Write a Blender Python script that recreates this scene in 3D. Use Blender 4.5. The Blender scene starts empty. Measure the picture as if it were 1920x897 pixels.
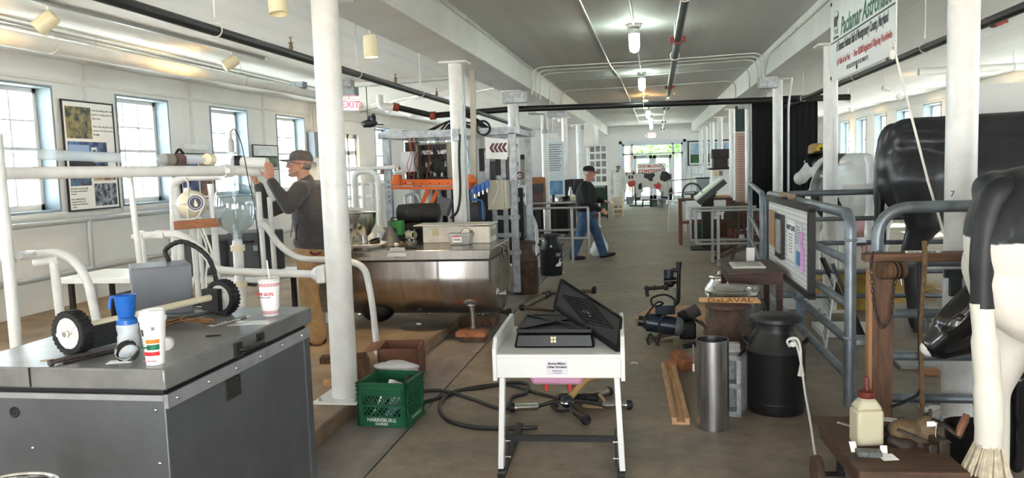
import bpy, bmesh, math, random
from mathutils import Vector, Matrix, Quaternion
random.seed(7)
SC = bpy.context.scene
COL = SC.collection
PI = math.pi

# ---------------------------------------------------------------- camera
FPX, CXP, CYP, HC = 1480.0, 960.0, 448.5, 1.65
PITCH, YAW, ROLL = math.radians(5.28), math.radians(10.171), 0.033
_fw = Vector((-math.sin(YAW)*math.cos(PITCH), math.cos(YAW)*math.cos(PITCH), -math.sin(PITCH)))
_r0 = Vector((math.cos(YAW), math.sin(YAW), 0))
_u0 = _r0.cross(_fw)
CR = math.cos(ROLL)*_r0 - math.sin(ROLL)*_u0
CU = CR.cross(_fw)
cam = bpy.data.cameras.new('camera')
cam.sensor_width = 36.0
cam.lens = 36.0*FPX/1920.0
cam.clip_start = 0.05
cam.clip_end = 300
camo = bpy.data.objects.new('camera', cam)
COL.objects.link(camo)
m = Matrix((CR, CU, -_fw)).transposed().to_4x4()
m.translation = Vector((0, 0, HC))
camo.matrix_world = m
SC.camera = camo

# ---------------------------------------------------------------- world, exposure
SC.view_settings.view_transform = 'Standard'
SC.view_settings.look = 'None'
SC.view_settings.gamma = 1.0
SC.view_settings.use_curve_mapping = False
SC.view_settings.exposure = 3.9
w = bpy.data.worlds.new('world')
SC.world = w
w.use_nodes = True
wn, wl = w.node_tree.nodes, w.node_tree.links
wn.clear()
wo = wn.new('ShaderNodeOutputWorld')
wb = wn.new('ShaderNodeBackground')
wb.inputs['Color'].default_value = (0.90, 0.95, 1.0, 1)
wb.inputs['Strength'].default_value = 1.0
wl.new(wb.outputs[0], wo.inputs[0])
sun = bpy.data.lights.new('sun', 'SUN'); sun.energy = 9.0; sun.angle = 0.01; sun.color = (1.0, 0.96, 0.9)
suno = bpy.data.objects.new('sun', sun); COL.objects.link(suno); suno.location = (10, -5, 30)
suno.rotation_euler = Vector((-0.62, 0.10, -0.85)).to_track_quat('-Z', 'Y').to_euler()
SC.cycles.max_bounces = 10
SC.cycles.diffuse_bounces = 6
SC.cycles.transmission_bounces = 10
SC.cycles.transparent_max_bounces = 16
SC.cycles.sample_clamp_indirect = 6.0

# survey helpers: where the line of sight through a pixel of the 1920x897 frame meets a known plane of the room
def _ray(px, py):
    return CR*((px-CXP)/FPX) - CU*((py-CYP)/FPX) + _fw
def gz(px, py, z):
    r = _ray(px, py); t = (z-HC)/r.z
    return Vector((r.x*t, r.y*t, z))
def gy(px, py, y):
    r = _ray(px, py); t = y/r.y
    return Vector((r.x*t, y, HC+r.z*t))
def gx(px, py, x):
    r = _ray(px, py); t = x/r.x
    return Vector((x, r.y*t, HC+r.z*t))

# ---------------------------------------------------------------- materials
def lin(c):
    out = []
    for v in c[:3]:
        v = v/255.0
        out.append(v/12.92 if v <= 0.04045 else ((v+0.055)/1.055)**2.4)
    return (*out, 1)
MATS = {}
def M(name, col=(200,200,200), rough=0.5, metal=0.0, var=0.0, vscale=4.0, col2=None, bump=0.0, bscale=40.0,
      emit=None, estr=0.0, stretch=(1,1,1), spec=None, sheen=0.0, coat=0.0, contrast=(0.35,0.65)):
    if name in MATS: return MATS[name]
    mt = bpy.data.materials.new(name); MATS[name] = mt
    mt.use_nodes = True
    nt = mt.node_tree; N, L = nt.nodes, nt.links
    b = N['Principled BSDF']
    b.inputs['Base Color'].default_value = lin(col)
    b.inputs['Roughness'].default_value = rough
    b.inputs['Metallic'].default_value = metal
    if spec is not None: b.inputs['Specular IOR Level'].default_value = spec
    if sheen: b.inputs['Sheen Weight'].default_value = sheen
    if coat: b.inputs['Coat Weight'].default_value = coat
    tc = mp = None
    def coords():
        nonlocal tc, mp
        if mp is None:
            tc = N.new('ShaderNodeTexCoord'); mp = N.new('ShaderNodeMapping')
            mp.inputs['Scale'].default_value = stretch
            L.new(tc.outputs['Object'], mp.inputs['Vector'])
        return mp.outputs[0]
    if var or col2:
        nz = N.new('ShaderNodeTexNoise'); nz.inputs['Scale'].default_value = vscale
        nz.inputs['Detail'].default_value = 6; nz.inputs['Roughness'].default_value = 0.6
        L.new(coords(), nz.inputs['Vector'])
        rp = N.new('ShaderNodeValToRGB')
        rp.color_ramp.elements[0].position, rp.color_ramp.elements[1].position = contrast
        c2 = col2 or tuple(max(0, v*(1-var)) for v in col)
        rp.color_ramp.elements[0].color = lin(c2); rp.color_ramp.elements[1].color = lin(col)
        L.new(nz.outputs['Fac'], rp.inputs['Fac'])
        L.new(rp.outputs['Color'], b.inputs['Base Color'])
    if bump:
        nb = N.new('ShaderNodeTexNoise'); nb.inputs['Scale'].default_value = bscale
        nb.inputs['Detail'].default_value = 4
        L.new(coords(), nb.inputs['Vector'])
        bp = N.new('ShaderNodeBump'); bp.inputs['Strength'].default_value = bump; bp.inputs['Distance'].default_value = 0.01
        L.new(nb.outputs['Fac'], bp.inputs['Height']); L.new(bp.outputs[0], b.inputs['Normal'])
    if emit:
        b.inputs['Emission Color'].default_value = lin(emit); b.inputs['Emission Strength'].default_value = estr
    return mt
def glass(name, tint=(246,250,250), refl=0.08, rough=0.02):
    """thin clear pane: mostly lets light through, with a Fresnel reflection"""
    if name in MATS: return MATS[name]
    mt = bpy.data.materials.new(name); MATS[name] = mt; mt.use_nodes = True
    N, L = mt.node_tree.nodes, mt.node_tree.links; N.clear()
    o = N.new('ShaderNodeOutputMaterial'); mx = N.new('ShaderNodeMixShader')
    t = N.new('ShaderNodeBsdfTransparent'); t.inputs[0].default_value = lin(tint)
    g = N.new('ShaderNodeBsdfGlossy'); g.inputs['Roughness'].default_value = rough
    lw = N.new('ShaderNodeLayerWeight'); lw.inputs['Blend'].default_value = 0.5
    mth = N.new('ShaderNodeMath'); mth.operation = 'POWER'; mth.inputs[1].default_value = 2.5
    ma = N.new('ShaderNodeMath'); ma.operation = 'MULTIPLY_ADD'; ma.inputs[1].default_value = 0.75; ma.inputs[2].default_value = refl
    L.new(lw.outputs['Facing'], mth.inputs[0]); L.new(mth.outputs[0], ma.inputs[0])
    L.new(ma.outputs[0], mx.inputs[0]); L.new(t.outputs[0], mx.inputs[1]); L.new(g.outputs[0], mx.inputs[2])
    L.new(mx.outputs[0], o.inputs[0])
    return mt
def milky(name, col=(225,225,215), clear=0.4):
    """translucent moulded plastic"""
    if name in MATS: return MATS[name]
    mt = bpy.data.materials.new(name); MATS[name] = mt; mt.use_nodes = True
    N, L = mt.node_tree.nodes, mt.node_tree.links
    b = N['Principled BSDF']; b.inputs['Base Color'].default_value = lin(col); b.inputs['Roughness'].default_value = 0.3
    o = N['Material Output']; mx = N.new('ShaderNodeMixShader'); t = N.new('ShaderNodeBsdfTransparent')
    mx.inputs[0].default_value = clear
    L.new(b.outputs[0], mx.inputs[1]); L.new(t.outputs[0], mx.inputs[2]); L.new(mx.outputs[0], o.inputs[0])
    return mt
def boards(name, col, gap, width, axis='X', rough=0.7, depth=0.35, var=0.05):
    """painted boards laid side by side: fine grooves as relief, slight tone change from board to board"""
    mt = M(name, col, rough)
    N, L = mt.node_tree.nodes, mt.node_tree.links; b = N['Principled BSDF']
    tc = N.new('ShaderNodeTexCoord'); sp = N.new('ShaderNodeSeparateXYZ'); L.new(tc.outputs['Object'], sp.inputs[0])
    dv = N.new('ShaderNodeMath'); dv.operation = 'DIVIDE'; dv.inputs[1].default_value = width
    L.new(sp.outputs[axis], dv.inputs[0])
    fr = N.new('ShaderNodeMath'); fr.operation = 'FRACT'; L.new(dv.outputs[0], fr.inputs[0])
    fl = N.new('ShaderNodeMath'); fl.operation = 'FLOOR'; L.new(dv.outputs[0], fl.inputs[0])
    gt = N.new('ShaderNodeMath'); gt.operation = 'GREATER_THAN'; gt.inputs[1].default_value = gap; L.new(fr.outputs[0], gt.inputs[0])
    bp = N.new('ShaderNodeBump'); bp.inputs['Strength'].default_value = depth; bp.inputs['Distance'].default_value = 0.01
    L.new(gt.outputs[0], bp.inputs['Height']); L.new(bp.outputs[0], b.inputs['Normal'])
    wn_ = N.new('ShaderNodeTexWhiteNoise'); wn_.noise_dimensions = '1D'; L.new(fl.outputs[0], wn_.inputs['W'])
    nz = N.new('ShaderNodeTexNoise'); nz.inputs['Scale'].default_value = 1.3; nz.inputs['Detail'].default_value = 5
    L.new(tc.outputs['Object'], nz.inputs['Vector'])
    ad = N.new('ShaderNodeMath'); ad.operation = 'ADD'; L.new(wn_.outputs['Value'], ad.inputs[0]); L.new(nz.outputs['Fac'], ad.inputs[1])
    mr = N.new('ShaderNodeMapRange'); mr.inputs['From Max'].default_value = 2; mr.inputs['To Min'].default_value = 1-var*2; mr.inputs['To Max'].default_value = 1+var
    L.new(ad.outputs[0], mr.inputs['Value'])
    vm = N.new('ShaderNodeVectorMath'); vm.operation = 'SCALE'; vm.inputs[0].default_value = lin(col)[:3]
    L.new(mr.outputs[0], vm.inputs['Scale']); L.new(vm.outputs[0], b.inputs['Base Color'])
    return mt

# ---------------------------------------------------------------- mesh builder
def V(*a): return Vector(a[0]) if len(a) == 1 else Vector(a)
def rounded(pts, r=0.08, k=5):
    """polyline with its corners rounded by radius r"""
    pts = [V(p) for p in pts]; out = [pts[0]]
    for i in range(1, len(pts)-1):
        a, b, c = pts[i-1], pts[i], pts[i+1]
        d = min(r, (a-b).length*0.48, (c-b).length*0.48)
        p0 = b+(a-b).normalized()*d; p2 = b+(c-b).normalized()*d
        for j in range(k+1):
            t = j/k; out.append(p0*(1-t)**2 + b*2*t*(1-t) + p2*t*t)
    out.append(pts[-1]); return out
def spline(pts, k=6, closed=False):
    pts = [V(p) for p in pts]; n = len(pts); out = []
    rng = n if closed else n-1
    for i in range(rng):
        p0 = pts[(i-1) % n] if closed or i > 0 else pts[0]*2-pts[1]
        p1, p2 = pts[i], pts[(i+1) % n]
        p3 = pts[(i+2) % n] if closed or i+2 < n else pts[-1]*2-pts[-2]
        for j in range(k):
            t = j/k
            out.append(0.5*((2*p1)+(p2-p0)*t+(2*p0-5*p1+4*p2-p3)*t*t+(3*p1-p0-3*p2+p3)*t**3))
    if not closed: out.append(pts[-1])
    return out
class MB:
    def __init__(s): s.v = []; s.f = []
    def add(s, vs, fs):
        o = len(s.v); s.v += [V(p) for p in vs]; s.f += [tuple(i+o for i in f) for f in fs]; return s
    def box(s, c, d, rot=None, taper=1.0):
        hx, hy, hz = d[0]/2, d[1]/2, d[2]/2; vs = []
        for z in (-1, 1):
            q = taper if z > 0 else 1
            for x, y in ((-1,-1), (1,-1), (1,1), (-1,1)): vs.append(Vector((x*hx*q, y*hy*q, z*hz)))
        if rot is not None:
            R = rot if isinstance(rot, Matrix) else Matrix.Rotation(rot, 3, 'Z')
            vs = [R @ p for p in vs]
        c = V(c); vs = [p+c for p in vs]
        return s.add(vs, [(3,2,1,0), (4,5,6,7), (0,1,5,4), (1,2,6,5), (2,3,7,6), (3,0,4,7)])
    def bb(s, x0, x1, y0, y1, z0, z1):
        return s.box(((x0+x1)/2, (y0+y1)/2, (z0+z1)/2), (abs(x1-x0), abs(y1-y0), abs(z1-z0)))
    def bar(s, p0, p1, w, t, up=(0,0,1)):
        p0, p1 = V(p0), V(p1); d = (p1-p0); L_ = d.length; d.normalize(); up = V(up)
        x = d.cross(up)
        if x.length < 1e-4: x = d.cross(Vector((1,0,0)))
        x.normalize(); u = x.cross(d)
        return s.box((p0+p1)/2, (w, L_, t), Matrix((x, d, u)).transposed())
    def tube(s, pts, r, n=10, closed=False, cap=True):
        pts = [V(p) for p in pts]; q = [pts[0]]
        for p in pts[1:]:
            if (p-q[-1]).length > 1e-5: q.append(p)
        pts = q; m_ = len(pts); rs = r if isinstance(r, (list, tuple)) else [r]*m_
        if len(rs) != m_: rs = [rs[min(int(i*len(rs)/m_), len(rs)-1)] for i in range(m_)]
        t0 = (pts[1]-pts[0]).normalized()
        x = t0.orthogonal().normalized(); vs = []; prev = t0
        for i, p in enumerate(pts):
            if closed: t = (pts[(i+1) % m_]-pts[i-1]).normalized()
            elif i == 0: t = t0
            elif i == m_-1: t = (pts[-1]-pts[-2]).normalized()
            else: t = ((pts[i+1]-p).normalized()+(p-pts[i-1]).normalized())
            if t.length < 1e-5: t = prev.copy()
            t.normalize(); x = prev.rotation_difference(t) @ x; x = (x-t*x.dot(t)).normalized(); y = t.cross(x); prev = t
            for k in range(n):
                a = 2*PI*k/n; vs.append(p+(x*math.cos(a)+y*math.sin(a))*rs[i])
        fs = []
        for i in range(m_ if closed else m_-1):
            j = (i+1) % m_
            for k in range(n): fs.append((i*n+k, i*n+(k+1) % n, j*n+(k+1) % n, j*n+k))
        if cap and not closed: fs += [tuple(reversed(range(n))), tuple(range((m_-1)*n, m_*n))]
        return s.add(vs, fs)
    def cyl(s, p0, p1, r0, r1=None, n=16):
        return s.tube([p0, p1], [r0, r0 if r1 is None else r1], n)
    def lathe(s, prof, c=(0,0,0), n=24, axis=(0,0,1), cap=True):
        c = V(c); az = V(axis).normalized(); x = Vector((1,0,0)) if abs(az.z) > 0.99 else az.orthogonal().normalized(); y = az.cross(x); vs = []
        for r, z in prof:
            for k in range(n):
                a = 2*PI*k/n; vs.append(c+az*z+(x*math.cos(a)+y*math.sin(a))*max(r, 1e-4))
        fs = []
        for i in range(len(prof)-1):
            for k in range(n): fs.append((i*n+k, i*n+(k+1) % n, (i+1)*n+(k+1) % n, (i+1)*n+k))
        if cap:
            if prof[0][0] > 1e-3: fs.append(tuple(reversed(range(n))))
            if prof[-1][0] > 1e-3: fs.append(tuple(range((len(prof)-1)*n, len(prof)*n)))
        return s.add(vs, fs)
    def sph(s, c, r, n=14, mm=9):
        r = (r, r, r) if not isinstance(r, (tuple, list)) else r; c = V(c); vs = []; fs = []
        for i in range(mm+1):
            th = PI*i/mm
            for k in range(n):
                a = 2*PI*k/n; vs.append(c+Vector((r[0]*math.sin(th)*math.cos(a), r[1]*math.sin(th)*math.sin(a), -r[2]*math.cos(th))))
        for i in range(mm):
            for k in range(n): fs.append((i*n+k, i*n+(k+1) % n, (i+1)*n+(k+1) % n, (i+1)*n+k))
        return s.add(vs, fs)
    def prism(s, poly, o, ax, ay, depth):
        """2-D outline poly placed at o with axes ax, ay, given thickness along ax x ay"""
        o, ax, ay = V(o), V(ax), V(ay); nrm = ax.cross(ay).normalized()*depth; n = len(poly)
        vs = [o+ax*p[0]+ay*p[1] for p in poly]; vs += [p+nrm for p in vs]
        fs = [tuple(reversed(range(n))), tuple(range(n, 2*n))]+[(i, (i+1) % n, n+(i+1) % n, n+i) for i in range(n)]
        return s.add(vs, fs)
    def quad(s, a, b, c, d): return s.add([a, b, c, d], [(0,1,2,3)])
    def ring(s, c, R_, r, axis=(0,0,1), n=24, k=8):
        c = V(c); az = V(axis).normalized(); x = az.orthogonal().normalized(); y = az.cross(x)
        return s.tube([c+(x*math.cos(2*PI*i/n)+y*math.sin(2*PI*i/n))*R_ for i in range(n)], r, k, closed=True)
    def loft(s, rings, cap=True):
        n = len(rings[0]); vs = [p for r in rings for p in r]; fs = []
        for i in range(len(rings)-1):
            for k in range(n): fs.append((i*n+k, i*n+(k+1) % n, (i+1)*n+(k+1) % n, (i+1)*n+k))
        if cap: fs += [tuple(reversed(range(n))), tuple(range((len(rings)-1)*n, len(rings)*n))]
        return s.add(vs, fs)
    def mesh(s, name, off=None, ang=40):
        me = bpy.data.meshes.new(name)
        vs = [(p-off) for p in s.v] if off is not None else s.v
        me.from_pydata([tuple(p) for p in vs], [], s.f)
        bm = bmesh.new(); bm.from_mesh(me)
        bmesh.ops.recalc_face_normals(bm, faces=bm.faces)
        bm.to_mesh(me); bm.free()
        if ang:
            me.shade_smooth(); me.set_sharp_from_angle(angle=math.radians(ang))
        return me
def mesh_of(bm): return bm

# ---------------------------------------------------------------- objects
def tag(o, label=None, cat=None, group=None, kind=None):
    if label: o['label'] = label
    if cat: o['category'] = cat
    if group: o['group'] = group
    if kind: o['kind'] = kind
    return o
def thing(name, label, cat, loc=(0,0,0), rz=0.0, group=None, kind=None):
    o = bpy.data.objects.new(name, None); COL.objects.link(o)
    o.empty_display_size = 0.1
    o.location = V(loc); o.rotation_euler = (0, 0, rz)
    return tag(o, label, cat, group, kind)
def base_of(o):
    p = Vector((0,0,0)); q = o
    while q: p += q.location; q = q.parent
    return p
def P(name, mb, mat, parent, world=False, bevel=0.0, sub=0, label=None, ang=40, kind=None, solid=0.0):
    """a part (or sub-part): one mesh object under its thing; world=True when built in room coordinates"""
    off = base_of(parent) if (world and parent) else None
    me = mb.mesh(name, off, ang) if isinstance(mb, MB) else mb
    o = bpy.data.objects.new(name, me); COL.objects.link(o)
    if not me.materials: me.materials.append(mat)
    o.parent = parent
    mods(o, bevel, sub, solid)
    return tag(o, label, None, None, kind)
def mods(o, bevel=0.0, sub=0, solid=0.0):
    if solid:
        q = o.modifiers.new('solid', 'SOLIDIFY'); q.thickness = solid; q.offset = 0
    if bevel:
        q = o.modifiers.new('bevel', 'BEVEL'); q.width = bevel; q.segments = 2; q.limit_method = 'ANGLE'; q.angle_limit = math.radians(40)
        q.harden_normals = False
    if sub:
        q = o.modifiers.new('sub', 'SUBSURF'); q.levels = sub; q.render_levels = sub
def S(name, mb, mat, label, cat, group=None, bevel=0.0, sub=0, kind=None, ang=40, solid=0.0):
    """a thing that is a single mesh, built in room coordinates; its origin goes to the middle of its base"""
    lo = Vector((min(p.x for p in mb.v), min(p.y for p in mb.v), min(p.z for p in mb.v)))
    hi = Vector((max(p.x for p in mb.v), max(p.y for p in mb.v), max(p.z for p in mb.v)))
    c = Vector(((lo.x+hi.x)/2, (lo.y+hi.y)/2, lo.z))
    o = bpy.data.objects.new(name, mb.mesh(name, c, ang)); COL.objects.link(o)
    o.data.materials.append(mat); o.location = c
    mods(o, bevel, sub, solid)
    return tag(o, label, cat, group, kind)
def K(name, mb, mat, parent=None, ang=40, bevel=0.0):
    """piece of the setting"""
    o = bpy.data.objects.new(name, mb.mesh(name, base_of(parent) if parent else None, ang)); COL.objects.link(o)
    o.data.materials.append(mat)
    if parent: o.parent = parent
    else: o['kind'] = 'structure'
    mods(o, bevel)
    return o
def copy_tree(o, parent=None):
    c = o.copy(); COL.objects.link(c)
    if parent is not None: c.parent = parent
    for ch in list(o.children): copy_tree(ch, c)
    return c
def text_mesh(name, txt, size, extrude=0.0006, align='CENTER', shear=0.0, sx=1.0, bold=0.0, spacing=1.0):
    cu = bpy.data.curves.new(name, 'FONT'); cu.body = txt; cu.size = size; cu.extrude = extrude
    cu.align_x = align; cu.align_y = 'CENTER'; cu.shear = shear; cu.offset = bold; cu.space_character = spacing
    cu.resolution_u = 2
    o = bpy.data.objects.new(name, cu); COL.objects.link(o)
    dg = bpy.context.evaluated_depsgraph_get()
    me = bpy.data.meshes.new_from_object(o.evaluated_get(dg))
    bpy.data.objects.remove(o); bpy.data.curves.remove(cu)
    if sx != 1.0: me.transform(Matrix.Diagonal((sx, 1, 1, 1)))
    return me
def TXT(name, txt, size, mat, parent, o, ax, ay, world=True, **kw):
    """flat lettering lying on a surface: o = middle, ax = reading direction, ay = up"""
    me = text_mesh(name, txt, size, **kw)
    ax, ay = V(ax).normalized(), V(ay).normalized(); n = ax.cross(ay)
    T = Matrix((ax, ay, n)).transposed().to_4x4(); T.translation = V(o)-(base_of(parent) if world else Vector((0,0,0)))+n*0.0008
    me.transform(T); me.materials.append(mat)
    ob = bpy.data.objects.new(name, me); COL.objects.link(ob); ob.parent = parent
    return ob
def blob_mesh(name, prims, voxel, it=6, off=None, fac=0.5):
    """one continuous organic surface grown over tapered capsules (p0, r0, p1, r1) and ellipsoids ('e', c, (rx,ry,rz)[, rot])"""
    mb = MB()
    for p in prims:
        if p[0] == 'e':
            t = MB().sph((0,0,0), p[2], 20, 12); R_ = p[3] if len(p) > 3 else Matrix.Identity(3)
            mb.add([R_ @ q+V(p[1]) for q in t.v], t.f)
        else:
            a, ra, b, rb = V(p[0]), p[1], V(p[2]), p[3]; d = b-a; n_ = 5; pts = []; rs = []
            dn = d.normalized()
            for i in range(n_):
                th = PI/2*(i/(n_-1)); pts.append(a-dn*ra*math.cos(th)); rs.append(max(ra*math.sin(th), ra*0.05))
            for i in range(n_):
                th = PI/2*(i/(n_-1)); pts.append(b+dn*rb*math.sin(th)); rs.append(max(rb*math.cos(th), rb*0.05))
            mb.tube(pts, rs, 14)
    me = mb.mesh(name+'_base', off, 0)
    o = bpy.data.objects.new(name+'_base', me); COL.objects.link(o)
    q = o.modifiers.new('r', 'REMESH'); q.mode = 'VOXEL'; q.voxel_size = voxel; q.adaptivity = 0; q.use_smooth_shade = True
    q = o.modifiers.new('s', 'SMOOTH'); q.factor = fac; q.iterations = it
    dg = bpy.context.evaluated_depsgraph_get()
    out = bpy.data.meshes.new_from_object(o.evaluated_get(dg)); out.name = name
    bpy.data.objects.remove(o); bpy.data.meshes.remove(me)
    out.shade_smooth()
    return out
def PM(name, me, mat, parent, label=None):
    o = bpy.data.objects.new(name, me); COL.objects.link(o); me.materials.clear(); me.materials.append(mat); o.parent = parent
    return tag(o, label)

# shared materials
white_paint = M('white_paint', (226,226,222), 0.55, var=0.05, vscale=3, bump=0.05, bscale=30)
pipe_white = M('pipe_white', (228,228,225), 0.32, var=0.06, vscale=9)
black_pipe_m = M('black_pipe', (26,26,28), 0.4, var=0.2)
red_iron = M('red_iron', (150,52,34), 0.5, var=0.3, vscale=20)
conduit_m = M('conduit_grey', (176,178,176), 0.4, metal=0.6)
conduit_w = M('conduit_painted', (205,205,200), 0.55)
galv = M('galvanised', (176,182,186), 0.45, metal=0.7, var=0.22, vscale=14, bump=0.03, bscale=60)
galv_gate = M('galvanised_gate', (138,148,156), 0.42, metal=0.55, var=0.2, vscale=9)
steel = M('stainless', (200,198,194), 0.22, metal=1.0, var=0.08, vscale=6, stretch=(1,8,1))
chrome = M('chrome', (215,215,215), 0.1, metal=1.0)
dark_metal = M('dark_metal', (52,50,48), 0.5, metal=0.6, var=0.3, vscale=20)
rubber = M('black_rubber', (24,24,25), 0.6, var=0.2)
black_pl = M('black_plastic', (20,20,22), 0.35)
white_pl = M('white_plastic', (232,232,228), 0.35)
cream_pl = M('cream_enamel', (226,217,188), 0.3)
paper = M('paper', (240,240,238), 0.8)
ink = M('ink', (28,28,30), 0.7)
ink_red = M('ink_red', (190,40,48), 0.6)
clear_glass = glass('clear_glass')
pane_glass = glass('window_glass', (240,247,250), 0.05)
wood_raw = M('pine', (206,164,118), 0.65, var=0.22, vscale=5, stretch=(8,1,8))
wood_old = M('old_wood', (112,80,56), 0.75, var=0.45, vscale=6, stretch=(6,6,1))
wood_red = M('mahogany', (78,40,32), 0.4, var=0.35, vscale=6, stretch=(1,8,8))
rust = M('rusty_steel', (98,76,64), 0.65, metal=0.3, col2=(62,46,38), vscale=9)
tagm = M('tag_card', (238,238,234), 0.8)

# ================================================================ SETTING
ORD = 'first second third fourth fifth sixth seventh eighth ninth tenth eleventh twelfth thirteenth fourteenth fifteenth sixteenth seventeenth eighteenth nineteenth twentieth'.split()
ORD += ['twenty-'+o for o in ORD[:9]]
XL, XR, YB, YE, ZC = -7.2, 6.9, -3.0, 33.3, 3.14
def concrete():
    mt = M('concrete_floor', (150,132,112), 0.62)
    N, L = mt.node_tree.nodes, mt.node_tree.links; b = N['Principled BSDF']
    tc = N.new('ShaderNodeTexCoord')
    n1 = N.new('ShaderNodeTexNoise'); n1.inputs['Scale'].default_value = 0.95; n1.inputs['Detail'].default_value = 9; n1.inputs['Roughness'].default_value = 0.65
    n2 = N.new('ShaderNodeTexNoise'); n2.inputs['Scale'].default_value = 7; n2.inputs['Detail'].default_value = 8; n2.inputs['Roughness'].default_value = 0.7
    for n in (n1, n2): L.new(tc.outputs['Object'], n.inputs['Vector'])
    r1 = N.new('ShaderNodeValToRGB'); e = r1.color_ramp.elements
    e[0].position = 0.3; e[0].color = lin((104,96,86)); e[1].position = 0.7; e[1].color = lin((160,144,124))
    x = r1.color_ramp.elements.new(0.5); x.color = lin((134,122,107))
    L.new(n1.outputs['Fac'], r1.inputs['Fac'])
    r2 = N.new('ShaderNodeValToRGB'); e = r2.color_ramp.elements
    e[0].position = 0.36; e[0].color = (0.62,0.60,0.58,1); e[1].position = 0.6; e[1].color = (1,1,1,1)
    L.new(n2.outputs['Fac'], r2.inputs['Fac'])
    mx = N.new('ShaderNodeMix'); mx.data_type = 'RGBA'; mx.blend_type = 'MULTIPLY'; mx.inputs[0].default_value = 0.75
    L.new(r1.outputs[0], mx.inputs[6]); L.new(r2.outputs[0], mx.inputs[7]); L.new(mx.outputs[2], b.inputs['Base Color'])
    rr = N.new('ShaderNodeMapRange'); rr.inputs['To Min'].default_value = 0.38; rr.inputs['To Max'].default_value = 0.75
    L.new(n1.outputs['Fac'], rr.inputs['Value']); L.new(rr.outputs[0], b.inputs['Roughness'])
    bp = N.new('ShaderNodeBump'); bp.inputs['Strength'].default_value = 0.25; bp.inputs['Distance'].default_value = 0.01
    L.new(n2.outputs['Fac'], bp.inputs['Height']); L.new(bp.outputs[0], b.inputs['Normal'])
    return mt
floor_m = concrete()
K('floor', MB().bb(-1.55, XR, YB, YE, -0.12, 0.0), floor_m)
strip_m = M('gutter_concrete', (136,128,124), 0.7, var=0.22, vscale=5, bump=0.25, bscale=30, stretch=(1,0.4,1))
mb = MB()
for i, (a, b) in enumerate(((YB, 2.2), (2.2, 5.9), (5.9, 7.45), (7.45, 11.2), (11.2, 15.0), (15.0, YE))):
    mb.bb(-2.02, -1.565, a+0.004, b-0.004, -0.12, -0.003)
K('floor_gutter_strip', mb, strip_m)
K('floor_joint_bed', MB().bb(-2.1, -1.5, YB, YE, -0.16, -0.02), M('joint_dirt', (58,50,44), 0.9))
plat_m = M('platform_concrete', (160,138,112), 0.7, col2=(122,104,84), vscale=2.2, bump=0.35, bscale=22)
K('floor_platform', MB().bb(XL, -2.02, YB, YE, -0.12, 0.10), plat_m, bevel=0.012)
wall_m = M('wall_white', (234,234,232), 0.75, var=0.035, vscale=1.2, bump=0.06, bscale=12)
jamb_m = M('jamb_bluegrey', (130,145,153), 0.5, var=0.06)
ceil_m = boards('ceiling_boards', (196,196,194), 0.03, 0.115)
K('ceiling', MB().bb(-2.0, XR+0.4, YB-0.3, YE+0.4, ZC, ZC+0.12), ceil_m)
K('ceiling_side', MB().bb(XL-0.4, -2.0, YB-0.3, YE+0.4, ZC, ZC+0.12), boards('ceiling_boards_daylit', (228,228,226), 0.03, 0.115))  # paler board colour stands in for the stronger window light on this bay

def wall_with_openings(name, x0, x1, opens, along='Y', a0=YB, a1=YE, z1=ZC):
    """a wall as solid masonry round its openings (a, b, sill, head)"""
    mb = MB()
    def blk(a, b, c, d):
        if b-a < 1e-3 or d-c < 1e-3: return
        mb.bb(x0, x1, a, b, c, d) if along == 'Y' else mb.bb(a, b, x0, x1, c, d)
    p = a0
    for a, b, c, d in opens:
        blk(p, a, 0, z1); blk(a, b, 0, c); blk(a, b, d, z1); p = b
    blk(p, a1, 0, z1)
    return K(name, mb, wall_m)
LW = [(0.2,1.4),(2.6,3.8),(4.97,6.19),(7.40,8.64),(9.80,11.0),(12.15,13.38),(14.5,15.78),(20.1,21.3),(22.5,23.7),(24.9,26.1),(27.3,28.5),(29.7,30.9)]
LDOOR = (17.0, 18.9)
lo = sorted([(a, b, 1.27, 2.81) for a, b in LW]+[(LDOOR[0], LDOOR[1], 0.1, 2.55)])
wall_with_openings('wall_left', XL-0.35, XL, lo)
RW = [(2.6+2.27*k, 3.9+2.27*k) for k in range(13)]
wall_with_openings('wall_right', XR, XR+0.35, [(a, b, 1.42, 2.87) for a, b in RW])
wall_with_openings('wall_end', YE, YE+0.3, [(-1.2, 1.27, 0.0, 2.4), (4.2, 5.5, 1.3, 2.7)], along='X', a0=XL-0.35, a1=XR+0.35)
wall_with_openings('wall_back', YB-0.3, YB, [(-5.6, -3.8, 1.0, 2.6), (-1.3, 1.5, 0.0, 2.3), (3.6, 5.2, 1.0, 2.6)], along='X', a0=XL-0.35, a1=XR+0.35)
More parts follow.
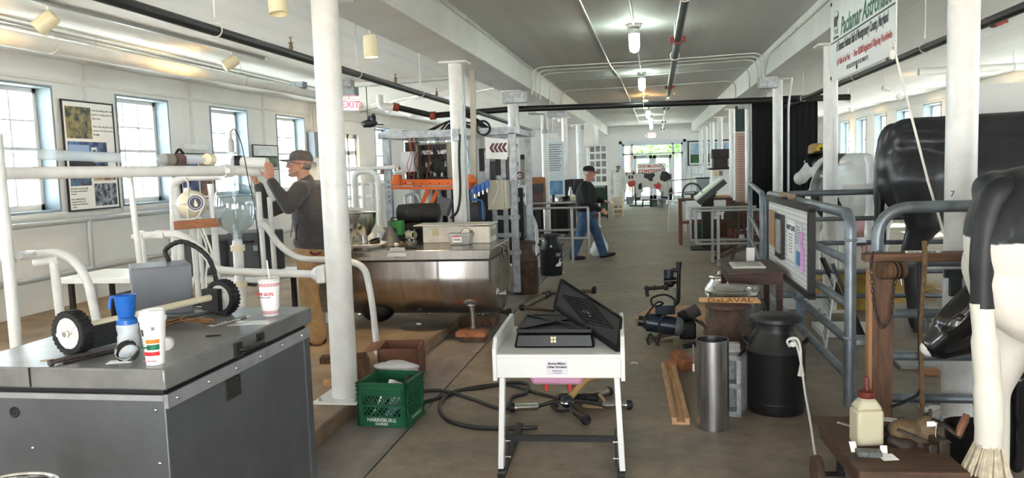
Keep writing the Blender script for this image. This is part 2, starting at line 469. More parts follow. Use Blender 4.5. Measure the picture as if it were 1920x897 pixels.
# windows: lining, sash with glazing bars, panes
win_no = 0
def window(side, a, b, z0, z1, rows=4, cols=3, panes=True):
    global win_no; win_no += 1
    s = -1 if side == 'L' else 1; xw = XL if side == 'L' else XR
    root = bpy.data.objects.new('window_%d' % win_no, None); COL.objects.link(root); root.location = (xw, (a+b)/2, z0); root['kind'] = 'structure'
    t = 0.03; mb = MB()
    X0, X1 = sorted((xw-s*0.012, xw+s*0.33))
    mb.bb(X0, X1, a, a+t, z0, z1); mb.bb(X0, X1, b-t, b, z0, z1); mb.bb(X0, X1, a+t, b-t, z1-t, z1); mb.bb(X0, X1, a+t, b-t, z0, z0+t)
    P('window_lining', mb, jamb_m, root, world=True)
    xs = xw+s*0.22; mb = MB(); f = 0.055; a2, b2, c2, d2 = a+t, b-t, z0+t, z1-t
    h = 0.02
    mb.bb(xs-h, xs+h, a2, a2+f, c2, d2); mb.bb(xs-h, xs+h, b2-f, b2, c2, d2); mb.bb(xs-h, xs+h, a2, b2, c2, c2+f*1.3); mb.bb(xs-h, xs+h, a2, b2, d2-f, d2)
    ys = [a2+f+(b2-a2-2*f)*i/cols for i in range(cols+1)]; zs = [c2+f*1.3+(d2-c2-2.3*f)*i/rows for i in range(rows+1)]
    for y in ys[1:-1]: mb.bb(xs-0.012, xs+0.012, y-0.011, y+0.011, c2, d2)
    for i, z in enumerate(zs[1:-1]): q = 0.022 if i == rows//2-1 else 0.011; mb.bb(xs-0.014, xs+0.014, a2, b2, z-q, z+q)
    P('window_sash', mb, white_paint, root, world=True)
    P('window_sill', MB().bb(xw-s*0.05, xw+s*0.2, a-0.06, b+0.06, z0-0.05, z0), white_paint, root, world=True)
    if panes:
        pm = MB().bb(-0.002, 0.002, -(ys[1]-ys[0])/2, (ys[1]-ys[0])/2, -(zs[1]-zs[0])/2, (zs[1]-zs[0])/2).mesh('pane'); pm.materials.append(pane_glass)
        for i in range(cols):
            for j in range(rows):
                o = bpy.data.objects.new('pane', pm); COL.objects.link(o); o.parent = root
                o.location = Vector((xs, (ys[i]+ys[i+1])/2, (zs[j]+zs[j+1])/2))-root.location
    else:
        P('pane', MB().bb(xs-0.002, xs+0.002, a2, b2, c2, d2), pane_glass, root, world=True)
for a, b in LW: window('L', a, b, 1.27, 2.81, panes=a > 6)
for a, b in RW: window('R', a, b, 1.42, 2.87, panes=a > 18)
# side door with narrow lights in the left wall
d1 = bpy.data.objects.new('door_1', None); COL.objects.link(d1); d1.location = (XL, sum(LDOOR)/2, 0.1); d1['kind'] = 'structure'
mb = MB(); y0, y1 = LDOOR
for y in (y0+0.04, y0+0.52, y1-0.52, y1-0.04): mb.bb(XL-0.2, XL-0.08, y-0.05, y+0.05, 0.1, 2.55)
for z in (2.5, 2.1, 0.16): mb.bb(XL-0.2, XL-0.08, y0, y1, z-0.05, z+0.05)
mb.bb(XL-0.18, XL-0.1, y0+0.52, y1-0.52, 0.95, 1.05)
P('door_frame', mb, white_paint, d1, world=True)
for q0, q1 in ((y0+0.09, y0+0.47), (y0+0.57, y1-0.57), (y1-0.47, y1-0.09)):
    P('pane', MB().bb(XL-0.143, XL-0.137, q0, q1, 0.2, 2.05), pane_glass, d1, world=True)
    P('pane', MB().bb(XL-0.143, XL-0.137, q0, q1, 2.15, 2.45), pane_glass, d1, world=True)
P('door_handle', MB().tube(rounded([(XL-0.1, y0+0.62, 1.2), (XL-0.02, y0+0.62, 1.2), (XL-0.02, y0+0.62, 1.0), (XL-0.1, y0+0.62, 1.0)], 0.03), 0.012), dark_metal, d1, world=True)
# end doors: double doors, sidelights, transom
d2 = bpy.data.objects.new('door_2', None); COL.objects.link(d2); d2.location = (0.03, YE, 0); d2['kind'] = 'structure'
yd0, yd1 = YE+0.02, YE+0.12; fw_m = M('door_white', (216,222,232), 0.5)
XA, XBB, ZT = -1.2, 1.27, 2.4
mb = MB()
for x in (XA+0.04, -0.80, 0.87, XBB-0.04): mb.bb(x-0.045, x+0.045, yd0, yd1, 0, ZT)
for z in (ZT-0.04, 1.97): mb.bb(XA, XBB, yd0, yd1, z-0.04, z+0.04)
for x0, x1 in ((XA, -0.8), (0.87, XBB)): mb.bb(x0, x1, yd0, yd1, 0, 0.12)
P('door_frame', mb, fw_m, d2, world=True)
for x0, x1, hx in ((-0.75, 0.03, -0.05), (0.04, 0.82, 0.12)):
    mb = MB(); mb.bb(x0, x0+0.13, yd0+0.02, yd1-0.02, 0.01, 1.92); mb.bb(x1-0.13, x1, yd0+0.02, yd1-0.02, 0.01, 1.92)
    mb.bb(x0, x1, yd0+0.02, yd1-0.02, 0.01, 0.24); mb.bb(x0, x1, yd0+0.02, yd1-0.02, 1.78, 1.92)
    lf = P('door_leaf', mb, fw_m, d2, world=True)
    P('pane', MB().bb(x0+0.13, x1-0.13, YE+0.068, YE+0.074, 0.24, 1.78), pane_glass, lf, world=True)
    P('door_closer', MB().bb(x0+0.1 if x0 < 0 else x1-0.5, x0+0.5 if x0 < 0 else x1-0.1, yd0-0.05, yd0+0.02, 1.83, 1.9), galv, lf, world=True)
P('door_handle', MB().bb(0.74, 0.78, yd0-0.04, yd0+0.02, 0.95, 1.1), dark_metal, d2, world=True)
for x0, x1, z0, z1 in ((XA+0.085, -0.845, 0.12, 1.93), (0.915, XBB-0.085, 0.12, 1.93), (XA+0.085, -0.845, 2.01, 2.32), (-0.755, 0.825, 2.01, 2.32), (0.915, XBB-0.085, 2.01, 2.32)):
    P('pane', MB().bb(x0, x1, YE+0.068, YE+0.074, z0, z1), pane_glass, d2, world=True)
# end-wall window on the right
w9 = bpy.data.objects.new('window_40', None); COL.objects.link(w9); w9.location = (4.85, YE, 1.3); w9['kind'] = 'structure'
mb = MB()
for x in (4.23, 4.63, 5.07, 5.47): mb.bb(x-0.03, x+0.03, YE+0.05, YE+0.1, 1.3, 2.7)
for z in (1.33, 1.77, 2.2, 2.67): mb.bb(4.2, 5.5, YE+0.05, YE+0.1, z-0.02, z+0.02)
P('window_sash', mb, white_paint, w9, world=True); P('pane', MB().bb(4.2, 5.5, YE+0.073, YE+0.077, 1.3, 2.7), pane_glass, w9, world=True)
# trims: longitudinal beams on the two column lines, wall boards
beam_m = M('beam_white', (214,215,212), 0.65, var=0.05, vscale=2)
K('trim_1', MB().bb(-2.28, -1.78, YB, YE, 2.80, ZC+0.01), beam_m, bevel=0.01)
K('trim_2', MB().bb(1.60, 2.06, YB, YE, 2.80, ZC+0.01), beam_m, bevel=0.01)
K('trim_3', MB().bb(XL, XL+0.03, YB, YE, 2.86, 2.9), white_paint)
K('trim_4', MB().bb(XR-0.03, XR, YB, YE, 2.92, 2.96), white_paint)
K('trim_5', MB().bb(XL, XL+0.025, YB, 16.9, 1.2, 1.25), white_paint)
mb = MB()
for a, b in ((-1.32, -1.2), (1.27, 1.39)): mb.bb(a, b, YE-0.025, YE+0.01, 0, 2.52)
mb.bb(-1.32, 1.39, YE-0.025, YE+0.01, 2.4, 2.52)
K('trim_6', mb, fw_m)
mb = MB()
for y in (9.2, 11.6, 14.0, 16.5): mb.bb(XL, XL+0.02, y-0.03, y+0.03, 1.25, ZC)
K('trim_7', mb, white_paint)
# daylight openings behind the camera are plain; ground and surroundings outside
K('ground_outside', MB().bb(-60, 60, -60, 90, -0.4, -0.2), M('gravel', (206,200,190), 0.9, var=0.2, vscale=0.6))

# columns
LY = [5.02, 8.52, 12.1, 15.8, 19.5, 23.3, 27.0, 30.7]
RY = [5.22, 8.8, 12.34, 15.92, 19.1, 22.4, 25.4, 28.3, 31.0]
first = None
for side, ys, x in (('left', LY, -2.10), ('right', RY, 1.85)):
    for i, y in enumerate(ys):
        r = 0.088 if i == 0 else 0.072
        z0 = 0.10 if side == 'left' else 0.0
        ordw = ['first','second','third','fourth','fifth','sixth','seventh','eighth','ninth'][i]
        lab = ('white painted steel support column at the platform edge, %s along the aisle' if side == 'left' else 'white painted steel support column by the galvanised gates, %s along the aisle') % ordw
        if i > 2 and side == 'right': lab = 'white painted steel support column past the black curtain, %s along the aisle' % ordw
        t = thing('support_column', lab, 'column', (x, y, z0), 0, 'columns along the aisle')
        P('shaft', MB().lathe([(r, 0.0), (r, 2.80-z0)], n=28), pipe_white, t)
        P('base_plate', MB().box((0, 0, 0.008), (0.34, 0.34, 0.016)), pipe_white, t, bevel=0.003)
        P('cap_plate', MB().box((0, 0, 2.79-z0), (0.30, 0.26, 0.02)), pipe_white, t)
        if i < 2:
            for sx in (-1, 1):
                for sy in (-1, 1): P('bolt', MB().lathe([(0.014, 0), (0.014, 0.012), (0.006, 0.013), (0.006, 0.03), (0, 0.03)], (sx*0.13, sy*0.13, 0.016), 6), galv, t)
# ================================================================ CEILING SERVICES
def pipe_thing(name, label, cat, pts, r, mat, couplings=(), hangers=(), heads=(), group=None, n=12, hz=ZC, cmat=None):
    pts = [V(p) for p in pts]; t = thing(name, label, cat, (pts[0].x, pts[0].y, min(p.z for p in pts)-r), 0, group)
    P('pipe', MB().tube(pts, r, n), mat, t, world=True)
    for c, d in couplings:
        c, d = V(c), V(d).normalized(); mb = MB().cyl(c-d*0.05, c+d*0.05, r*1.35, n=14)
        sd = d.cross(Vector((0,0,1))).normalized() if abs(d.z) < 0.9 else Vector((1,0,0))
        mb.box(c+sd*r*1.6, (0.035, 0.035, 0.05)); mb.box(c-sd*r*1.6, (0.035, 0.035, 0.05))
        P('coupling', mb, cmat or red_iron, t, world=True)
    for c in hangers:
        c = V(c); mb = MB().cyl(c+V(0,0,r+0.05), (c.x, c.y, hz), 0.006, n=6); mb.ring(c+V(0,0,0.008), r+0.012, 0.005, (0,1,0) if abs((pts[-1]-pts[0]).y) > abs((pts[-1]-pts[0]).x) else (1,0,0), 14, 5)
        P('hanger', mb, conduit_w, t, world=True)
    for c in heads:
        c = V(c); mb = MB().lathe([(0.014, 0), (0.018, 0.03), (0.012, 0.05), (0.02, 0.055), (0.02, 0.062), (0.006, 0.064), (0.006, 0.1), (0.022, 0.102), (0.0, 0.106)], c+V(0,0,r-0.004), 10)
        P('sprinkler_head', mb, M('brass_dull', (120,100,80), 0.4, metal=0.7), t, world=True)
    return t
def lerp(a, b, t): return V(a)*(1-t)+V(b)*t
# sprinkler mains
A, B = V(-2.83, 0.5, 2.62), V(-2.76, 10.9, 2.56)
pipe_thing('sprinkler_pipe', 'long black sprinkler pipe under the window-side ceiling', 'pipe', [A, B, V(-2.76, 18.5, 2.46)], 0.034, black_pipe_m,
           hangers=[lerp(A, B, t) for t in (0.28, 0.42, 0.66, 0.86)], heads=[lerp(A, B, t) for t in (0.525, 0.77, 0.93)])
A, B = V(0.21, 0.6, 2.78), V(0.30, 14.0, 2.78)
pipe_thing('sprinkler_pipe', 'black sprinkler pipe along the middle of the aisle ceiling', 'pipe', [A, B], 0.036, black_pipe_m,
           couplings=[(lerp(A, B, 0.53), B-A), (lerp(A, B, 0.89), B-A)], hangers=[lerp(A, B, t) for t in (0.38, 0.62)])
A, B = V(0.31, 14.7, 2.78), V(0.40, 29.0, 2.78)
pipe_thing('sprinkler_pipe', 'painted sprinkler pipe over the far aisle beyond the crossing main', 'pipe', [A, B], 0.028, conduit_m,
           couplings=[(lerp(A, B, 0.2), B-A), (lerp(A, B, 0.62), B-A), (lerp(A, B, 0.98), B-A)], hangers=[lerp(A, B, t) for t in (0.3, 0.8)], cmat=dark_metal)
A, B = V(2.52, 0.5, 2.62), V(2.44, 17.0, 2.58)
pipe_thing('sprinkler_pipe', 'black sprinkler pipe over the cow pens', 'pipe', [A, B], 0.036, black_pipe_m,
           couplings=[(gz(1868, 38, 2.61), B-A)], hangers=[lerp(A, B, t) for t in (0.45, 0.6, 0.8)], heads=[lerp(A, B, 0.52)])
A, B = V(-2.6, 13.6, 2.63), V(3.3, 14.25, 2.62)
pts = [gy(742, 201, 13.0), gy(812, 217, 13.3), lerp(A, B, 0.02), B]
pipe_thing('sprinkler_pipe', 'black sprinkler main crossing the aisle under both beams', 'pipe', pts, 0.052, black_pipe_m,
           couplings=[(pts[0], pts[1]-pts[0]), (pts[1], B-A)], hangers=[lerp(A, B, 0.42)])
pipe_thing('water_pipe', 'thick white pipe hung below the ceiling over the windows', 'pipe', [gz(-240, 40, 2.93), gz(0, 69, 2.93), gz(530, 166, 2.93), gz(600, 180, 2.93)], 0.075, white_paint,
           hangers=[gz(95, 85, 2.93), gz(452, 150, 2.93)], n=18)
pipe_thing('water_pipe', 'thick white pipe hung over the pens by the far wall', 'pipe', [gz(1722, 135, 2.9), gz(1920, 125, 2.9), gz(2050, 119, 2.9)], 0.06, white_paint, hangers=[gz(1900, 126, 2.9)], n=16)
pipe_thing('valve_pipe', 'white painted sprinkler riser elbow with fittings beside the exit sign', 'pipe', rounded([gy(712, 178, 12.9), gy(712, 200, 12.9), gy(742, 201, 13.0)], 0.08), 0.06, white_paint, n=14)
# conduits
def conduit(pts, r=0.011, label='thin painted conduit run on the ceiling', mat=conduit_w, boxes=(), rr=0.12, group='ceiling conduits'):
    pts = rounded(pts, rr); mb = MB().tube(pts, r, 7)
    t = thing('conduit', label, 'conduit', pts[0]-V(0,0,r), 0, group)
    P('pipe', mb, mat, t, world=True)
    L_ = len(pts); done = 0
    for i in range(L_-1):
        d = pts[i+1]-pts[i]
        if d.length > 1.2:
            for f in (0.25, 0.75):
                c = pts[i]+d*f; P('strap', MB().ring(c, r+0.003, 0.004, d, 10, 4), mat, t, world=True)
    return t
zc = ZC-0.013
conduit([(-0.655, 1, zc), (-0.60, 12.3, zc), (-0.52, 14.4, zc), (-0.44, 30.8, zc)], 0.013, 'grey conduit running down the aisle ceiling left of the caged lights', conduit_m, rr=0.05)
conduit([(-0.22, 1, zc), (-0.17, 8.75, zc)], 0.014, 'white conduit feeding the first caged aisle light')
conduit([(-0.16, 8.9, zc), (-0.15, 13.5, zc)], 0.012, 'white conduit between the first and second caged aisle lights')
conduit([(-0.15, 13.7, zc), (-0.1, 22.0, zc)], 0.012, 'white conduit beyond the second caged aisle light')
for i, (yl, yr, mt_) in enumerate(((12.0, 11.75, conduit_m), (12.45, 12.1, conduit_w), (12.9, 12.5, conduit_w), (14.2, 13.5, conduit_m), (16.0, 15.7, conduit_m))):
    conduit([(-1.77, yl, 2.72), (-1.77, yl, zc), (-0.1, yl*0.45+yr*0.55+0.15, zc), (1.585, yr, zc), (1.585, yr, 2.78)], 0.011, 'conduit bent over the aisle from beam to beam, %s of five' % ('first','second','third','fourth','fifth')[i], mt_, rr=0.28)
conduit([(-1.77, 1.0, 3.1), (-1.77, 6.2, 3.1), (-1.77, 11.9, 3.1)], 0.014, 'grey conduit in the corner above the platform-side beam', conduit_m)
conduit([(1.585, 3.0, 3.05), (1.585, 11.4, 3.05), (1.585, 11.9, 2.78)], 0.016, 'white conduit along the face of the pen-side beam', conduit_w)
for i, (p0, p1) in enumerate((((0,28),(480,140)), ((0,38),(480,146)), ((0,45),(480,152)))):
    conduit([gz(p0[0]-150, p0[1]-36, zc), gz(p0[0], p0[1], zc), gz(p1[0], p1[1], zc), gz(600, p1[1]+(120)*0.235, zc)], 0.012, 'parallel conduit over the windows, %s of three' % ('inner','middle','outer')[i], conduit_m if i == 1 else conduit_w)
for i, (p0, p1) in enumerate((((650,155),(845,143)), ((650,165),(845,149)), ((690,197),(860,166)), ((660,215),(800,176)), ((780,190),(960,160)))):
    conduit([gz(p0[0], p0[1], zc-0.026*(i % 3)), gz(p1[0], p1[1], zc-0.026*(i % 3))], 0.011, 'short conduit over the window-side junction boxes, %s of five' % ('first','second','third','fourth','fifth')[i], conduit_m if i % 2 else conduit_w)
# conduits down the columns and wall boards
conduit([(-1.99, 8.45, 2.75), (-1.99, 8.43, 2.2), (-1.985, 8.43, 1.0)], 0.012, 'grey conduit strapped down the second platform-edge column', conduit_m)
conduit([(-2.0, 12.02, 2.78), (-2.0, 12.02, 0.3)], 0.014, 'grey conduit strapped down the third platform-edge column', conduit_m)
conduit([(2.03, 12.2, 2.8), (1.99, 12.26, 2.4), (1.985, 12.26, 0.4)], 0.016, 'grey conduit down the column beside the black curtain', conduit_m)
conduit([(2.03, 15.8, 2.8), (1.98, 15.82, 2.5), (1.975, 15.83, 0.4)], 0.014, 'grey conduit down the column with the dark green sign', conduit_m)
def jbox(c, s, label, rz=0):
    t = thing('junction_box', label, 'electrical box', V(c)-V(0,0,s[2]/2), rz, 'junction boxes')
    P('box_body', MB().box((0,0,s[2]/2), s), M('box_grey', (150,153,154), 0.45, metal=0.3), t, bevel=0.004)
    P('box_cover', MB().box((0,-s[1]/2-0.002,s[2]/2), (s[0]*0.94, 0.004, s[2]*0.9)), galv, t)
    for sx in (-1, 1): P('screw', MB().sph((sx*s[0]*0.4, -s[1]/2-0.004, s[2]*0.5), 0.006, 8, 5), dark_metal, t)
jbox((-2.02, 11.9, 2.68), (0.36, 0.14, 0.17), 'grey junction box on the third platform-edge column top')
jbox((-1.8, 15.4, 2.66), (0.36, 0.14, 0.18), 'grey junction box at the fourth platform-edge column top')
jbox((1.66, 11.95, 2.72), (0.26, 0.16, 0.16), 'grey junction box under the beam beside the black curtain')
jbox((1.73, 15.6, 2.66), (0.2, 0.14, 0.15), 'small grey junction box next to the dark green sign')
jbox(gz(652, 172, 2.95), (0.3, 0.2, 0.14), 'large grey junction box above the exit sign over the side door')
jbox(gz(650, 157, 3.05), (0.2, 0.16, 0.1), 'small grey junction box near the ceiling above the exit sign')
jbox(gz(560, 160, 3.03), (0.22, 0.14, 0.1), 'small grey junction box beside the window conduits')
jbox(gy(855, 253, 8.38), (0.075, 0.05, 0.13), 'small grey switch box on the second platform-edge column')
# caged lights
bulb_m = M('lamp_globe', (245,250,245), 0.3, emit=(235,255,240), estr=7.0)
bulb_w = M('lamp_globe_warm', (255,225,170), 0.3, emit=(255,200,120), estr=6.0)
for i, (x, y) in enumerate(((-0.165, 8.85), (-0.14, 13.6), (-0.12, 18.3), (-0.08, 22.3), (-0.03, 26.0), (0.0, 30.0))):
    lab = 'caged ceiling light over the aisle, %s from the simulator stand' % ('first','second','third','fourth','fifth','sixth')[i]
    t = thing('caged_light', lab, 'light', (x, y, ZC-0.30), 0, 'caged lights along the aisle')
    P('mounting_box', MB().lathe([(0.075, 0.262), (0.08, 0.298)], n=18), conduit_w, t)
    P('collar', MB().lathe([(0.05, 0.19), (0.062, 0.195), (0.062, 0.24), (0.045, 0.265)], n=18), conduit_m, t)
    P('globe', MB().lathe([(0.0, 0.0), (0.025, 0.004), (0.042, 0.022), (0.05, 0.06), (0.05, 0.19)], n=18), bulb_w if i == 2 else bulb_m, t)
    cg = MB()
    for k in range(6):
        a = PI*k/3; d = V(math.cos(a), math.sin(a), 0)
        cg.tube([d*0.058+V(0,0,0.2), d*0.058+V(0,0,0.06), d*0.045+V(0,0,0.01), V(0,0,-0.012)], 0.0025, 5)
    for z in (0.06, 0.13): cg.ring((0,0,z), 0.058, 0.0025, n=18, k=5)
    P('cage', cg, conduit_m, t)
# track lights
def track(p0, p1, label, z=ZC-0.02):
    t = thing('light_track', label, 'light track', (V(p0)+V(p1))/2-V(0,0,0.02))
    P('rail', MB().bar(p0, p1, 0.035, 0.03), conduit_m, t, world=True)
    for e in (p0, p1): P('end_cap', MB().box(e, (0.05, 0.05, 0.034)), white_pl, t, world=True)
track(V(-4.95, 2.0, ZC-0.02), V(-4.87, 9.6, ZC-0.02), 'grey track rail of the window-side spotlights')
shade_m = M('lamp_cream', (226,216,182), 0.4)
warm_bulb = M('spot_bulb', (255,220,160), 0.4, emit=(255,205,130), estr=25)
spot_n = 0
def spot(top, aim, label, energy=0, mat=shade_m, r=0.055, L_=0.15, stem=0.12, group='track spotlights', ang=70):
    top = V(top); d = V(aim).normalized(); piv = top-V(0,0,stem)
    t = thing('track_spotlight', label, 'spotlight', top-V(0,0,stem+0.1), 0, group)
    P('stem', MB().cyl((top.x, top.y, ZC), piv, 0.008, n=8), white_pl, t, world=True)
    c = piv+d*0.02
    sh = MB().lathe([(r*0.55, -L_*0.55), (r*0.9, -L_*0.48), (r, -L_*0.3), (r, L_*0.5), (r-0.006, L_*0.5), (r-0.006, -L_*0.2)], c, 20, d, cap=False)
    sh.lathe([(0.0, -L_*0.56), (r*0.55, -L_*0.55)], c, 20, d, cap=False)
    P('lamp_shade', sh, mat, t, world=True)
    P('bulb', MB().lathe([(0.0, L_*0.1), (r*0.7, L_*0.12), (r*0.8, L_*0.3), (0, L_*0.36)], c, 14, d), warm_bulb if energy else white_pl, t, world=True)
    if energy:
        ld = bpy.data.lights.new('spot', 'SPOT'); ld.energy = energy; ld.color = (1.0, 0.72, 0.42); ld.spot_size = math.radians(ang); ld.spot_blend = 0.9; ld.shadow_soft_size = 0.04
        lo_ = bpy.data.objects.new('bulb_light', ld); COL.objects.link(lo_); lo_.parent = t
        lo_.location = c+d*L_*0.55-base_of(t); lo_.rotation_euler = d.to_track_quat('-Z', 'Y').to_euler()
spot(V(-4.93, 5.95, ZC-0.035), (-0.75, -0.3, -0.62), 'cream cylinder spotlight on the track above the milk truck poster', 0.6, r=0.068, L_=0.18)
spot(V(-4.88, 8.8, ZC-0.03), (-0.75, -0.45, -0.55), 'cream cylinder spotlight on the track above the landscape picture', 0.6, r=0.068, L_=0.18)
spot(gz(520, -8, 2.78)+V(0,0,0.1), (0.1, -0.15, -1), 'large cream cylinder spotlight under the beam before the first column', 0, r=0.06, L_=0.2, stem=0.1)
spot(V(-2.42, 6.75, 2.86), (0.02, 0.05, -1), 'large cream cylinder spotlight under the beam between the first two columns', 5, r=0.062, L_=0.19, stem=0.1)
for i, y in enumerate((16.6, 17.6, 20.4, 21.5, 25.0)):
    spot(V(-2.4, y, 2.95), (-0.8, 0.2, -0.6), 'white spotlight beside the beam over the side exhibits, %s along' % ('first','second','third','fourth','fifth')[i], 0, white_pl, stem=0.08)
for i, y in enumerate((15.5, 17.0)):
    spot(V(-5.2, y, 3.0), (-0.75, 0.3, -0.5), 'white spotlight aimed at the wall past the side door, %s' % ('nearer','farther')[i], 7, white_pl)
spot(gz(1660, 160, 2.95), (0.85, 0.2, -0.25), 'white spotlight hung from a pipe end, shining on the pen wall', 9, white_pl, stem=0.05)
spot(gz(1590, 182, 2.95), (0.7, -0.5, -0.3), 'white floodlight beside the pen windows, turned away', 0, white_pl, stem=0.06)
# wall wash lamps in the pens
for i, (x, y) in enumerate(((6.0, 21.0), (6.0, 25.8), (6.0, 29.5))):
    spot(V(x, y, ZC-0.02), (0.6, 0.05, -0.75), 'small warm wall lamp between the pen windows, %s' % ('closest to the bull','in the middle of three','closest to the end wall')[i], 14, white_pl, stem=0.08, group='pen wall lamps', ang=55)
# exit signs
exit_m = M('exit_red', (215,40,50), 0.4, emit=(230,40,55), estr=0.5)
def exit_sign(c, rz, label, s=1.0):
    t = thing('exit_sign', label, 'exit sign', V(c)-V(0,0,0.1*s), rz, None)
    P('housing', MB().box((0,0,0.1*s), (0.33*s, 0.05, 0.2*s)), white_pl, t, bevel=0.006)
    P('face', MB().box((0,-0.028,0.1*s), (0.29*s, 0.008, 0.16*s)), M('exit_face', (245,225,225), 0.4, emit=(255,205,205), estr=0.25), t)
    me = text_mesh('lettering', 'EXIT', 0.165*s, 0.002, bold=0.004*s); me.transform(Matrix.Translation((0, -0.034, 0.1*s)) @ Matrix.Rotation(PI/2, 4, 'X'))
    PM('lettering', me, exit_m, t, 'red EXIT letters')
    P('bracket', MB().cyl((0,0,0.2*s), (0,0,ZC-c[2]+0.1*s), 0.012), white_pl, t)
    for sx in (-1, 1): P('lamp_head', MB().sph((sx*0.2*s, -0.02, 0.1*s), 0.05*s, 10, 6), white_pl, t)
exit_sign(gy(1222, 254, 31.6), 0, 'lit red EXIT sign hanging before the end doors')
exit_sign(gy(655, 197, 12.6), 0.9, 'red EXIT sign with two lamp heads above the side door')
# wall rail along the left wall
def rail(name, label, ptsl, r, mat, posts=(), cat='rail', group=None):
    p0 = V(ptsl[0][0]); t = thing(name, label, cat, (p0.x, p0.y, 0.1), 0, group)
    for pts in ptsl: P('rail_pipe', MB().tube(pts, r, 12), mat, t, world=True)
    for p in posts: P('post', MB().cyl(p[0], p[1], r, n=12), mat, t, world=True)
    return t
rail('wall_rail', 'light grey pipe rail along the wall under the windows', [[(XL+0.12, 3.0, 1.15), (XL+0.12, 16.5, 1.15)], [(XL+0.12, 3.0, 0.52), (XL+0.12, 16.5, 0.52)]], 0.035, M('rail_grey', (186,190,192), 0.35, metal=0.25),
     posts=[((XL+0.12, y, 0.1), (XL+0.12, y, 1.15)) for y in (4.3, 6.6, 8.95, 11.4, 13.8, 16.2)])
# ================================================================ GREY MILK COOLER AND WHAT STANDS ON IT
FZX0, FZX1, FZY0, FZY1, FZT = -2.50, -1.645, 2.385, 3.57, 1.0
def fz_mat(name, col, c2):
    mt = M(name, col, 0.36, metal=0.35, col2=c2, vscale=3.0, bump=0.04, bscale=25, contrast=(0.2, 0.75)); return mt
fz_m = fz_mat('cooler_grey', (104,108,113), (80,83,85))
fz_lid = M('cooler_lid_zinc', (152,153,153), 0.33, metal=0.5, col2=(108,110,110), vscale=5, bump=0.05, bscale=18, contrast=(0.25,0.8))
fz = thing('milk_can_cooler', 'grey sheet metal milk cooler chest with closed lid', 'cooler', ((FZX0+FZX1)/2, (FZY0+FZY1)/2, 0.0))
P('body', MB().bb(FZX0+0.02, FZX1-0.02, FZY0+0.02, FZY1-0.02, 0.04, 0.90), fz_m, fz, world=True, bevel=0.004)
for y in (FZY0+0.1, FZY1-0.1):
    P('skid', MB().bb(FZX0+0.03, FZX1-0.03, y-0.05, y+0.05, 0.0, 0.04), dark_metal, fz, world=True)
lidp = P('lid', MB().bb(FZX0, FZX1, FZY0, FZY1, 0.925, 1.0), fz_lid, fz, world=True, bevel=0.006)
P('seam', MB().bb(-2.172, -2.166, FZY0-0.003, FZY0+0.01, 0.93, 0.999), dark_metal, lidp, world=True)
P('gasket', MB().bb(FZX0+0.03, FZX1-0.03, FZY0+0.03, FZY1-0.03, 0.90, 0.925), rubber, fz, world=True)
trim_s = M('cooler_trim', (178,182,186), 0.35, metal=0.6, var=0.1, vscale=10)
P('trim_strip', MB().bb(FZX1-0.021, FZX1-0.008, FZY0+0.02, FZY1-0.02, 0.855, 0.905), trim_s, fz, world=True)
P('trim_strip', MB().bb(FZX0+0.02, FZX1-0.02, FZY0+0.008, FZY0+0.021, 0.885, 0.905), trim_s, fz, world=True)
P('edge_post', MB().bb(FZX1-0.03, FZX1-0.012, FZY1-0.07, FZY1-0.015, 0.04, 0.855), fz_m, fz, world=True)
rv = MB().sph((0,0,0), 0.007, 8, 5).mesh('rivet'); rv.materials.append(chrome)
def rivet(p):
    o = bpy.data.objects.new('rivet', rv); COL.objects.link(o); o.parent = fz; o.location = V(p)-fz.location
for y in (2.46, 2.66, 2.86, 3.06, 3.26, 3.46): rivet((FZX1-0.007, y, 0.88))
for p in ((-1.70, FZY0+0.019, 0.85), (-1.70, FZY0+0.019, 0.66), (-1.74, FZY0+0.019, 0.58), (-2.2, FZY0+0.019, 0.7)): rivet(p)
P('drain_hole', MB().ring((-2.262, FZY0+0.018, 0.83), 0.016, 0.005, (0,1,0), 16, 6).cyl((-2.262, FZY0+0.016, 0.83), (-2.262, FZY0+0.03, 0.83), 0.013), rubber, fz, world=True)
P('nameplate', MB().bb(FZX1-0.021, FZX1-0.012, 2.79, 2.895, 0.765, 0.845), M('tarnished_plate', (70,72,66), 0.5, metal=0.5, var=0.5, vscale=60), fz, world=True)
hd = MB().tube(rounded([(FZX1+0.005, 2.86, 0.955), (FZX1+0.035, 2.88, 0.952), (FZX1+0.035, 3.02, 0.952), (FZX1+0.005, 3.04, 0.955)], 0.02), 0.011)
hd.bb(FZX1, FZX1+0.014, 2.835, 2.88, 0.925, 0.985); hd.bb(FZX1, FZX1+0.014, 3.02, 3.065, 0.935, 0.985)
P('handle', hd, black_pl, lidp, world=True, label='black moulded handle')

def on_top(px, py): return gz(px, py, FZT)
# grey control box
gb = thing('control_box', 'plain grey metal box with a ribbed hose standing on the cooler lid', 'box', (-2.315, 3.38, FZT), math.radians(38))
P('box_body', MB().box((0,0,0.12), (0.25, 0.25, 0.24), taper=1.03), M('box_slate', (112,116,122), 0.45, metal=0.25, var=0.08), gb, bevel=0.004)
hz = spline([(0.05,0.09,0.24), (0.04,0.1,0.30), (0.12,0.04,0.335), (0.22,-0.02,0.25), (0.25,-0.03,0.08), (0.22,-0.06,0.012)], 8)
hb = MB().tube(hz, [0.0125 if i % 2 else 0.0105 for i in range(len(hz))], 10)
P('hose', hb, rubber, gb, label='ribbed dark hose')
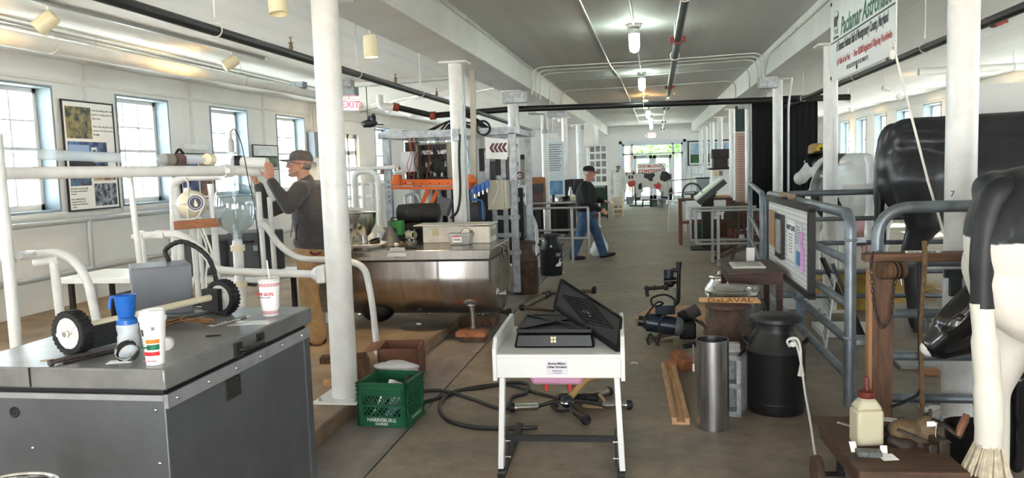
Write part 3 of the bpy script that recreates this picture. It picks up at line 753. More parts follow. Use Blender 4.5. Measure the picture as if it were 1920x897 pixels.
# wheeled axle of a can dolly lying on the lid
def wheel(mb_t, mb_h, mb_x, c, ax, R_=0.082, w=0.05):
    c, ax = V(c), V(ax).normalized()
    mb_t.lathe([(R_*0.72, -w/2), (R_*0.95, -w/2), (R_, -w/3), (R_, w/3), (R_*0.95, w/2), (R_*0.72, w/2), (R_*0.72, -w/2)], c, 36, ax, cap=False)
    for k in range(28):
        a = 2*PI*k/28; x = ax.orthogonal().normalized(); y = ax.cross(x); d = x*math.cos(a)+y*math.sin(a)
        mb_t.bar(c+d*R_-ax*w*0.45, c+d*R_+ax*w*0.45, 0.009, 0.006, d)
    mb_h.lathe([(0.016, -w*0.2), (R_*0.3, -w*0.15), (R_*0.7, -w*0.35), (R_*0.73, -w*0.45), (R_*0.73, w*0.45), (R_*0.3, w*0.2), (0.016, w*0.3)], c, 36, ax)
    for k in range(5):
        a = 2*PI*k/5; x = ax.orthogonal().normalized(); y = ax.cross(x); d = x*math.cos(a)+y*math.sin(a)
        mb_h.bar(c+d*0.015-ax*w*0.28, c+d*R_*0.7-ax*w*0.34, 0.012, 0.02, ax)
    mb_x.cyl(c-ax*w*0.75, c+ax*w*0.6, 0.011, n=12)
WA, WB = on_top(140, 664)+V(0,0,0.082), on_top(420, 590)+V(0,0,0.082)
dl = thing('can_dolly', 'can dolly with two white-rimmed black wheels lying on the cooler lid', 'dolly', (WA+WB)/2-V(0,0,0.082))
ax = (WB-WA).normalized()
for q, c in enumerate((WA, WB)):
    t_, h_, x_ = MB(), MB(), MB(); wheel(t_, h_, x_, c, ax if q == 0 else -ax)
    tp = P('tyre', t_, rubber, dl, world=True)
    P('rim', h_, white_pl, tp, world=True, label='white plastic rim'); P('hub_nut', x_, chrome, tp, world=True)
P('axle', MB().cyl(WA+ax*0.04+V(0,0,0.012), WB-ax*0.045+V(0,0,0.012), 0.015), cream_pl, dl, world=True, label='cream painted axle tube')
P('bracket', MB().box(WA+ax*0.12+V(0,0,-0.032), (0.05, 0.17, 0.085), ax.to_track_quat('Y', 'Z').to_matrix()), black_pl, dl, world=True)
P('bracket', MB().box(WB-ax*0.07+V(0,0,0.0), (0.09, 0.03, 0.10), ax.to_track_quat('Y', 'Z').to_matrix()), black_pl, dl, world=True)
# dip cup bottle
dc = thing('teat_dip_cup', 'teat dip bottle with a blue cup top on the cooler lid', 'bottle', on_top(243, 668))
milk_b = milky('frosted_bottle', (214,222,228), 0.45)
P('bottle', MB().lathe([(0.0,0.0),(0.033,0.0),(0.037,0.006),(0.037,0.075),(0.034,0.08),(0.034,0.092),(0.037,0.1),(0.037,0.118),(0.029,0.128)], n=28), milk_b, dc)
P('liquid', MB().lathe([(0.0,0.002),(0.031,0.002),(0.0345,0.007),(0.0345,0.068),(0,0.068)], n=24), M('white_liquid', (226,230,232), 0.3), dc)
blue = M('blue_plastic', (28,96,182), 0.35)
P('collar', MB().lathe([(0.031,0.118),(0.035,0.12),(0.035,0.137),(0.028,0.145),(0.0,0.146)], n=28), blue, dc)
P('cup', MB().lathe([(0.0,0.145),(0.027,0.147),(0.031,0.16),(0.038,0.222),(0.040,0.226),(0.037,0.228),(0.034,0.22),(0.028,0.165),(0.0,0.162)], n=28), blue, dc)
P('hook', MB().tube(rounded([(-0.034,0,0.215),(-0.055,0,0.222),(-0.062,0,0.205),(-0.066,0,0.175)], 0.012), 0.006), blue, dc)
# coffee cup
def paper_cup(name, label, loc, r0, r1, h, rz=0):
    t = thing(name, label, 'cup', loc, rz); return t, (lambda z: r0+(r1-r0)*z/h)
cc, rr_ = paper_cup('coffee_cup', 'white paper coffee cup with orange, green and red stripes and lid', on_top(292, 682), 0.030, 0.044, 0.165)
cupw = M('cup_white', (236,236,236), 0.45)
P('cup_wall', MB().lathe([(0.0,0.004),(0.028,0.004),(0.030,0.0),(0.030,0.002),(0.0435,0.163),(0.044,0.165),(0.042,0.166)], n=36), cupw, cc)
P('lid', MB().lathe([(0.046,0.155),(0.047,0.168),(0.043,0.17),(0.041,0.19),(0.037,0.192),(0.036,0.186),(0.0,0.186)], n=36).box((0.0,-0.03,0.192),(0.02,0.012,0.006)), M('cup_lid', (240,240,240), 0.3), cc)
def band(r, z0, z1, a0, a1, e=0.0006, n=14):
    mb = MB(); vs = []
    for z in (z0, z1):
        for k in range(n+1):
            a = a0+(a1-a0)*k/n; vs.append((math.cos(a)*(r(z)+e), math.sin(a)*(r(z)+e), z))
    mb.add(vs, [(k, k+1, n+2+k, n+1+k) for k in range(n)]); return mb
for nm, c, z0, z1, a0, a1 in (('stripe', (240,124,30), 0.078, 0.092, -1.75, -0.5), ('stripe', (0,110,78), 0.055, 0.074, -1.7, -0.5), ('stripe', (220,36,44), 0.034, 0.048, -2.9, -0.5)):
    P(nm, band(rr_, z0, z1, a0, a1), M('cup_%d%d%d' % c, c, 0.45), cc)
TXT('lettering', '7-ELEVEN', 0.0105, M('cup_green_ink', (0,110,78), 0.5), cc, cc.location+V(-0.012, -rr_(0.064)-0.0002, 0.064), (1,-0.33,0), (0,0.08,1), bold=0.0003)
TXT('lettering', 'care. cup of love', 0.008, M('cup_red_ink', (200,40,48), 0.5), cc, cc.location+V(0.0, -rr_(0.012)-0.001, 0.016), (1,0,0), (0,0.08,1))
for k in range(6):
    P('print_line', band(rr_, 0.098-k*0.0, 0.0985, -2.3, -2.2), ink, cc) if k == 0 else P('print_line', band(rr_, 0.1-0.009*k, 0.1025-0.009*k, -2.32, -1.86), M('cup_grey_ink', (110,140,130), 0.6), cc)
P('logo', band(rr_, 0.104, 0.128, -2.2, -1.85), M('cup_logo_ink', (60,70,68), 0.6), cc)
P('sticker', band(rr_, 0.125, 0.137, -1.12, -0.86), M('cup_grey_sticker', (110,138,136), 0.6), cc)
P('sticker', band(rr_, 0.1, 0.121, -1.1, -0.95), M('cup_pale_sticker', (206,208,208), 0.6), cc)
# soft drink cup
dk, rd = paper_cup('drink_cup', 'white paper drink cup with red checks, lid and straw', on_top(508, 591), 0.036, 0.049, 0.165)
P('cup_wall', MB().lathe([(0.0,0.003),(0.034,0.003),(0.036,0.0),(0.036,0.002),(0.049,0.165)], n=36), cupw, dk)
P('lid', MB().lathe([(0.05,0.16),(0.051,0.172),(0.046,0.174),(0.045,0.168),(0.0,0.17)], n=36), milky('clear_lid', (230,232,232), 0.3), dk)
P('straw', MB().cyl((0.005,0,0.15), (-0.004,0,0.255), 0.0035, n=10), white_pl, dk)
chk = M('cup_check_red', (178,30,48), 0.5)
for row, (z0, z1) in enumerate(((0.148,0.1535),(0.1425,0.148),(0.137,0.1425),(0.0195,0.025),(0.014,0.0195),(0.0085,0.014))):
    mb = MB(); N_ = 44
    for k in range(N_):
        if (k+row) % 2: q = band(rd, z0, z1, 2*PI*k/N_, 2*PI*(k+1)/N_, n=1); mb.add(q.v, q.f)
    P('check_row', mb, chk, dk)
TXT('lettering', 'FIVE GUYS', 0.019, chk, dk, dk.location+V(-0.002, -rd(0.1)-0.0015, 0.103), (1,0,0), (0,0.08,1), bold=0.0006)
TXT('lettering', 'BURGERS and FRIES', 0.0072, ink, dk, dk.location+V(-0.004, -rd(0.088)-0.0008, 0.088), (1,0,0), (0,0.08,1))
# small things on the lid
S('bottle_cap', MB().lathe([(0.0,0),(0.021,0),(0.024,0.004),(0.024,0.034),(0.0,0.036)], on_top(322, 652)+V(0,0,0.024)-V(0,0.02,0), 24, (0.4,-1,0)), white_pl, 'white round plastic cap standing beside the striped coffee cup', 'cap')
sr = thing('strainer_ring', 'shiny metal hoop propped on a small paper on the cooler', 'ring', on_top(240, 676))
P('hoop', MB().lathe([(0.036,-0.012),(0.038,-0.012),(0.040,0.012),(0.038,0.012),(0.036,-0.012)], (0,0,0.034), 32, (0.15,-0.75,0.65), cap=False), chrome, sr)
P('back_rim', MB().ring((0,0.004,0.026), 0.037, 0.004, (0.15,-0.75,0.65)), black_pl, sr)
S('paper_slip', MB().box(on_top(226, 679)+V(0,0,0.001), (0.085, 0.05, 0.0012), 0.35), paper, 'small white paper slip under the metal hoop', 'paper')
S('metal_rod', MB().tube([on_top(92, 687)+V(0,0,0.011), on_top(225, 655)+V(0,0,0.011)], 0.0085, 10).cyl(on_top(92, 687)+V(0,0,0.011), on_top(101, 685)+V(0,0,0.011), 0.0115), M('rod_steel', (120,112,108), 0.4, metal=0.7, var=0.3, vscale=30), 'round metal rod with a rusty tip on the cooler lid', 'rod')
S('metal_bar', MB().bar(on_top(115, 684)+V(0.01,0,0.004), on_top(222, 661)+V(0,0,0.004), 0.012, 0.007), dark_metal, 'flat dark metal bar beside the rod on the cooler lid', 'bar')
S('dry_leaf', MB().prism([(0,0),(0.03,0.012),(0.07,0.004),(0.1,0.016),(0.06,0.022),(0.02,0.02)], on_top(75, 678), (0.95,0.3,0), (-0.3,0.95,0), 0.002), M('tan_leaf', (176,132,80), 0.8), 'dry tan scrap lying next to the metal rod', 'scrap')
leather = M('leather', (142,104,68), 0.7, var=0.3, vscale=30)
lt = thing('leather_strap', 'tangled brown leather strap on the cooler lid', 'strap', on_top(350, 612))
rs_ = random.Random(3)
for k in range(5):
    c0 = V(rs_.uniform(-0.02,0.02), rs_.uniform(-0.03,0.03), 0.006+k*0.004)
    pts = spline([c0+V(-0.07,-0.035,0), c0+V(-0.03,0.02+0.01*k,0.01), c0+V(0.02,-0.01*k,0.014), c0+V(0.05,0.035,0.004), c0+V(0.085+0.01*k,0.04,0)], 5)
    P('strap_loop', MB().tube(pts, 0.005, 6), leather, lt)
S('rubber_hose', MB().tube(spline([on_top(290, 596)+V(0,0,0.012), on_top(340, 598)+V(0,0,0.012), on_top(395, 590)+V(0,0,0.012), on_top(375, 575)+V(0,0,0.012), on_top(330, 583)+V(0,0,0.012)], 8), 0.01, 8), M('grey_hose', (82,84,84), 0.6), 'loop of dark grey hose between the dolly wheels', 'hose')
nm = thing('name_sign', 'white paper sign reading MILK CAN DOLLY on the cooler', 'sign', on_top(432, 602))
a_, b_ = on_top(388, 612), on_top(476, 589); dv = (b_-a_).normalized(); nv = V(-dv.y, dv.x, 0)
P('card', MB().prism([(-0.125,-0.016),(0.125,-0.016),(0.125,0.016),(-0.125,0.016)], on_top(432, 602)+V(0,0,0.0005), dv, nv, 0.001), paper, nm, world=True)
TXT('lettering', 'MILK CAN DOLLY', 0.026, ink, nm, on_top(432, 602)+V(0,0,0.0016), dv, nv, bold=0.0004)
pc = thing('photo_card', 'glossy photo card lying beside the dolly sign', 'card', on_top(470, 605))
P('card', MB().prism([(-0.085,-0.05),(0.1,-0.05),(0.06,0.045),(-0.06,0.045)], on_top(470, 606)+V(0,0,0.0005), (1,0.15,0), (-0.15,1,0), 0.001), M('card_gloss', (222,222,220), 0.15), pc, world=True)
P('picture', MB().prism([(-0.06,-0.03),(-0.02,-0.03),(-0.01,0.02),(-0.045,0.02)], on_top(470, 606)+V(0,0,0.0017), (1,0.15,0), (-0.15,1,0), 0.0004), M('card_tan', (176,140,120), 0.3), pc, world=True)
for i, (a, b) in enumerate((((386,632),(412,631)), ((452,600),(460,598)))): 
    S('twig', MB().tube([on_top(*a)+V(0,0,0.003), on_top(*b)+V(0,0.01,0.003)], 0.0025, 6), dark_metal, ('thin dark twig lying in front of the dolly sign', 'small dark bolt near the far dolly wheel')[i], ('twig','bolt')[i])
# steel pail in front of the cooler
pl = thing('steel_pail', 'stainless pail standing in front of the grey cooler', 'pail', gz(75, 884, 0.77)-V(0, 0.155, 0.77))
RIMZ = 0.77
P('pail_wall', MB().lathe([(0.0,0.30),(0.10,0.30),(0.115,0.32),(0.152,RIMZ-0.01),(0.147,RIMZ-0.012),(0.11,0.33),(0.0,0.315)], n=40), steel, pl)
P('rim', MB().ring((0,0,RIMZ-0.008), 0.153, 0.0065, n=40), chrome, pl)
P('stand_ring', MB().lathe([(0.115,0.0),(0.12,0.0),(0.105,0.30),(0.1,0.30)], n=32, cap=False), steel, pl)
P('bail', MB().tube([(0.155*math.cos(a), 0.155*math.sin(a)*0.98, RIMZ-0.02-0.03*math.sin(a)) for a in [PI*k/12 for k in range(13)]], 0.004, 6), chrome, pl)

# ================================================================ MILKING STALL PIPEWORK
PR = 0.027
def stall(name, label, lines, r=PR, fittings=(), cat='stall pipe', group='white stall pipes', floor=0.1):
    p0 = V(lines[0][0]); z = min(V(p).z for l in lines for p in l)-r
    t = thing(name, label, cat, (p0.x, p0.y, z), 0, group)
    for l in lines: P('pipe', MB().tube(l, r, 12), pipe_white, t, world=True)
    for f, d in fittings: f = V(f); d = V(d).normalized(); P('fitting', MB().cyl(f-d*0.035, f+d*0.035, r*1.28, n=14).box(f, (r*2.9, r*2.9, 0.03)), pipe_white, t, world=True)
    return t
def down(px, py, Y, z0=0.1):
    p = gy(px, py, Y); return [p, V(p.x, p.y, z0)]
# long vacuum line and glass milk line
A, B = gy(-60, 326, 3.5), gy(452, 320, 5.15)
stall('vacuum_line', 'thick white vacuum pipe running level past the glass jar', [[A, B]], 0.036, [(lerp(A, B, 0.93), B-A)], 'pipe', None)
A, B = gy(-60, 284, 3.5), gy(318, 300, 4.9)
gl = thing('glass_milk_line', 'clear glass milk pipe above the white vacuum line', 'pipe', A-V(0,0,0.033))
P('glass_pipe', MB().tube([A, B], 0.03, 20, cap=False), milky('line_glass', (226,236,240), 0.55), gl, world=True)
P('glass_pipe', MB().tube([B+(B-A).normalized()*0.13, gy(392, 300, 5.05)], 0.028, 20, cap=False), milky('line_glass', (226,236,240), 0.55), gl, world=True)
d_ = (B-A).normalized()
P('clamp', MB().cyl(B-d_*0.06, B+d_*0.02, 0.042, n=20), M('gasket_grey', (150,146,138), 0.5), gl, world=True)
P('clamp', MB().cyl(B+d_*0.04, B+d_*0.12, 0.044, n=20), M('pink_gum', (128,96,92), 0.5, var=0.3), gl, world=True)
P('clamp_screw', MB().tube(spline([B+d_*0.06+V(0,0,0.04), B+d_*0.1+V(0,0,0.075), B+d_*0.14+V(0,0,0.045)], 4), 0.009, 8).cyl(B+d_*0.02+V(0,-0.05,0.01), B+d_*0.14+V(0,-0.05,0.02), 0.012), dark_metal, gl, world=True)
e = gy(393, 299, 5.05); P('rubber_end', MB().cyl(e-d_*0.03, e+d_*0.03, 0.04, n=20), cream_pl, gl, world=True)
P('elbow', MB().tube(rounded([e+d_*0.03, gy(420, 298, 5.1), gy(421, 338, 5.1)], 0.03), 0.014, 12), clear_glass, gl, world=True)
# near post and stall divider left
stall('stall_post', 'white steel stall post beside the grey cooler', [[gy(-8, 250, 3.4), gy(38, 720, 3.4), V(gy(38, 720, 3.4).x, 3.4, 0.1)]], 0.029)
Y0 = 3.9
stall('stall_divider', 'bent white divider pipe with a collar, nearest the cooler', [rounded([gy(18, 481, 3.45), gy(62, 479, Y0), gy(120, 472, Y0), gy(162, 515, Y0), gy(190, 640, Y0), V(gy(190,640,Y0).x, Y0, 0.1)], 0.14, 8), [gy(66, 493, Y0), gy(112, 486, Y0)], [gy(100, 485, Y0), V(gy(122,600,Y0).x, Y0, 0.1)]],
      0.024, [(gy(62, 479, Y0), (1,0,0)), (gy(20, 481, 3.45), (1,0.3,0))])
stall('stall_post', 'thin white stall post in front of the milk truck poster', [[gy(243, 326, 4.6), gy(270, 560, 4.6), V(gy(270,560,4.6).x, 4.6, 0.1)]], 0.019)
Y1 = 5.0
cp = rounded([gy(262, 443, Y1), gy(340, 437, Y1), gy(383, 472, Y1), gy(404, 506, Y1), gy(450, 510, Y1), gy(606, 515, Y1)], 0.16, 8)
stall('stall_divider', 'swan-neck white divider pipe bolted to the first column', [cp, [gy(265, 440, Y1), V(gy(274,560,Y1).x, Y1, 0.1)]], 0.027, [(gy(262, 443, Y1), (0,0,1)), (gy(302, 441, Y1), (1,0,0))])
S('flange', MB().box(gy(605, 514, Y1), (0.06, 0.1, 0.12)).sph(gy(596, 514, Y1), (0.05,0.05,0.05), 10, 6), pipe_white, 'white bolted flange clamp on the first column', 'clamp', bevel=0.01)
Y2 = 6.2
cp = rounded([gy(470, 418, Y2), gy(496, 420, Y2), gy(524, 462, Y2), gy(560, 486, Y2), gy(612, 487, Y2), gy(650, 488, Y2), gy(684, 500, Y2), gy(697, 560, Y2), gy(708, 664, Y2)], 0.2, 7)
stall('stall_divider', 'long bent white divider pipe passing behind the first column to the floor', [cp], 0.027)
for i, (px, py, Y, r, pz) in enumerate(((327, 333, 6.0, 0.03, None), (395, 345, 5.5, 0.025, None), (372, 420, 6.4, 0.022, None), (485, 360, 6.3, 0.022, None), (505, 370, 6.32, 0.022, None), (440, 420, 6.3, 0.02, None))):
    q = gy(px, py, Y)
    stall('stall_post', ('tall white post under the cream pulsator unit', 'white post supporting the glass jar bracket', 'slim white post behind the swan-neck pipe', 'white post between the jar and the man in grey', 'white post beside the man in grey', 'far slim white post behind the glass jar')[i], [[q, V(q.x+0.02, Y, 0.1)]], r)
q = gy(322, 400, 6.0)
stall('stall_divider', 'white hooped pipe arching behind the cream pulsator unit', [rounded([V(q.x-0.03, 6.0, 0.1), gy(325, 345, 6.0), gy(345, 332, 6.0), gy(418, 330, 5.9)], 0.16, 7)], 0.036)
for i, (px0, px1, py, Y) in enumerate(((600, 742, 318, 9.0), (640, 770, 345, 10.4), (600, 710, 372, 9.6))):
    stall('stall_rail', 'level white stall rail seen beyond the man in grey, %s one' % ('upper','middle','lower')[i], [[gy(px0, py+2, Y), gy(px1, py-4, Y)], [gy(px0+2, py+2, Y), V(gy(px0+2, py+2, Y).x, Y, 0.1)]], 0.025)
Y3 = 8.6
def hoop(px0, px1, ptop, Y, r, label):
    a, b = gy(px0, ptop, Y), gy(px1, ptop, Y)
    stall('stall_hoop', label, [rounded([V(a.x, Y, 0.1), a, b, V(b.x, Y, 0.1)], 0.12, 8)], r)
hoop(663, 708, 322, 8.9, 0.033, 'large white stall hoop behind the steel bowl')
hoop(680, 698, 342, 9.3, 0.024, 'small white stall hoop inside the larger one')
hoop(737, 770, 322, 10.6, 0.028, 'white stall hoop behind the galvanised frame')
hoop(575, 600, 300, 7.6, 0.03, 'white stall hoop hidden behind the first column')
cp = rounded([gy(643, 392, 8.2), gy(690, 396, 8.2), gy(704, 428, 8.2), gy(726, 440, 8.2), V(gy(726,440,8.2).x+0.05, 8.2, 0.6)], 0.15, 6)
stall('stall_divider', 'bent white divider pipe dropping behind the tank lid', [cp, [gy(647, 395, 8.2), V(gy(647,395,8.2).x, 8.2, 0.1)]], 0.03)
# receiver jar
jc = gy(441, 390, 5.2); jr = V(jc.x, 5.2, 0.1)
jar = thing('receiver_jar', 'big clear glass milk receiver jar on a white pipe stem', 'jar', jr)
zb, zt = gy(441, 437, 5.2).z-0.1, gy(441, 344, 5.2).z-0.1; H_ = zt-zb
prof = [(0.03, zb-0.08), (0.032, zb-0.01), (0.06, zb+0.01), (0.11, zb+0.05), (0.138, zb+0.11), (0.143, zb+0.19), (0.138, zb+0.26), (0.115, zb+H_-0.035), (0.07, zb+H_-0.008), (0.032, zb+H_), (0.026, zb+H_+0.05)]
P('glass_body', MB().lathe(prof, n=48, cap=False), glass('jar_glass', (232,241,245), 0.13), jar)
P('inner_tube', MB().tube([(0,0,zb+0.01), (0,0,zt+0.22)], 0.012, 14, cap=False), clear_glass, jar)
P('rubber_stopper', MB().lathe([(0.045,zt+0.06),(0.042,zt+0.10),(0.0,zt+0.10)], n=20).lathe([(0.0,zt+0.06),(0.045,zt+0.06)], n=20), dark_metal, jar)
P('float_valve', MB().lathe([(0.016,zt+0.22),(0.022,zt+0.24),(0.022,zt+0.30),(0.01,zt+0.32),(0.008,zt+0.36),(0.0,zt+0.37)], n=18), M('valve_grey', (170,168,166), 0.4), jar)
P('valve_wire', MB().tube(spline([(0,0,zt+0.36),(0.03,0.01,zt+0.38),(0.07,0.02,zt+0.27),(0.1,0.03,zt+0.02),(0.13,0.03,zt-0.16),(0.15,0.02,zb-0.05),(0.16,0.0,zb-0.3)], 6), 0.004, 6), rubber, jar)
P('stem', MB().lathe([(0.036,0.0),(0.036,zb-0.06),(0.03,zb-0.05)], n=24), pipe_white, jar)
for z in (zb-0.10, zb-0.36): P('collar', MB().lathe([(0.03,z-0.03),(0.05,z-0.03),(0.05,z+0.012),(0.03,z+0.012)], n=24, cap=False), cream_pl, jar)
P('side_tube', MB().tube(rounded([(-0.085,0.01,zt-0.01), (-0.085,0.01,zt+0.16), (-0.04,0.0,zt+0.16)], 0.03), 0.013, 12), clear_glass, jar)
# pulsator unit
pu_c = gy(360, 383, 5.5); pu = thing('pulsator_unit', 'cream round vacuum unit with a dark dial on the stall', 'vacuum unit', V(pu_c.x, pu_c.y, pu_c.z-0.13))
P('drum', MB().sph((0,0,0.13), (0.115,0.10,0.105), 24, 14).lathe([(0.03,0.22),(0.025,0.255),(0.0,0.255)], (-0.03,0,0), 14), cream_pl, pu)
P('gauge', MB().lathe([(0.0,-0.0),(0.062,0.0),(0.066,0.01),(0.066,0.05),(0.0,0.055)], (0.075,-0.05,0.14), 28, (0.35,-1,0.05)), M('gauge_white', (214,214,212), 0.4), pu)
gdir = V(0.35,-1,0.05).normalized(); gc = V(0.075,-0.05,0.14)+gdir*0.055
gp_ = P('dial', MB().lathe([(0,0.0),(0.055,0.0),(0.055,0.002),(0.0,0.002)], gc, 28, gdir), M('dial_navy', (44,44,70), 0.4), pu)
P('emblem', MB().lathe([(0.042,0.003),(0.046,0.003),(0.046,0.0035),(0.042,0.0035)], gc, 28, gdir, cap=False), paper, gp_)
gxv = V(0,0,1).cross(gdir).normalized()
P('emblem', MB().prism([(-0.004,-0.03),(0.012,-0.028),(0.018,-0.012),(0.008,0.008),(0.0,0.032),(-0.008,0.008),(-0.012,-0.016)], gc+gdir*0.003, gxv, (0,0,1), 0.001), cream_pl, gp_)
P('cradle_wire', MB().tube(rounded([(-0.13,-0.06,0.13),(-0.09,-0.1,0.02),(0.10,-0.1,0.02),(0.14,-0.06,0.13)], 0.05), 0.007, 8).tube([(-0.14,-0.02,0.13),(0.0,-0.115,0.135),(0.14,-0.02,0.13)], 0.006, 8).tube(rounded([(0.02,-0.1,0.02),(0.04,-0.11,0.15),(0.02,-0.06,0.3),(-0.04,0,0.33)], 0.06), 0.007, 8), conduit_w, pu)
P('foot', MB().cyl((0,0,-0.72), (0,0,0.03), 0.02), pipe_white, pu)
for k in (-1, 1): P('air_tube', MB().tube(spline([(0.03*k+0.03,-0.06,0.0),(0.06*k+0.08,-0.07,-0.2),(0.05*k+0.06,-0.06,-0.45),(0.1*k,-0.03,-0.6)], 6), 0.007, 8), white_pl, pu)
S('wood_block', MB().bar(gy(330, 423, 5.4), gy(412, 417, 5.4), 0.06, 0.065), M('wood_orange', (170,104,62), 0.6, var=0.25, vscale=8, stretch=(1,6,6)), 'varnished brown wood block clamped behind the glass jar', 'wood block', bevel=0.003)
# grey bucket and low white table behind the stall
tb = thing('low_table', 'low white table with dark legs under the windows', 'table', (-4.4, 6.78, 0.1))
P('table_top', MB().box((0,0,0.62), (2.2, 0.7, 0.05)), white_pl, tb, bevel=0.005)
for sx in (-1, 1):
    for sy in (-1, 1): P('leg', MB().box((sx*0.98, sy*0.28, 0.3), (0.04, 0.04, 0.6)), dark_metal, tb)
    P('stretcher', MB().box((sx*0.98, 0, 0.12), (0.03, 0.52, 0.03)), dark_metal, tb)
bk = thing('rubber_tub', 'large grey rubber tub standing on the low white table', 'tub', (gy(392, 450, 6.8).x, 6.78, 0.745))
P('tub_wall', MB().lathe([(0.0,0.0),(0.24,0.0),(0.28,0.02),(0.32,0.30),(0.34,0.31),(0.34,0.33),(0.31,0.32),(0.26,0.03),(0.0,0.02)], n=36), M('tub_grey', (78,80,82), 0.6, var=0.2), bk)
bx = thing('equipment_box', 'dark grey equipment case beside the rubber tub on the table', 'case', (gy(478, 448, 6.8).x, 6.82, 0.745))
P('case_body', MB().box((0,0,0.19), (0.36, 0.4, 0.38)), M('case_grey', (70,71,72), 0.55, var=0.15), bx, bevel=0.01)
P('case_latch', MB().box((0.1,-0.205,0.24), (0.04, 0.012, 0.05)), galv, bx)
P('case_handle', MB().tube(rounded([(-0.1,-0.2,0.3),(-0.1,-0.24,0.3),(0.08,-0.24,0.3),(0.08,-0.2,0.3)], 0.02), 0.008), dark_metal, bx)
S('white_hose', MB().tube(spline([gy(372, 400, 5.9), gy(385, 440, 5.9), gy(398, 480, 5.9), gy(388, 505, 5.9)], 6), 0.009, 8), white_pl, 'thin white hose hanging from the brown wood block', 'hose')
for i, (a, b, z) in enumerate((((430,560),(480,545),0.72), ((520,545),(545,520),0.72))):
    S('metal_bracket', MB().bar(gy(a[0], a[1]-30, 6.2), gy(b[0], b[1]-10, 6.2), 0.04, 0.02), dark_metal, 'dark metal bar leaning under the stall pipes, %s one' % ('longer','shorter')[i], 'bar')
# posters on the left wall
def wall_picture(name, label, cat, y0, y1, z0, z1, frame, ft=0.02, x=XL+0.035, bg=paper):
    t = thing(name, label, cat, (x, (y0+y1)/2, z0))
    P('backing', MB().bb(x, x+0.012, y0, y1, z0, z1), bg, t, world=True)
    mb = MB(); X0, X1 = x, x+0.02
    for a, b, c, d in ((y0-ft,y1+ft,z1,z1+ft), (y0-ft,y1+ft,z0-ft,z0), (y0-ft,y0,z0,z1), (y1,y1+ft,z0,z1)): mb.bb(X0, X1, a, b, c, d)
    P('frame', mb, frame, t, world=True)
    return t
def photo(t, y0, y1, z0, z1, cols, seed, x=XL+0.0475, vs=9):
    P('photo', MB().bb(x, x+0.001, y0, y1, z0, z1), M('photo_%s_%d' % (t.name, seed), cols[0], 0.4, col2=cols[1], vscale=vs, contrast=(0.42, 0.58)), t, world=True)
def wtext(t, s, y, z, size, x=XL+0.048, mat=ink, align='LEFT'):
    TXT('lettering', s, size, mat, t, (x, y, z), (0,1,0), (0,0,1), align=align)
yA, yB, zA, zB = 8.74, 9.66, 1.28, 2.64
po = wall_picture('poster', 'tall milk transport poster with truck photos and text between two windows', 'poster', yA, yB, zA, zB, black_pl)
photo(po, yA+0.04, yA+0.5, 2.18, 2.58, ((150,138,90),(44,56,60)), 1)
photo(po, yA+0.04, yA+0.76, 1.96-0.18, 2.14, ((92,126,188),(40,46,70)), 2, vs=5)
# tank lorry drawn in the truck photo
tk = P('photo', MB().bb(XL+0.0487, XL+0.0492, yA+0.05, yA+0.42, 1.98, 2.10), M('photo_tanker', (150,170,205), 0.3, metal=0.4), po, world=True)
for a, b, c, d, m_ in ((0.46,0.56,1.88,2.07,paper), (0.56,0.74,1.88,1.96,paper), (0.05,0.5,1.82,1.9,M('photo_dark', (34,34,44), 0.5)), (0.48,0.54,1.99,2.04,M('photo_dark', (34,34,44), 0.5))):
    P('photo', MB().bb(XL+0.0489, XL+0.0494, yA+a, yA+b, c, d), m_, po, world=True)
for a in (0.12, 0.24, 0.5, 0.67): P('photo', MB().lathe([(0,0),(0.035,0),(0.035,0.001),(0,0.001)], (XL+0.0496, yA+a, 1.835), 16, (1,0,0)), black_pl, po, world=True)
photo(po, yA+0.04, yA+0.42, 1.58, 1.74, ((80,110,150),(60,52,54)), 3)
photo(po, yA+0.46, yB-0.03, 1.64, 1.74, ((200,176,140),(110,80,56)), 4)
photo(po, yA+0.46, yB-0.03, 1.31, 1.6, ((150,160,176),(30,32,38)), 5, vs=14)
for i, s in enumerate(('From the milking parlor, milk is', 'piped to a cooling tank in the', 'dairy room.', '', 'Once a day a big shiny truck', 'comes to our farm to pick up', 'the milk.')):
    if s: wtext(po, s, yA+0.52, 2.55-0.052*i, 0.034)
for i, s in enumerate(('The driver tests the milk', 'for purity and butterfat', 'content.', '', 'After milking all the', 'equipment has to be', 'washed and disinfected', '- twice.')):
    if s: wtext(po, s, yA+0.03, 1.545-0.033*i, 0.031)
p2_ = wall_picture('poster', 'poster with blue and brown animal photos behind the cream vacuum unit', 'poster', 11.15, 12.05, 1.30, 2.0, black_pl)
photo(p2_, 11.18, 11.62, 1.34, 1.96, ((70,90,160),(40,40,60)), 6); photo(p2_, 11.66, 12.02, 1.34, 1.96, ((150,100,70),(50,40,40)), 7)
p3_ = wall_picture('wall_picture', 'framed landscape with pale sky and dark trees beside the man in grey', 'picture', 13.45, 14.4, 1.75, 2.18, black_pl)
photo(p3_, 13.47, 14.38, 1.97, 2.16, ((196,204,210),(222,224,226)), 8); photo(p3_, 13.47, 14.38, 1.77, 1.99, ((84,112,70),(44,60,48)), 9)
S('wall_notice', MB().bb(XL+0.03, XL+0.04, 11.3, 11.95, 2.08, 2.16), paper, 'white caption strip above the animal photo poster', 'notice')
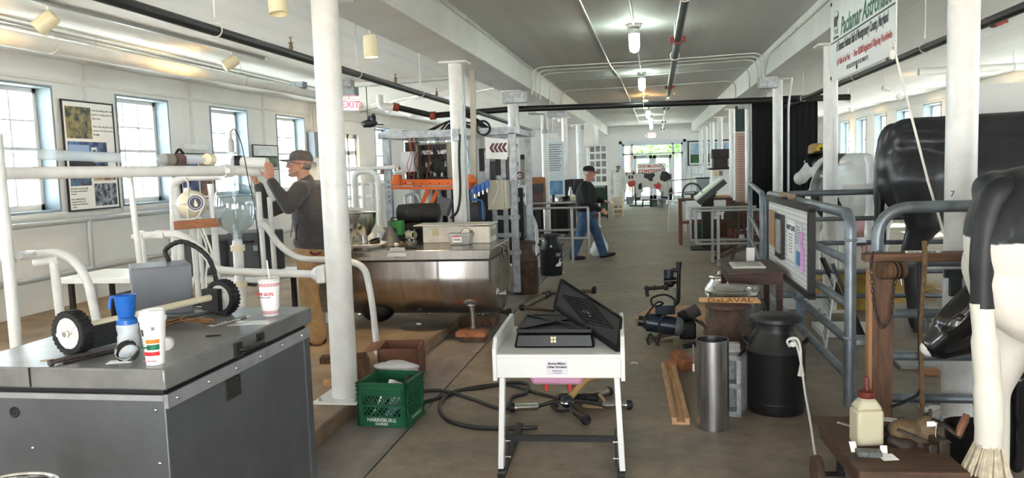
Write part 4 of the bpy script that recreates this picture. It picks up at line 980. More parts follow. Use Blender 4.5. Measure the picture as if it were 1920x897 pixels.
# electrical panel
ep = thing('fuse_box', 'slate grey electrical panel with pipes above on the window wall', 'electrical panel', (XL+0.1, 16.15, 1.85))
P('cabinet', MB().box((0,0,0.33), (0.18, 0.62, 0.66)), M('panel_slate', (104,112,120), 0.4, metal=0.3), ep, bevel=0.008)
dr = P('door', MB().box((0.094,0.05,0.36), (0.008, 0.42, 0.46)), M('panel_slate', (104,112,120), 0.4, metal=0.3), ep, bevel=0.003)
P('door_latch', MB().box((0.1,0.2,0.36), (0.01, 0.03, 0.06)), dark_metal, dr)
P('label_plate', MB().box((0.1,-0.02,0.5), (0.002, 0.1, 0.03)), paper, dr)
for k in range(4): P('conduit_pipe', MB().cyl((0.0,-0.22+0.14*k,0.66), (0.0,-0.22+0.14*k,1.26), 0.022), conduit_w, ep)

# ================================================================ MAN AT THE MILK LINE
skin = M('skin', (196,142,118), 0.5, var=0.08, vscale=30)
fleece = M('fleece_charcoal', (74,72,74), 0.95, var=0.18, vscale=40, bump=0.4, bscale=60, sheen=0.3)
khaki = M('khaki', (184,148,104), 0.9, var=0.14, vscale=12, bump=0.3, bscale=35)
def hand_prims(w, fdir, up, curl=0.5, size=1.0, thumb=1):
    """palm, four unequal bent fingers and a thumb; w = wrist, fdir = towards the fingers, up = back-of-hand normal"""
    w, f, u = V(w), V(fdir).normalized(), V(up).normalized(); u = (u-f*u.dot(f)).normalized(); s = f.cross(u)*thumb
    k = size; out = [(w, 0.024*k, w+f*0.035*k, 0.028*k)]
    for i, (o, L_) in enumerate(((0.030, 0.9), (0.010, 1.0), (-0.010, 0.95), (-0.028, 0.75))):
        b = w+f*0.085*k+s*o*k; out.append((w+f*0.03*k+s*o*0.7*k, 0.017*k, b, 0.0125*k))
        d1 = (f*math.cos(curl*0.6)-u*math.sin(curl*0.6)); d2 = (f*math.cos(curl*1.5)-u*math.sin(curl*1.5)); d3 = (f*math.cos(curl*2.3)-u*math.sin(curl*2.3))
        p1 = b+d1*0.040*L_*k; p2 = p1+d2*0.027*L_*k; p3 = p2+d3*0.02*L_*k
        out += [(b, 0.0105*k, p1, 0.0095*k), (p1, 0.0095*k, p2, 0.0085*k), (p2, 0.0085*k, p3, 0.007*k)]
    t0 = w+f*0.03*k+s*0.026*k; t1 = t0+(f*0.6+s*0.7-u*0.35).normalized()*0.04*k; t2 = t1+(f*0.85+s*0.25-u*0.5).normalized()*0.032*k
    out += [(t0, 0.015*k, t1, 0.012*k), (t1, 0.011*k, t2, 0.008*k)]
    return out
def head_prims(c, fwd, up=(0,0,1), s=1.0):
    """skull, jaw, nose, brow, lips, ears round the head centre c, looking along fwd"""
    c, f, u = V(c), V(fwd).normalized(), V(up).normalized(); l = u.cross(f).normalized(); u = f.cross(l)
    R_ = Matrix((f, l, u)).transposed(); T = lambda x, y, z: c+(f*x+l*y+u*z)*s
    e = lambda x, y, z, a, b, d: ('e', T(x,y,z), (a*s, b*s, d*s), R_)
    return [e(-0.012,0,0.03,0.098,0.077,0.092), e(0.022,0,-0.035,0.066,0.062,0.075), e(0.05,0,-0.085,0.036,0.038,0.03),
            (T(0.088,0,0.012), 0.009*s, T(0.112,0,-0.024), 0.013*s), e(0.1,0,-0.028,0.012,0.018,0.009),
            e(0.082,0,0.024,0.012,0.05,0.010), e(0.087,0,-0.058,0.012,0.023,0.0065), e(0.085,0,-0.068,0.012,0.02,0.0065), e(0.078,0,-0.095,0.018,0.022,0.018),
            e(0.06,0.034,-0.03,0.03,0.025,0.026), e(0.06,-0.034,-0.03,0.03,0.025,0.026),
            e(-0.008,0.078,-0.008,0.02,0.010,0.032), e(-0.008,-0.078,-0.008,0.02,0.010,0.032)], T, R_
def eyes(parent, T, R_, s=1.0):
    for y in (0.03, -0.03):
        mb = MB().sph((0,0,0), 0.0115*s, 12, 8); off = T(0.074, y, 0.006)-base_of(parent)
        ob = P('eye', mb, M('eye_white', (228,224,218), 0.2), parent); ob.location = off
        P('iris', MB().sph((0,0,0), 0.0055*s, 10, 6), M('iris', (62,70,78), 0.2), ob).location = (R_ @ Vector((0.0085*s,0,0)))
m1 = thing('person', 'man in grey fleece jacket, khaki trousers and cap reaching up to a white tube', 'person', (-3.06, 6.7, 0.1))
o1 = m1.location
hip = V(-3.05, 6.72, 1.03); chest = V(-3.02, 6.72, 1.36); neck = V(-3.06, 6.70, 1.58)
hc = V(-3.115, 6.685, 1.725); look = V(-1, -0.62, 0.12)
shL, shR = V(-3.05, 6.52, 1.50), V(-3.05, 6.90, 1.50)
elL, haL = gy(541, 388, 6.42), gy(507, 338, 6.38)
elR, haR = gy(501, 398, 6.72), gy(484, 346, 6.6)
anL, anR = V(-3.0, 6.60, 0.19), V(-3.2, 6.88, 0.19); knL, knR = V(-3.06, 6.60, 0.60), V(-3.16, 6.85, 0.60)
hp, T1, R1 = head_prims(hc, look)
body = hp+[(neck-V(0,0,0.06), 0.062, hc-V(-0.02,0,0.06), 0.056), (chest+V(0,0,0.06), 0.12, neck-V(0,0,0.05), 0.07), (hip, 0.14, chest, 0.14),
           (shL, 0.06, elL, 0.045), (elL, 0.043, haL, 0.028), (shR, 0.06, elR, 0.045), (elR, 0.043, haR, 0.028), (shL, 0.07, shR, 0.07),
           (hip-V(0,0.09,0), 0.10, knL, 0.06), (knL, 0.058, anL, 0.04), (hip+V(0,0.09,0), 0.10, knR, 0.06), (knR, 0.058, anR, 0.04), (anL, 0.04, anL+V(-0.10,-0.02,-0.04), 0.026), (anR, 0.04, anR+V(-0.10,0,-0.04), 0.026)]
body += hand_prims(haL, V(-0.05, 0.0, 1), (0.5,-0.8,0.1), 0.35, 1.0, -1)+hand_prims(haR, V(-0.55, -0.1, 0.6), (0.3,-0.2,-0.9), 0.5, 1.0, 1)
PM('body', blob_mesh('body', body, 0.0065, 3, o1), skin, m1)
eyes(m1, T1, R1)
jk = [(V(-3.04,6.72,1.0), 0.165, V(-3.03,6.72,1.18), 0.165), (V(-3.03,6.72,1.18), 0.17, V(-3.02,6.72,1.40), 0.165), ('e', V(-3.02,6.72,1.25), (0.19,0.235,0.30)), ('e', V(-3.03,6.72,1.03), (0.185,0.225,0.10)),
      (shL+V(0,0.06,0), 0.085, shR-V(0,0.06,0), 0.085), (shL, 0.088, elL, 0.068), (elL, 0.066, haL-(haL-elL).normalized()*0.02, 0.045), (shR, 0.085, elR, 0.066), (elR, 0.064, haR-(haR-elR).normalized()*0.02, 0.045), (chest+V(0,0,0.1), 0.13, neck-V(0,0,0.08), 0.085), (neck-V(0,0,0.06), 0.08, neck-V(0.01,0,0.0), 0.072)]
PM('jacket', blob_mesh('jacket', jk, 0.012, 4, o1), fleece, m1)
P('zip', MB().bar(V(-3.13,6.62,1.52), V(-3.2,6.6,1.08), 0.006, 0.006), dark_metal, m1, world=True)
P('pocket_slit', MB().tube(spline([V(-3.1,6.50,1.06), V(-3.09,6.487,1.14), V(-3.07,6.487,1.21)], 4), 0.007, 6), black_pl, m1, world=True)
tr = [(V(-3.05,6.72,0.98), 0.16, V(-3.05,6.72,0.90), 0.165), ('e', V(-3.05,6.72,0.93), (0.165,0.20,0.12)), (V(-3.05,6.62,0.88), 0.11, knL, 0.085), (knL, 0.085, anL+V(0,0,-0.02), 0.082), (V(-3.06,6.82,0.88), 0.11, knR, 0.085), (knR, 0.085, anR+V(0,0,-0.02), 0.08)]
PM('trousers', blob_mesh('trousers', tr, 0.012, 4, o1), khaki, m1)
P('belt_strap', MB().tube(spline([V(-2.99,6.53,0.95), V(-2.95,6.52,0.93), V(-2.9,6.56,0.94)], 4), 0.012, 6), M('strap_red', (120,30,34), 0.6), m1, world=True)
for a, d in ((anL, V(-1,-0.2,0)), (anR, V(-1,0,0))):
    d = d.normalized(); c = V(a.x, a.y, 0.1)
    sh = blob_mesh('shoe', [(c+V(0,0,0.045)-d*0.04, 0.044, c+d*0.1+V(0,0,0.042), 0.044), (c+d*0.1+V(0,0,0.04), 0.042, c+d*0.18+V(0,0,0.034), 0.033), (c+V(0,0,0.05), 0.045, c+V(0,0,0.1), 0.05)], 0.01, 3, o1); PM('shoe', sh, M('shoe_dark', (46,38,34), 0.6), m1)
def cap(parent, T, R_, mat, mat2, s=1.0):
    """baseball cap: crown, peak, button"""
    off = base_of(parent); rings = []; n = 28
    for z, a, b in ((0.035,0.105,0.087), (0.06,0.107,0.089), (0.09,0.100,0.083), (0.115,0.078,0.065), (0.128,0.04,0.034), (0.131,0.004,0.004)):
        rings.append([T(-0.010+a*math.cos(2*PI*k/n), b*math.sin(2*PI*k/n), z)-off for k in range(n)])
    P('cap_crown', MB().loft(rings, cap=True), mat, parent)
    top, bot = [], []
    for k in range(13):
        a = -PI*0.42+PI*0.84*k/12; top.append((T(0.08*math.cos(a), 0.086*math.sin(a), 0.044)-off, T(0.095+0.085*math.cos(a*1.05), 0.080*math.sin(a), 0.032-0.012*abs(math.sin(a)))-off))
    mb = MB(); up_ = (R_ @ Vector((0,0,1)))*0.004
    vs = [p for pr in top for p in pr]; vs += [p-up_ for p in vs]; N_ = 13; fs = []
    for k in range(N_-1):
        a = 2*k; fs += [(a, a+1, a+3, a+2), (2*N_+a, 2*N_+a+2, 2*N_+a+3, 2*N_+a+1), (a+1, 2*N_+a+1, 2*N_+a+3, a+3)]
    mb.add(vs, fs); P('cap_peak', mb, mat2, parent)
    P('cap_button', MB().sph(T(-0.01,0,0.131)-off, 0.008, 8, 5), mat, parent)
cap_m = M('cap_grey', (92,88,86), 0.9, var=0.1, vscale=40)
cap(m1, T1, R1, cap_m, M('cap_peak_grey', (104,100,98), 0.85))
PM('hair', blob_mesh('hair', [('e', T1(-0.045,0,-0.012), (0.06,0.081,0.042), R1), ('e', T1(-0.02,0.0,0.015), (0.07,0.08,0.03), R1)], 0.008, 2, o1), M('hair_grey', (112,104,98), 0.9), m1)
PM('beard', blob_mesh('beard', [('e', T1(0.066,0,-0.097), (0.03,0.036,0.02), R1), (T1(0.07,0.03,-0.085), 0.014, T1(0.02,0.06,-0.06), 0.012), (T1(0.07,-0.03,-0.085), 0.014, T1(0.02,-0.06,-0.06), 0.012), (T1(0.094,-0.02,-0.05), 0.006, T1(0.094,0.02,-0.05), 0.006)], 0.006, 2, o1), M('stubble', (166,138,122), 0.95), m1)
def spectacles(parent, T, R_, mat):
    off = base_of(parent); mb = MB()
    for y in (0.032, -0.032):
        mb.tube([T(0.104, y+0.026*math.cos(a), 0.006+0.017*math.sin(a))-off for a in [2*PI*k/14 for k in range(14)]], 0.0022, 5, closed=True)
        mb.tube([T(0.102, math.copysign(0.058, y), 0.01)-off, T(0.05, math.copysign(0.08, y), 0.012)-off, T(-0.02, math.copysign(0.085, y), 0.008)-off], 0.0025, 5)
    mb.tube([T(0.106, 0.008, 0.008)-off, T(0.106, -0.008, 0.008)-off], 0.002, 5)
    P('spectacles', mb, mat, parent)
spectacles(m1, T1, R1, M('specs_blue', (50,60,110), 0.3))
# tube in his hands
a, b = gy(452, 304, 6.42), gy(501, 306, 6.42); d_ = (b-a).normalized()
mt_ = thing('milk_tube', 'white plastic tube with a black end cap held by the man in grey', 'tube', (a+b)/2-V(0,0,0.05))
P('tube_body', MB().cyl(a, b, 0.046, n=24), white_pl, mt_, world=True); P('end_cap', MB().cyl(a-d_*0.07, a+d_*0.01, 0.055, n=24), rubber, mt_, world=True)
P('branch', MB().tube([gy(452, 322, 6.5), gy(500, 321, 6.5)], 0.038, 14), white_pl, mt_, world=True)
P('coupling', MB().cyl(gy(470, 321, 6.5), gy(492, 320, 6.5), 0.05, n=18), pipe_white, mt_, world=True)
# ================================================================ BULK MILK TANK
TX0, TX1, TY0, TY1 = -3.32, -1.52, 7.16, 8.14
tw = (TY1-TY0)/2; tyc = (TY0+TY1)/2
tank_m = M('tank_stainless', (190,186,182), 0.27, metal=1.0, var=0.10, vscale=3.5, stretch=(6,1,1), bump=0.03, bscale=5)
tk = thing('milk_tank', 'long stainless steel bulk milk tank on short legs', 'tank', ((TX0+TX1)/2, tyc, 0.0))
def u_ring(x, s=1.0):
    out = [V(x, tyc-tw*s, 0.78), V(x, tyc-tw*s, 0.62)]
    n = 16
    for k in range(n+1):
        a = PI+PI*k/n; out.append(V(x, tyc+math.cos(a)*tw*s, 0.60+math.sin(a)*0.40*s))
    out += [V(x, tyc+tw*s, 0.62), V(x, tyc+tw*s, 0.78)]
    return out
P('shell', MB().loft([u_ring(TX0-0.03, 0.93), u_ring(TX0), u_ring(TX1), u_ring(TX1+0.03, 0.94)]), tank_m, tk, world=True, ang=50)
P('seam_band', MB().loft([u_ring(-2.02, 1.003), u_ring(-1.995, 1.003)]), tank_m, tk, world=True)
lid = P('lid', MB().bb(TX0-0.02, TX1+0.025, TY0-0.02, TY1+0.02, 0.79, 0.885), tank_m, tk, world=True, bevel=0.008)
P('lid_gap', MB().bb(TX0, TX1+0.01, TY0-0.005, TY1+0.005, 0.775, 0.79), rubber, tk, world=True)
for px in (701, 764):
    c = gz(px, 455, 0.93); x = c.x
    q = P('hinge_plate', MB().prism([(-0.10,0),(0.10,0),(0.075,0.085),(-0.065,0.085)], V(x, TY0-0.03, 0.83), (1,0,0), (0,0.25,1), -0.006), steel, lid, world=True)
P('label_plate', MB().bb(-2.42, -2.34, TY0-0.022, TY0-0.019, 0.82, 0.845), M('plate_grey', (120,116,112), 0.4, metal=0.5), lid, world=True)
for y in (7.62, 7.86):
    P('lid_latch', MB().tube(rounded([(TX1+0.03,y,0.86),(TX1+0.05,y,0.86),(TX1+0.06,y+0.02,0.76),(TX1+0.05,y+0.07,0.74),(TX1+0.045,y+0.09,0.80)], 0.03), 0.008, 8), chrome, tk, world=True)
P('outlet_valve', MB().lathe([(0.045,0.0),(0.05,0.02),(0.03,0.03),(0.028,0.075),(0.04,0.08),(0.04,0.1),(0.0,0.1)], (TX1+0.02, 7.42, 0.42), 20, (1,0,0)).ring((TX1+0.03, 7.42, 0.42), 0.055, 0.008, (1,0,0)), chrome, tk, world=True)
P('drain_cock', MB().cyl((TX1-0.02, 7.62, 0.215), (TX1+0.11, 7.62, 0.20), 0.022).cyl((TX1+0.1, 7.62, 0.24), (TX1+0.1, 7.62, 0.15), 0.024), dark_metal, tk, world=True)
P('embossed_mark', MB().tube([V(TX1+0.026,y,z) for y,z in ((7.45,0.60),(7.55,0.645),(7.65,0.62),(7.75,0.66),(7.88,0.64))], 0.005, 6), tank_m, tk, world=True)
P('underside_motor', MB().sph((-2.72, 7.45, 0.27), (0.17,0.17,0.13), 18, 9), rubber, tk, world=True)
for x, y, z in ((-1.72, 7.3, 0.10), (-1.78, 8.0, 0.10), (-3.1, 7.3, 0.1), (-3.1, 8.0, 0.1), (-2.4, 8.05, 0.1)):
    lg = P('leg', MB().lathe([(0.055,0.0),(0.055,0.012),(0.026,0.016),(0.026,0.20),(0.032,0.20),(0.034,0.26)], (x, y, z), 18), steel, tk, world=True)
    P('leg_flange', MB().lathe([(0.085,0.24),(0.04,0.27)], (x, y, z), 18), tank_m, lg, world=True)
S('wood_block', MB().bb(-1.86, -1.575, 7.16, 7.34, 0.05, 0.097), M('block_orange', (186,116,78), 0.65, var=0.25, vscale=12, stretch=(1,5,5)), 'reddish wood block directly under the tank leg', 'wood block', bevel=0.003)
S('wood_block', MB().bb(-1.81, -1.58, 7.18, 7.33, 0.0, 0.049), wood_old, 'grey weathered wood block under the reddish block', 'wood block', bevel=0.003)
S('wood_block', MB().bb(-1.98, -1.62, 7.9, 8.12, 0.0, 0.098), wood_old, 'wide dark wood block under the rear tank leg', 'wood block', bevel=0.003)
# ---- clutter on the tank lid
TZ = 0.886
def on_lid(px, py): return gz(px, py, TZ)
bowl_c = V(gy(655, 430, 7.7).x, 7.7, TZ)
sb = thing('steel_bowl', 'deep stainless bowl standing on the left of the tank lid', 'bowl', bowl_c)
P('bowl_wall', MB().lathe([(0.0,0.05),(0.14,0.05),(0.22,0.12),(0.27,0.22),(0.28,0.34),(0.29,0.345),(0.275,0.33),(0.26,0.22),(0.0,0.07)], n=40), steel, sb)
P('foot', MB().lathe([(0.12,0.0),(0.14,0.0),(0.14,0.055),(0.12,0.055)], n=32, cap=False), steel, sb)
tr_ = thing('enamel_tray', 'round white tray of metal fittings on the tank lid', 'tray', V(gy(678, 462, 7.42).x, 7.44, TZ))
P('tray_dish', MB().lathe([(0.0,0.0),(0.17,0.0),(0.22,0.03),(0.245,0.045),(0.245,0.052),(0.17,0.012),(0.0,0.01)], n=40), white_pl, tr_)
rs_ = random.Random(11)
def fitting(x, y, z, a, parent=None, k=0):
    return None
for i, (x, y, r, h, tilt, lab) in enumerate(((-0.12,-0.02,0.03,0.10,0.2,'upright steel cup in the white tray'), (0.03,-0.05,0.045,0.12,0,'steel can fitting in the white tray'), (-0.02,0.08,0.02,0.16,1.4,'steel tube lying in the white tray'), (-0.2,0.05,0.018,0.14,1.5,'thin steel tube lying in the white tray'), (0.12,0.06,0.05,0.05,0.3,'short dark ring in the white tray'), (-0.09,-0.12,0.025,0.05,1.2,'small steel elbow lying in the white tray'))):
    d = V(math.sin(tilt)*math.cos(i), math.sin(tilt)*math.sin(i), math.cos(tilt)); c = tr_.location+V(x, y, 0.018+r*abs(math.sin(tilt)))
    S('milk_fitting', MB().lathe([(r*0.8,0.0),(r,0.005),(r,h*0.8),(r*1.15,h*0.82),(r*1.15,h*0.95),(r*0.9,h),(r*0.8,h*0.95),(r*0.8,0.02)], c, 16, d), dark_metal if i == 4 else steel, lab, 'fitting', 'fittings in the white tray')
fn = thing('metal_funnel', 'grey cone funnel standing point-up on the tank lid', 'funnel', on_lid(725, 461)+V(0,0.12,0))
P('cone', MB().lathe([(0.12,0.0),(0.122,0.004),(0.02,0.19),(0.012,0.195),(0.01,0.235),(0.006,0.235)], n=28), M('funnel_grey', (112,116,114), 0.5, metal=0.5, var=0.15), fn)
P('rim', MB().ring((0,0,0.004), 0.122, 0.004, n=28), galv, fn)
gc_ = thing('green_can', 'green metal can with a dark base and handle behind the tank lid', 'can', V(gy(743, 430, 8.0).x, 8.0, TZ))
P('can_body', MB().box((0,0,0.155), (0.15,0.13,0.15)), M('can_green', (58,138,72), 0.4), gc_, bevel=0.008)
P('can_base', MB().box((0,0,0.04), (0.152,0.132,0.08)), M('can_black', (24,30,26), 0.4), gc_, bevel=0.006)
P('can_handle', MB().tube(rounded([(-0.05,0,0.225),(-0.05,0,0.26),(0.05,0,0.26),(0.05,0,0.225)], 0.02), 0.006), dark_metal, gc_)
P('emblem', MB().lathe([(0,0),(0.028,0),(0.028,0.002),(0,0.002)], (0,-0.066,0.13), 20, (0,-1,0)), M('can_black', (24,30,26), 0.4), gc_)
TXT('lettering', '40', 0.03, M('can_green', (58,138,72), 0.4), gc_, gc_.location+V(0,-0.0685,0.13), (1,0,0), (0,0,1))
TXT('lettering', 'TEAT DIP', 0.02, paper, gc_, gc_.location+V(0,-0.0672,0.055), (1,0,0), (0,0,1))
TXT('lettering', 'No. 10', 0.017, paper, gc_, gc_.location+V(0,-0.0672,0.03), (1,0,0), (0,0,1))
bd = thing('milking_drum', 'black ribbed drum lying over dangling teat cups behind the tank', 'drum', V(gy(787, 445, 8.35).x, 8.35, 0.0))
cz = gy(787, 400, 8.35).z
P('drum_shell', MB().lathe([(0.0,-0.24),(0.07,-0.24),(0.1,-0.22),(0.108,-0.10),(0.112,-0.095),(0.108,-0.09),(0.108,0.04),(0.113,0.045),(0.108,0.05),(0.108,0.2),(0.1,0.225),(0.07,0.235),(0.0,0.235)], (0,0,cz), 28, (1,0,0)), rubber, bd)
P('post', MB().box((0,0,cz/2-0.05), (0.08,0.08,cz-0.1)), dark_metal, bd)
P('handle', MB().tube(rounded([(-0.15,0,cz+0.1),(-0.15,0,cz+0.2),(-0.02,0,cz+0.22),(0.02,0,cz+0.12)], 0.05), 0.014), galv, bd)
for k in range(5):
    x = -0.2+0.065*k; P('teat_cup', MB().lathe([(0.008,0),(0.017,0.01),(0.017,0.13),(0.022,0.14),(0.022,0.17),(0.01,0.18)], (x, -0.06, cz-0.33), 12), dark_metal, bd)
P('cup_rack', MB().bb(-0.24, 0.12, -0.1, 0.0, cz-0.17, cz-0.10), rubber, bd)
wb_ = thing('white_trough', 'long white moulded trough behind the plastic tub', 'trough', V(gy(846, 440, 7.92).x, 7.93, TZ))
wm_ = M('trough_white', (214,210,200), 0.5, var=0.08, vscale=8)
P('trough_body', MB().box((0,0.05,0.09), (0.56,0.3,0.18)), wm_, wb_, bevel=0.01)
P('trough_end', MB().box((0.30,-0.04,0.085), (0.30,0.34,0.17)), wm_, wb_, bevel=0.008)
P('lip', MB().box((0.05,0.02,0.185), (0.82,0.36,0.012)), wm_, wb_, bevel=0.004)
for x in (0.26,): P('slot', MB().box((x,-0.211,0.1), (0.04,0.006,0.07)), M('slot_dark', (118,110,96), 0.7), wb_)
for y in (-0.12, -0.03, 0.06): P('slot', MB().box((0.451,y,0.095), (0.006,0.03,0.07)), M('slot_dark', (118,110,96), 0.7), wb_)
P('slot', MB().box((-0.14,-0.101,0.11), (0.07,0.006,0.07)), M('slot_tan', (190,176,140), 0.7), wb_)
S('white_board', MB().bb(gy(775,445,8.6).x, gy(822,445,8.6).x, 8.58, 8.61, 0.1, TZ+0.25), white_pl, 'plain white panel standing behind the black drum', 'panel')
pt = thing('plastic_tub', 'clear plastic tub of small parts with a shipping label', 'tub', on_lid(864, 459)+V(0.0,0.03,0))
P('tub_wall', MB().box((0,0,0.055), (0.20,0.15,0.11), taper=1.18), milky('tub_clear', (206,208,208), 0.55), pt, bevel=0.01)
P('rim', MB().bb(-0.125,0.125,-0.095,-0.085,0.104,0.114).bb(-0.125,0.125,0.085,0.095,0.104,0.114).bb(-0.125,-0.115,-0.095,0.095,0.104,0.114).bb(0.115,0.125,-0.095,0.095,0.104,0.114), milky('tub_clear', (206,208,208), 0.55), pt)
P('label', MB().box((-0.02,-0.088,0.055), (0.09,0.003,0.05)), paper, pt)
P('label_band', MB().box((-0.03,-0.0902,0.085), (0.06,0.002,0.012)), ink_red, pt)
for k in range(14): P('bar_line', MB().box((-0.055+0.005*k,-0.0902,0.055), (0.002+0.001*(k % 3),0.001,0.022)), ink, pt)
P('contents', MB().sph((-0.03,0.0,0.04), (0.05,0.045,0.035), 10, 6).sph((0.04,0.01,0.04), (0.05,0.05,0.04), 10, 6).sph((0,0.03,0.08), (0.05,0.03,0.03), 10, 6), M('grey_parts', (128,128,124), 0.5, var=0.4, vscale=60), pt)
P('wire_handle', MB().tube(spline([(-0.02,0,0.1),(0.03,0,0.16),(0.09,0.0,0.15),(0.13,0,0.09)], 6), 0.003, 6), dark_metal, pt)
ld_ = thing('churn_lid', 'round steel lid with a cross handle lying on the tank', 'lid', on_lid(824, 452)+V(0,0.1,0))
P('disc', MB().lathe([(0.0,0.0),(0.105,0.0),(0.11,0.006),(0.1,0.015),(0.03,0.028),(0.0,0.03)], n=32), steel, ld_)
P('post', MB().cyl((0,0,0.02), (0,0,0.10), 0.007), steel, ld_); P('cross_handle', MB().bar((-0.17,0,0.104), (0.08,0,0.104), 0.02, 0.008).cyl((-0.16,0,0.03), (-0.16,0,0.1), 0.006), dark_metal, ld_)
S('rubber_pad', MB().bb(on_lid(778,457).x, on_lid(806,457).x, 7.3, 7.42, TZ, TZ+0.02), black_pl, 'flat black pad lying on the tank lid', 'pad', bevel=0.004)
rs_ = random.Random(5)
bits = [('tan brass pipe elbow', (752,462), 0.02, M('tan_brass', (160,130,90), 0.4, metal=0.5)), ('pale plastic pipe stub', (742,463), 0.016, white_pl), ('cream cup on its side', (768,450), 0.045, cream_pl), ('rusty ring fitting', (758,466), 0.018, rust), ('steel bolt', (775,451), 0.014, steel), ('dark valve body', (733,457), 0.02, dark_metal), ('grey pipe cap', (747,455), 0.024, galv), ('tan leather washer', (780,449), 0.022, leather)]
for i, (lb, px, r, m_) in enumerate(bits):
    a = rs_.uniform(0, PI); d = V(math.cos(a), math.sin(a), 0.0); c = on_lid(*px)+V(0,0.03,r*1.15)
    S('small_fitting', MB().lathe([(r*0.7,-r*1.6),(r,-r*1.5),(r,r*0.5),(r*1.15,r*0.6),(r*1.15,r*1.3),(r*0.7,r*1.4),(r*0.7,-r*1.2)], c, 14, d, cap=False), m_, lb+' on the tank lid beside the funnel', 'fitting')
# ================================================================ MILKING ROBOT FRAME
FY = 9.5
fr = thing('robot_stall', 'galvanised steel stall frame standing behind the tank', 'frame', (-2.5, 10.0, 0.1))
xa, xb, zt_ = -3.25, -1.66, 2.05
for x, y in ((xa, FY), (xb, FY), (xa, 10.7), (xb, 10.7)):
    P('post', MB().box((x, y, 0.1+(zt_-0.1)/2), (0.085, 0.07, zt_-0.1)), galv, fr, world=True)
P('beam', MB().box(((xa+xb)/2, FY, zt_+0.03), (xb-xa+0.2, 0.07, 0.085)), galv, fr, world=True)
P('beam', MB().box(((xa+xb)/2, 10.7, zt_+0.03), (xb-xa+0.2, 0.07, 0.085)), galv, fr, world=True)
for x in (xa, xb): P('beam', MB().box((x, 10.1, zt_+0.03), (0.07, 1.13, 0.08)), galv, fr, world=True)
hole = MB().lathe([(0,0),(0.009,0),(0.009,0.004),(0,0.004)], (0,0,0), 10, (0,-1,0)).mesh('bolt_hole'); hole.materials.append(black_pl)
for z in (1.5, 1.44, 1.38, 1.32, 1.26, 0.8, 0.74):
    o = bpy.data.objects.new('bolt_hole', hole); COL.objects.link(o); o.parent = fr; o.location = V(xa+0.01, FY-0.036, z)-fr.location
for k in range(7):
    z = 0.55+0.22*k
    P('ladder_rung', MB().bb(-1.92, -1.62, 9.62, 9.67, z, z+0.05), galv, fr, world=True)
for x in (-1.94, -1.80): P('ladder_rail', MB().box((x, 9.66, 1.05), (0.05, 0.07, 1.9)), galv, fr, world=True)
for k, x in enumerate((-3.05, -2.92, -2.78, -2.64)): P('back_bar', MB().box((x, 10.68, 0.75), (0.06, 0.05, 1.3)), galv, fr, world=True)
P('back_panel', MB().bb(-3.1, -1.75, 10.72, 10.74, 0.3, 1.35), black_pl, fr, world=True)
P('mast', MB().box((gy(888, 300, 9.35).x, 9.35, 1.45), (0.06, 0.06, 2.7), Matrix.Rotation(0.02, 3, 'Y')), M('mast_olive', (150,146,134), 0.4, metal=0.5), fr, world=True)
# cables on top
for k in range(6):
    rr = random.Random(k+20); y = FY+0.1+0.08*k
    S('cable', MB().tube(spline([V(-2.75+0.03*k, y, 2.12), V(-2.5, y+rr.uniform(-.05,.05), 2.14+rr.uniform(0,.12)), V(-2.25, y+rr.uniform(-.05,.05), 2.13+rr.uniform(0,.16)), V(-2.0, y, 2.12)], 6), 0.012, 6), rubber, 'black cable draped over the galvanised frame top, %s from the front' % ('first','second','third','fourth','fifth','sixth')[k], 'cable', 'cables on the robot frame')
S('cable_loop', MB().ring(gy(906, 240, 9.45), 0.085, 0.014, (0.1,1,0.3), 26, 8), rubber, 'coiled black cable loop hanging at the mast top', 'cable')
# control cabinet, open
cb = thing('control_cabinet', 'open control cabinet full of wiring on the galvanised frame', 'cabinet', V(gy(800, 330, 9.55).x, 9.62, 1.5))
w0 = gy(780, 300, 9.5).x-cb.location.x; w1 = gy(840, 300, 9.5).x-cb.location.x
mb = MB(); mb.bb(w0, w1, 0.1, 0.12, 0.0, 0.47)
for a, b, c, d in ((w0,w1,0,0.02), (w0,w1,0.45,0.47)): mb.bb(a, b, -0.1, 0.12, c, d)
mb.bb(w0, w0+0.02, -0.1, 0.12, 0, 0.47); mb.bb(w1-0.02, w1, -0.1, 0.12, 0, 0.47)
ol = M('cabinet_olive', (132,128,110), 0.4, metal=0.4)
P('cabinet_body', mb, ol, cb)
P('back_plate', MB().bb(w0+0.02, w1-0.02, 0.085, 0.1, 0.02, 0.45), black_pl, cb)
P('door', MB().bb(w1, w1+0.09, -0.12, 0.0, 0.0, 0.47), ol, cb, bevel=0.004)
for x0, x1, z0, z1 in ((0.05,0.42,0.35,0.37), (0.55,0.9,0.35,0.37), (0.05,0.42,0.33,0.338), (0.55,0.9,0.33,0.338)):
    P('terminal_strip', MB().bb(w0+(w1-w0)*x0, w0+(w1-w0)*x1, 0.05, 0.085, z0, z1+0.012), paper, cb)
rs_ = random.Random(2)
for row, z in enumerate((0.21, 0.19, 0.05, 0.06)):
    for k in range(7):
        x = w0+0.04+(w1-w0-0.09)*k/6.5
        if rs_.random() < 0.75: P('relay', MB().box((x, 0.05, z+rs_.uniform(0,0.03)), (0.026, 0.05, rs_.uniform(0.03,0.06))), rs_.choice([paper, dark_metal, M('relay_grey', (150,150,150), 0.5)]), cb)
wm = MB()
for k in range(40):
    x = rs_.uniform(w0+0.03, w1-0.03); x2 = x+rs_.uniform(-.1,.1); x2 = min(max(x2, w0+.03), w1-.03); z = rs_.uniform(0.06,0.42); z2 = min(max(z+rs_.uniform(-.15,.15),.04),.43)
    wm.tube(spline([(x,0.07,z),((x+x2)/2,0.02,(z+z2)/2-0.04),(x2,0.06,z2)], 4), 0.0035, 5)
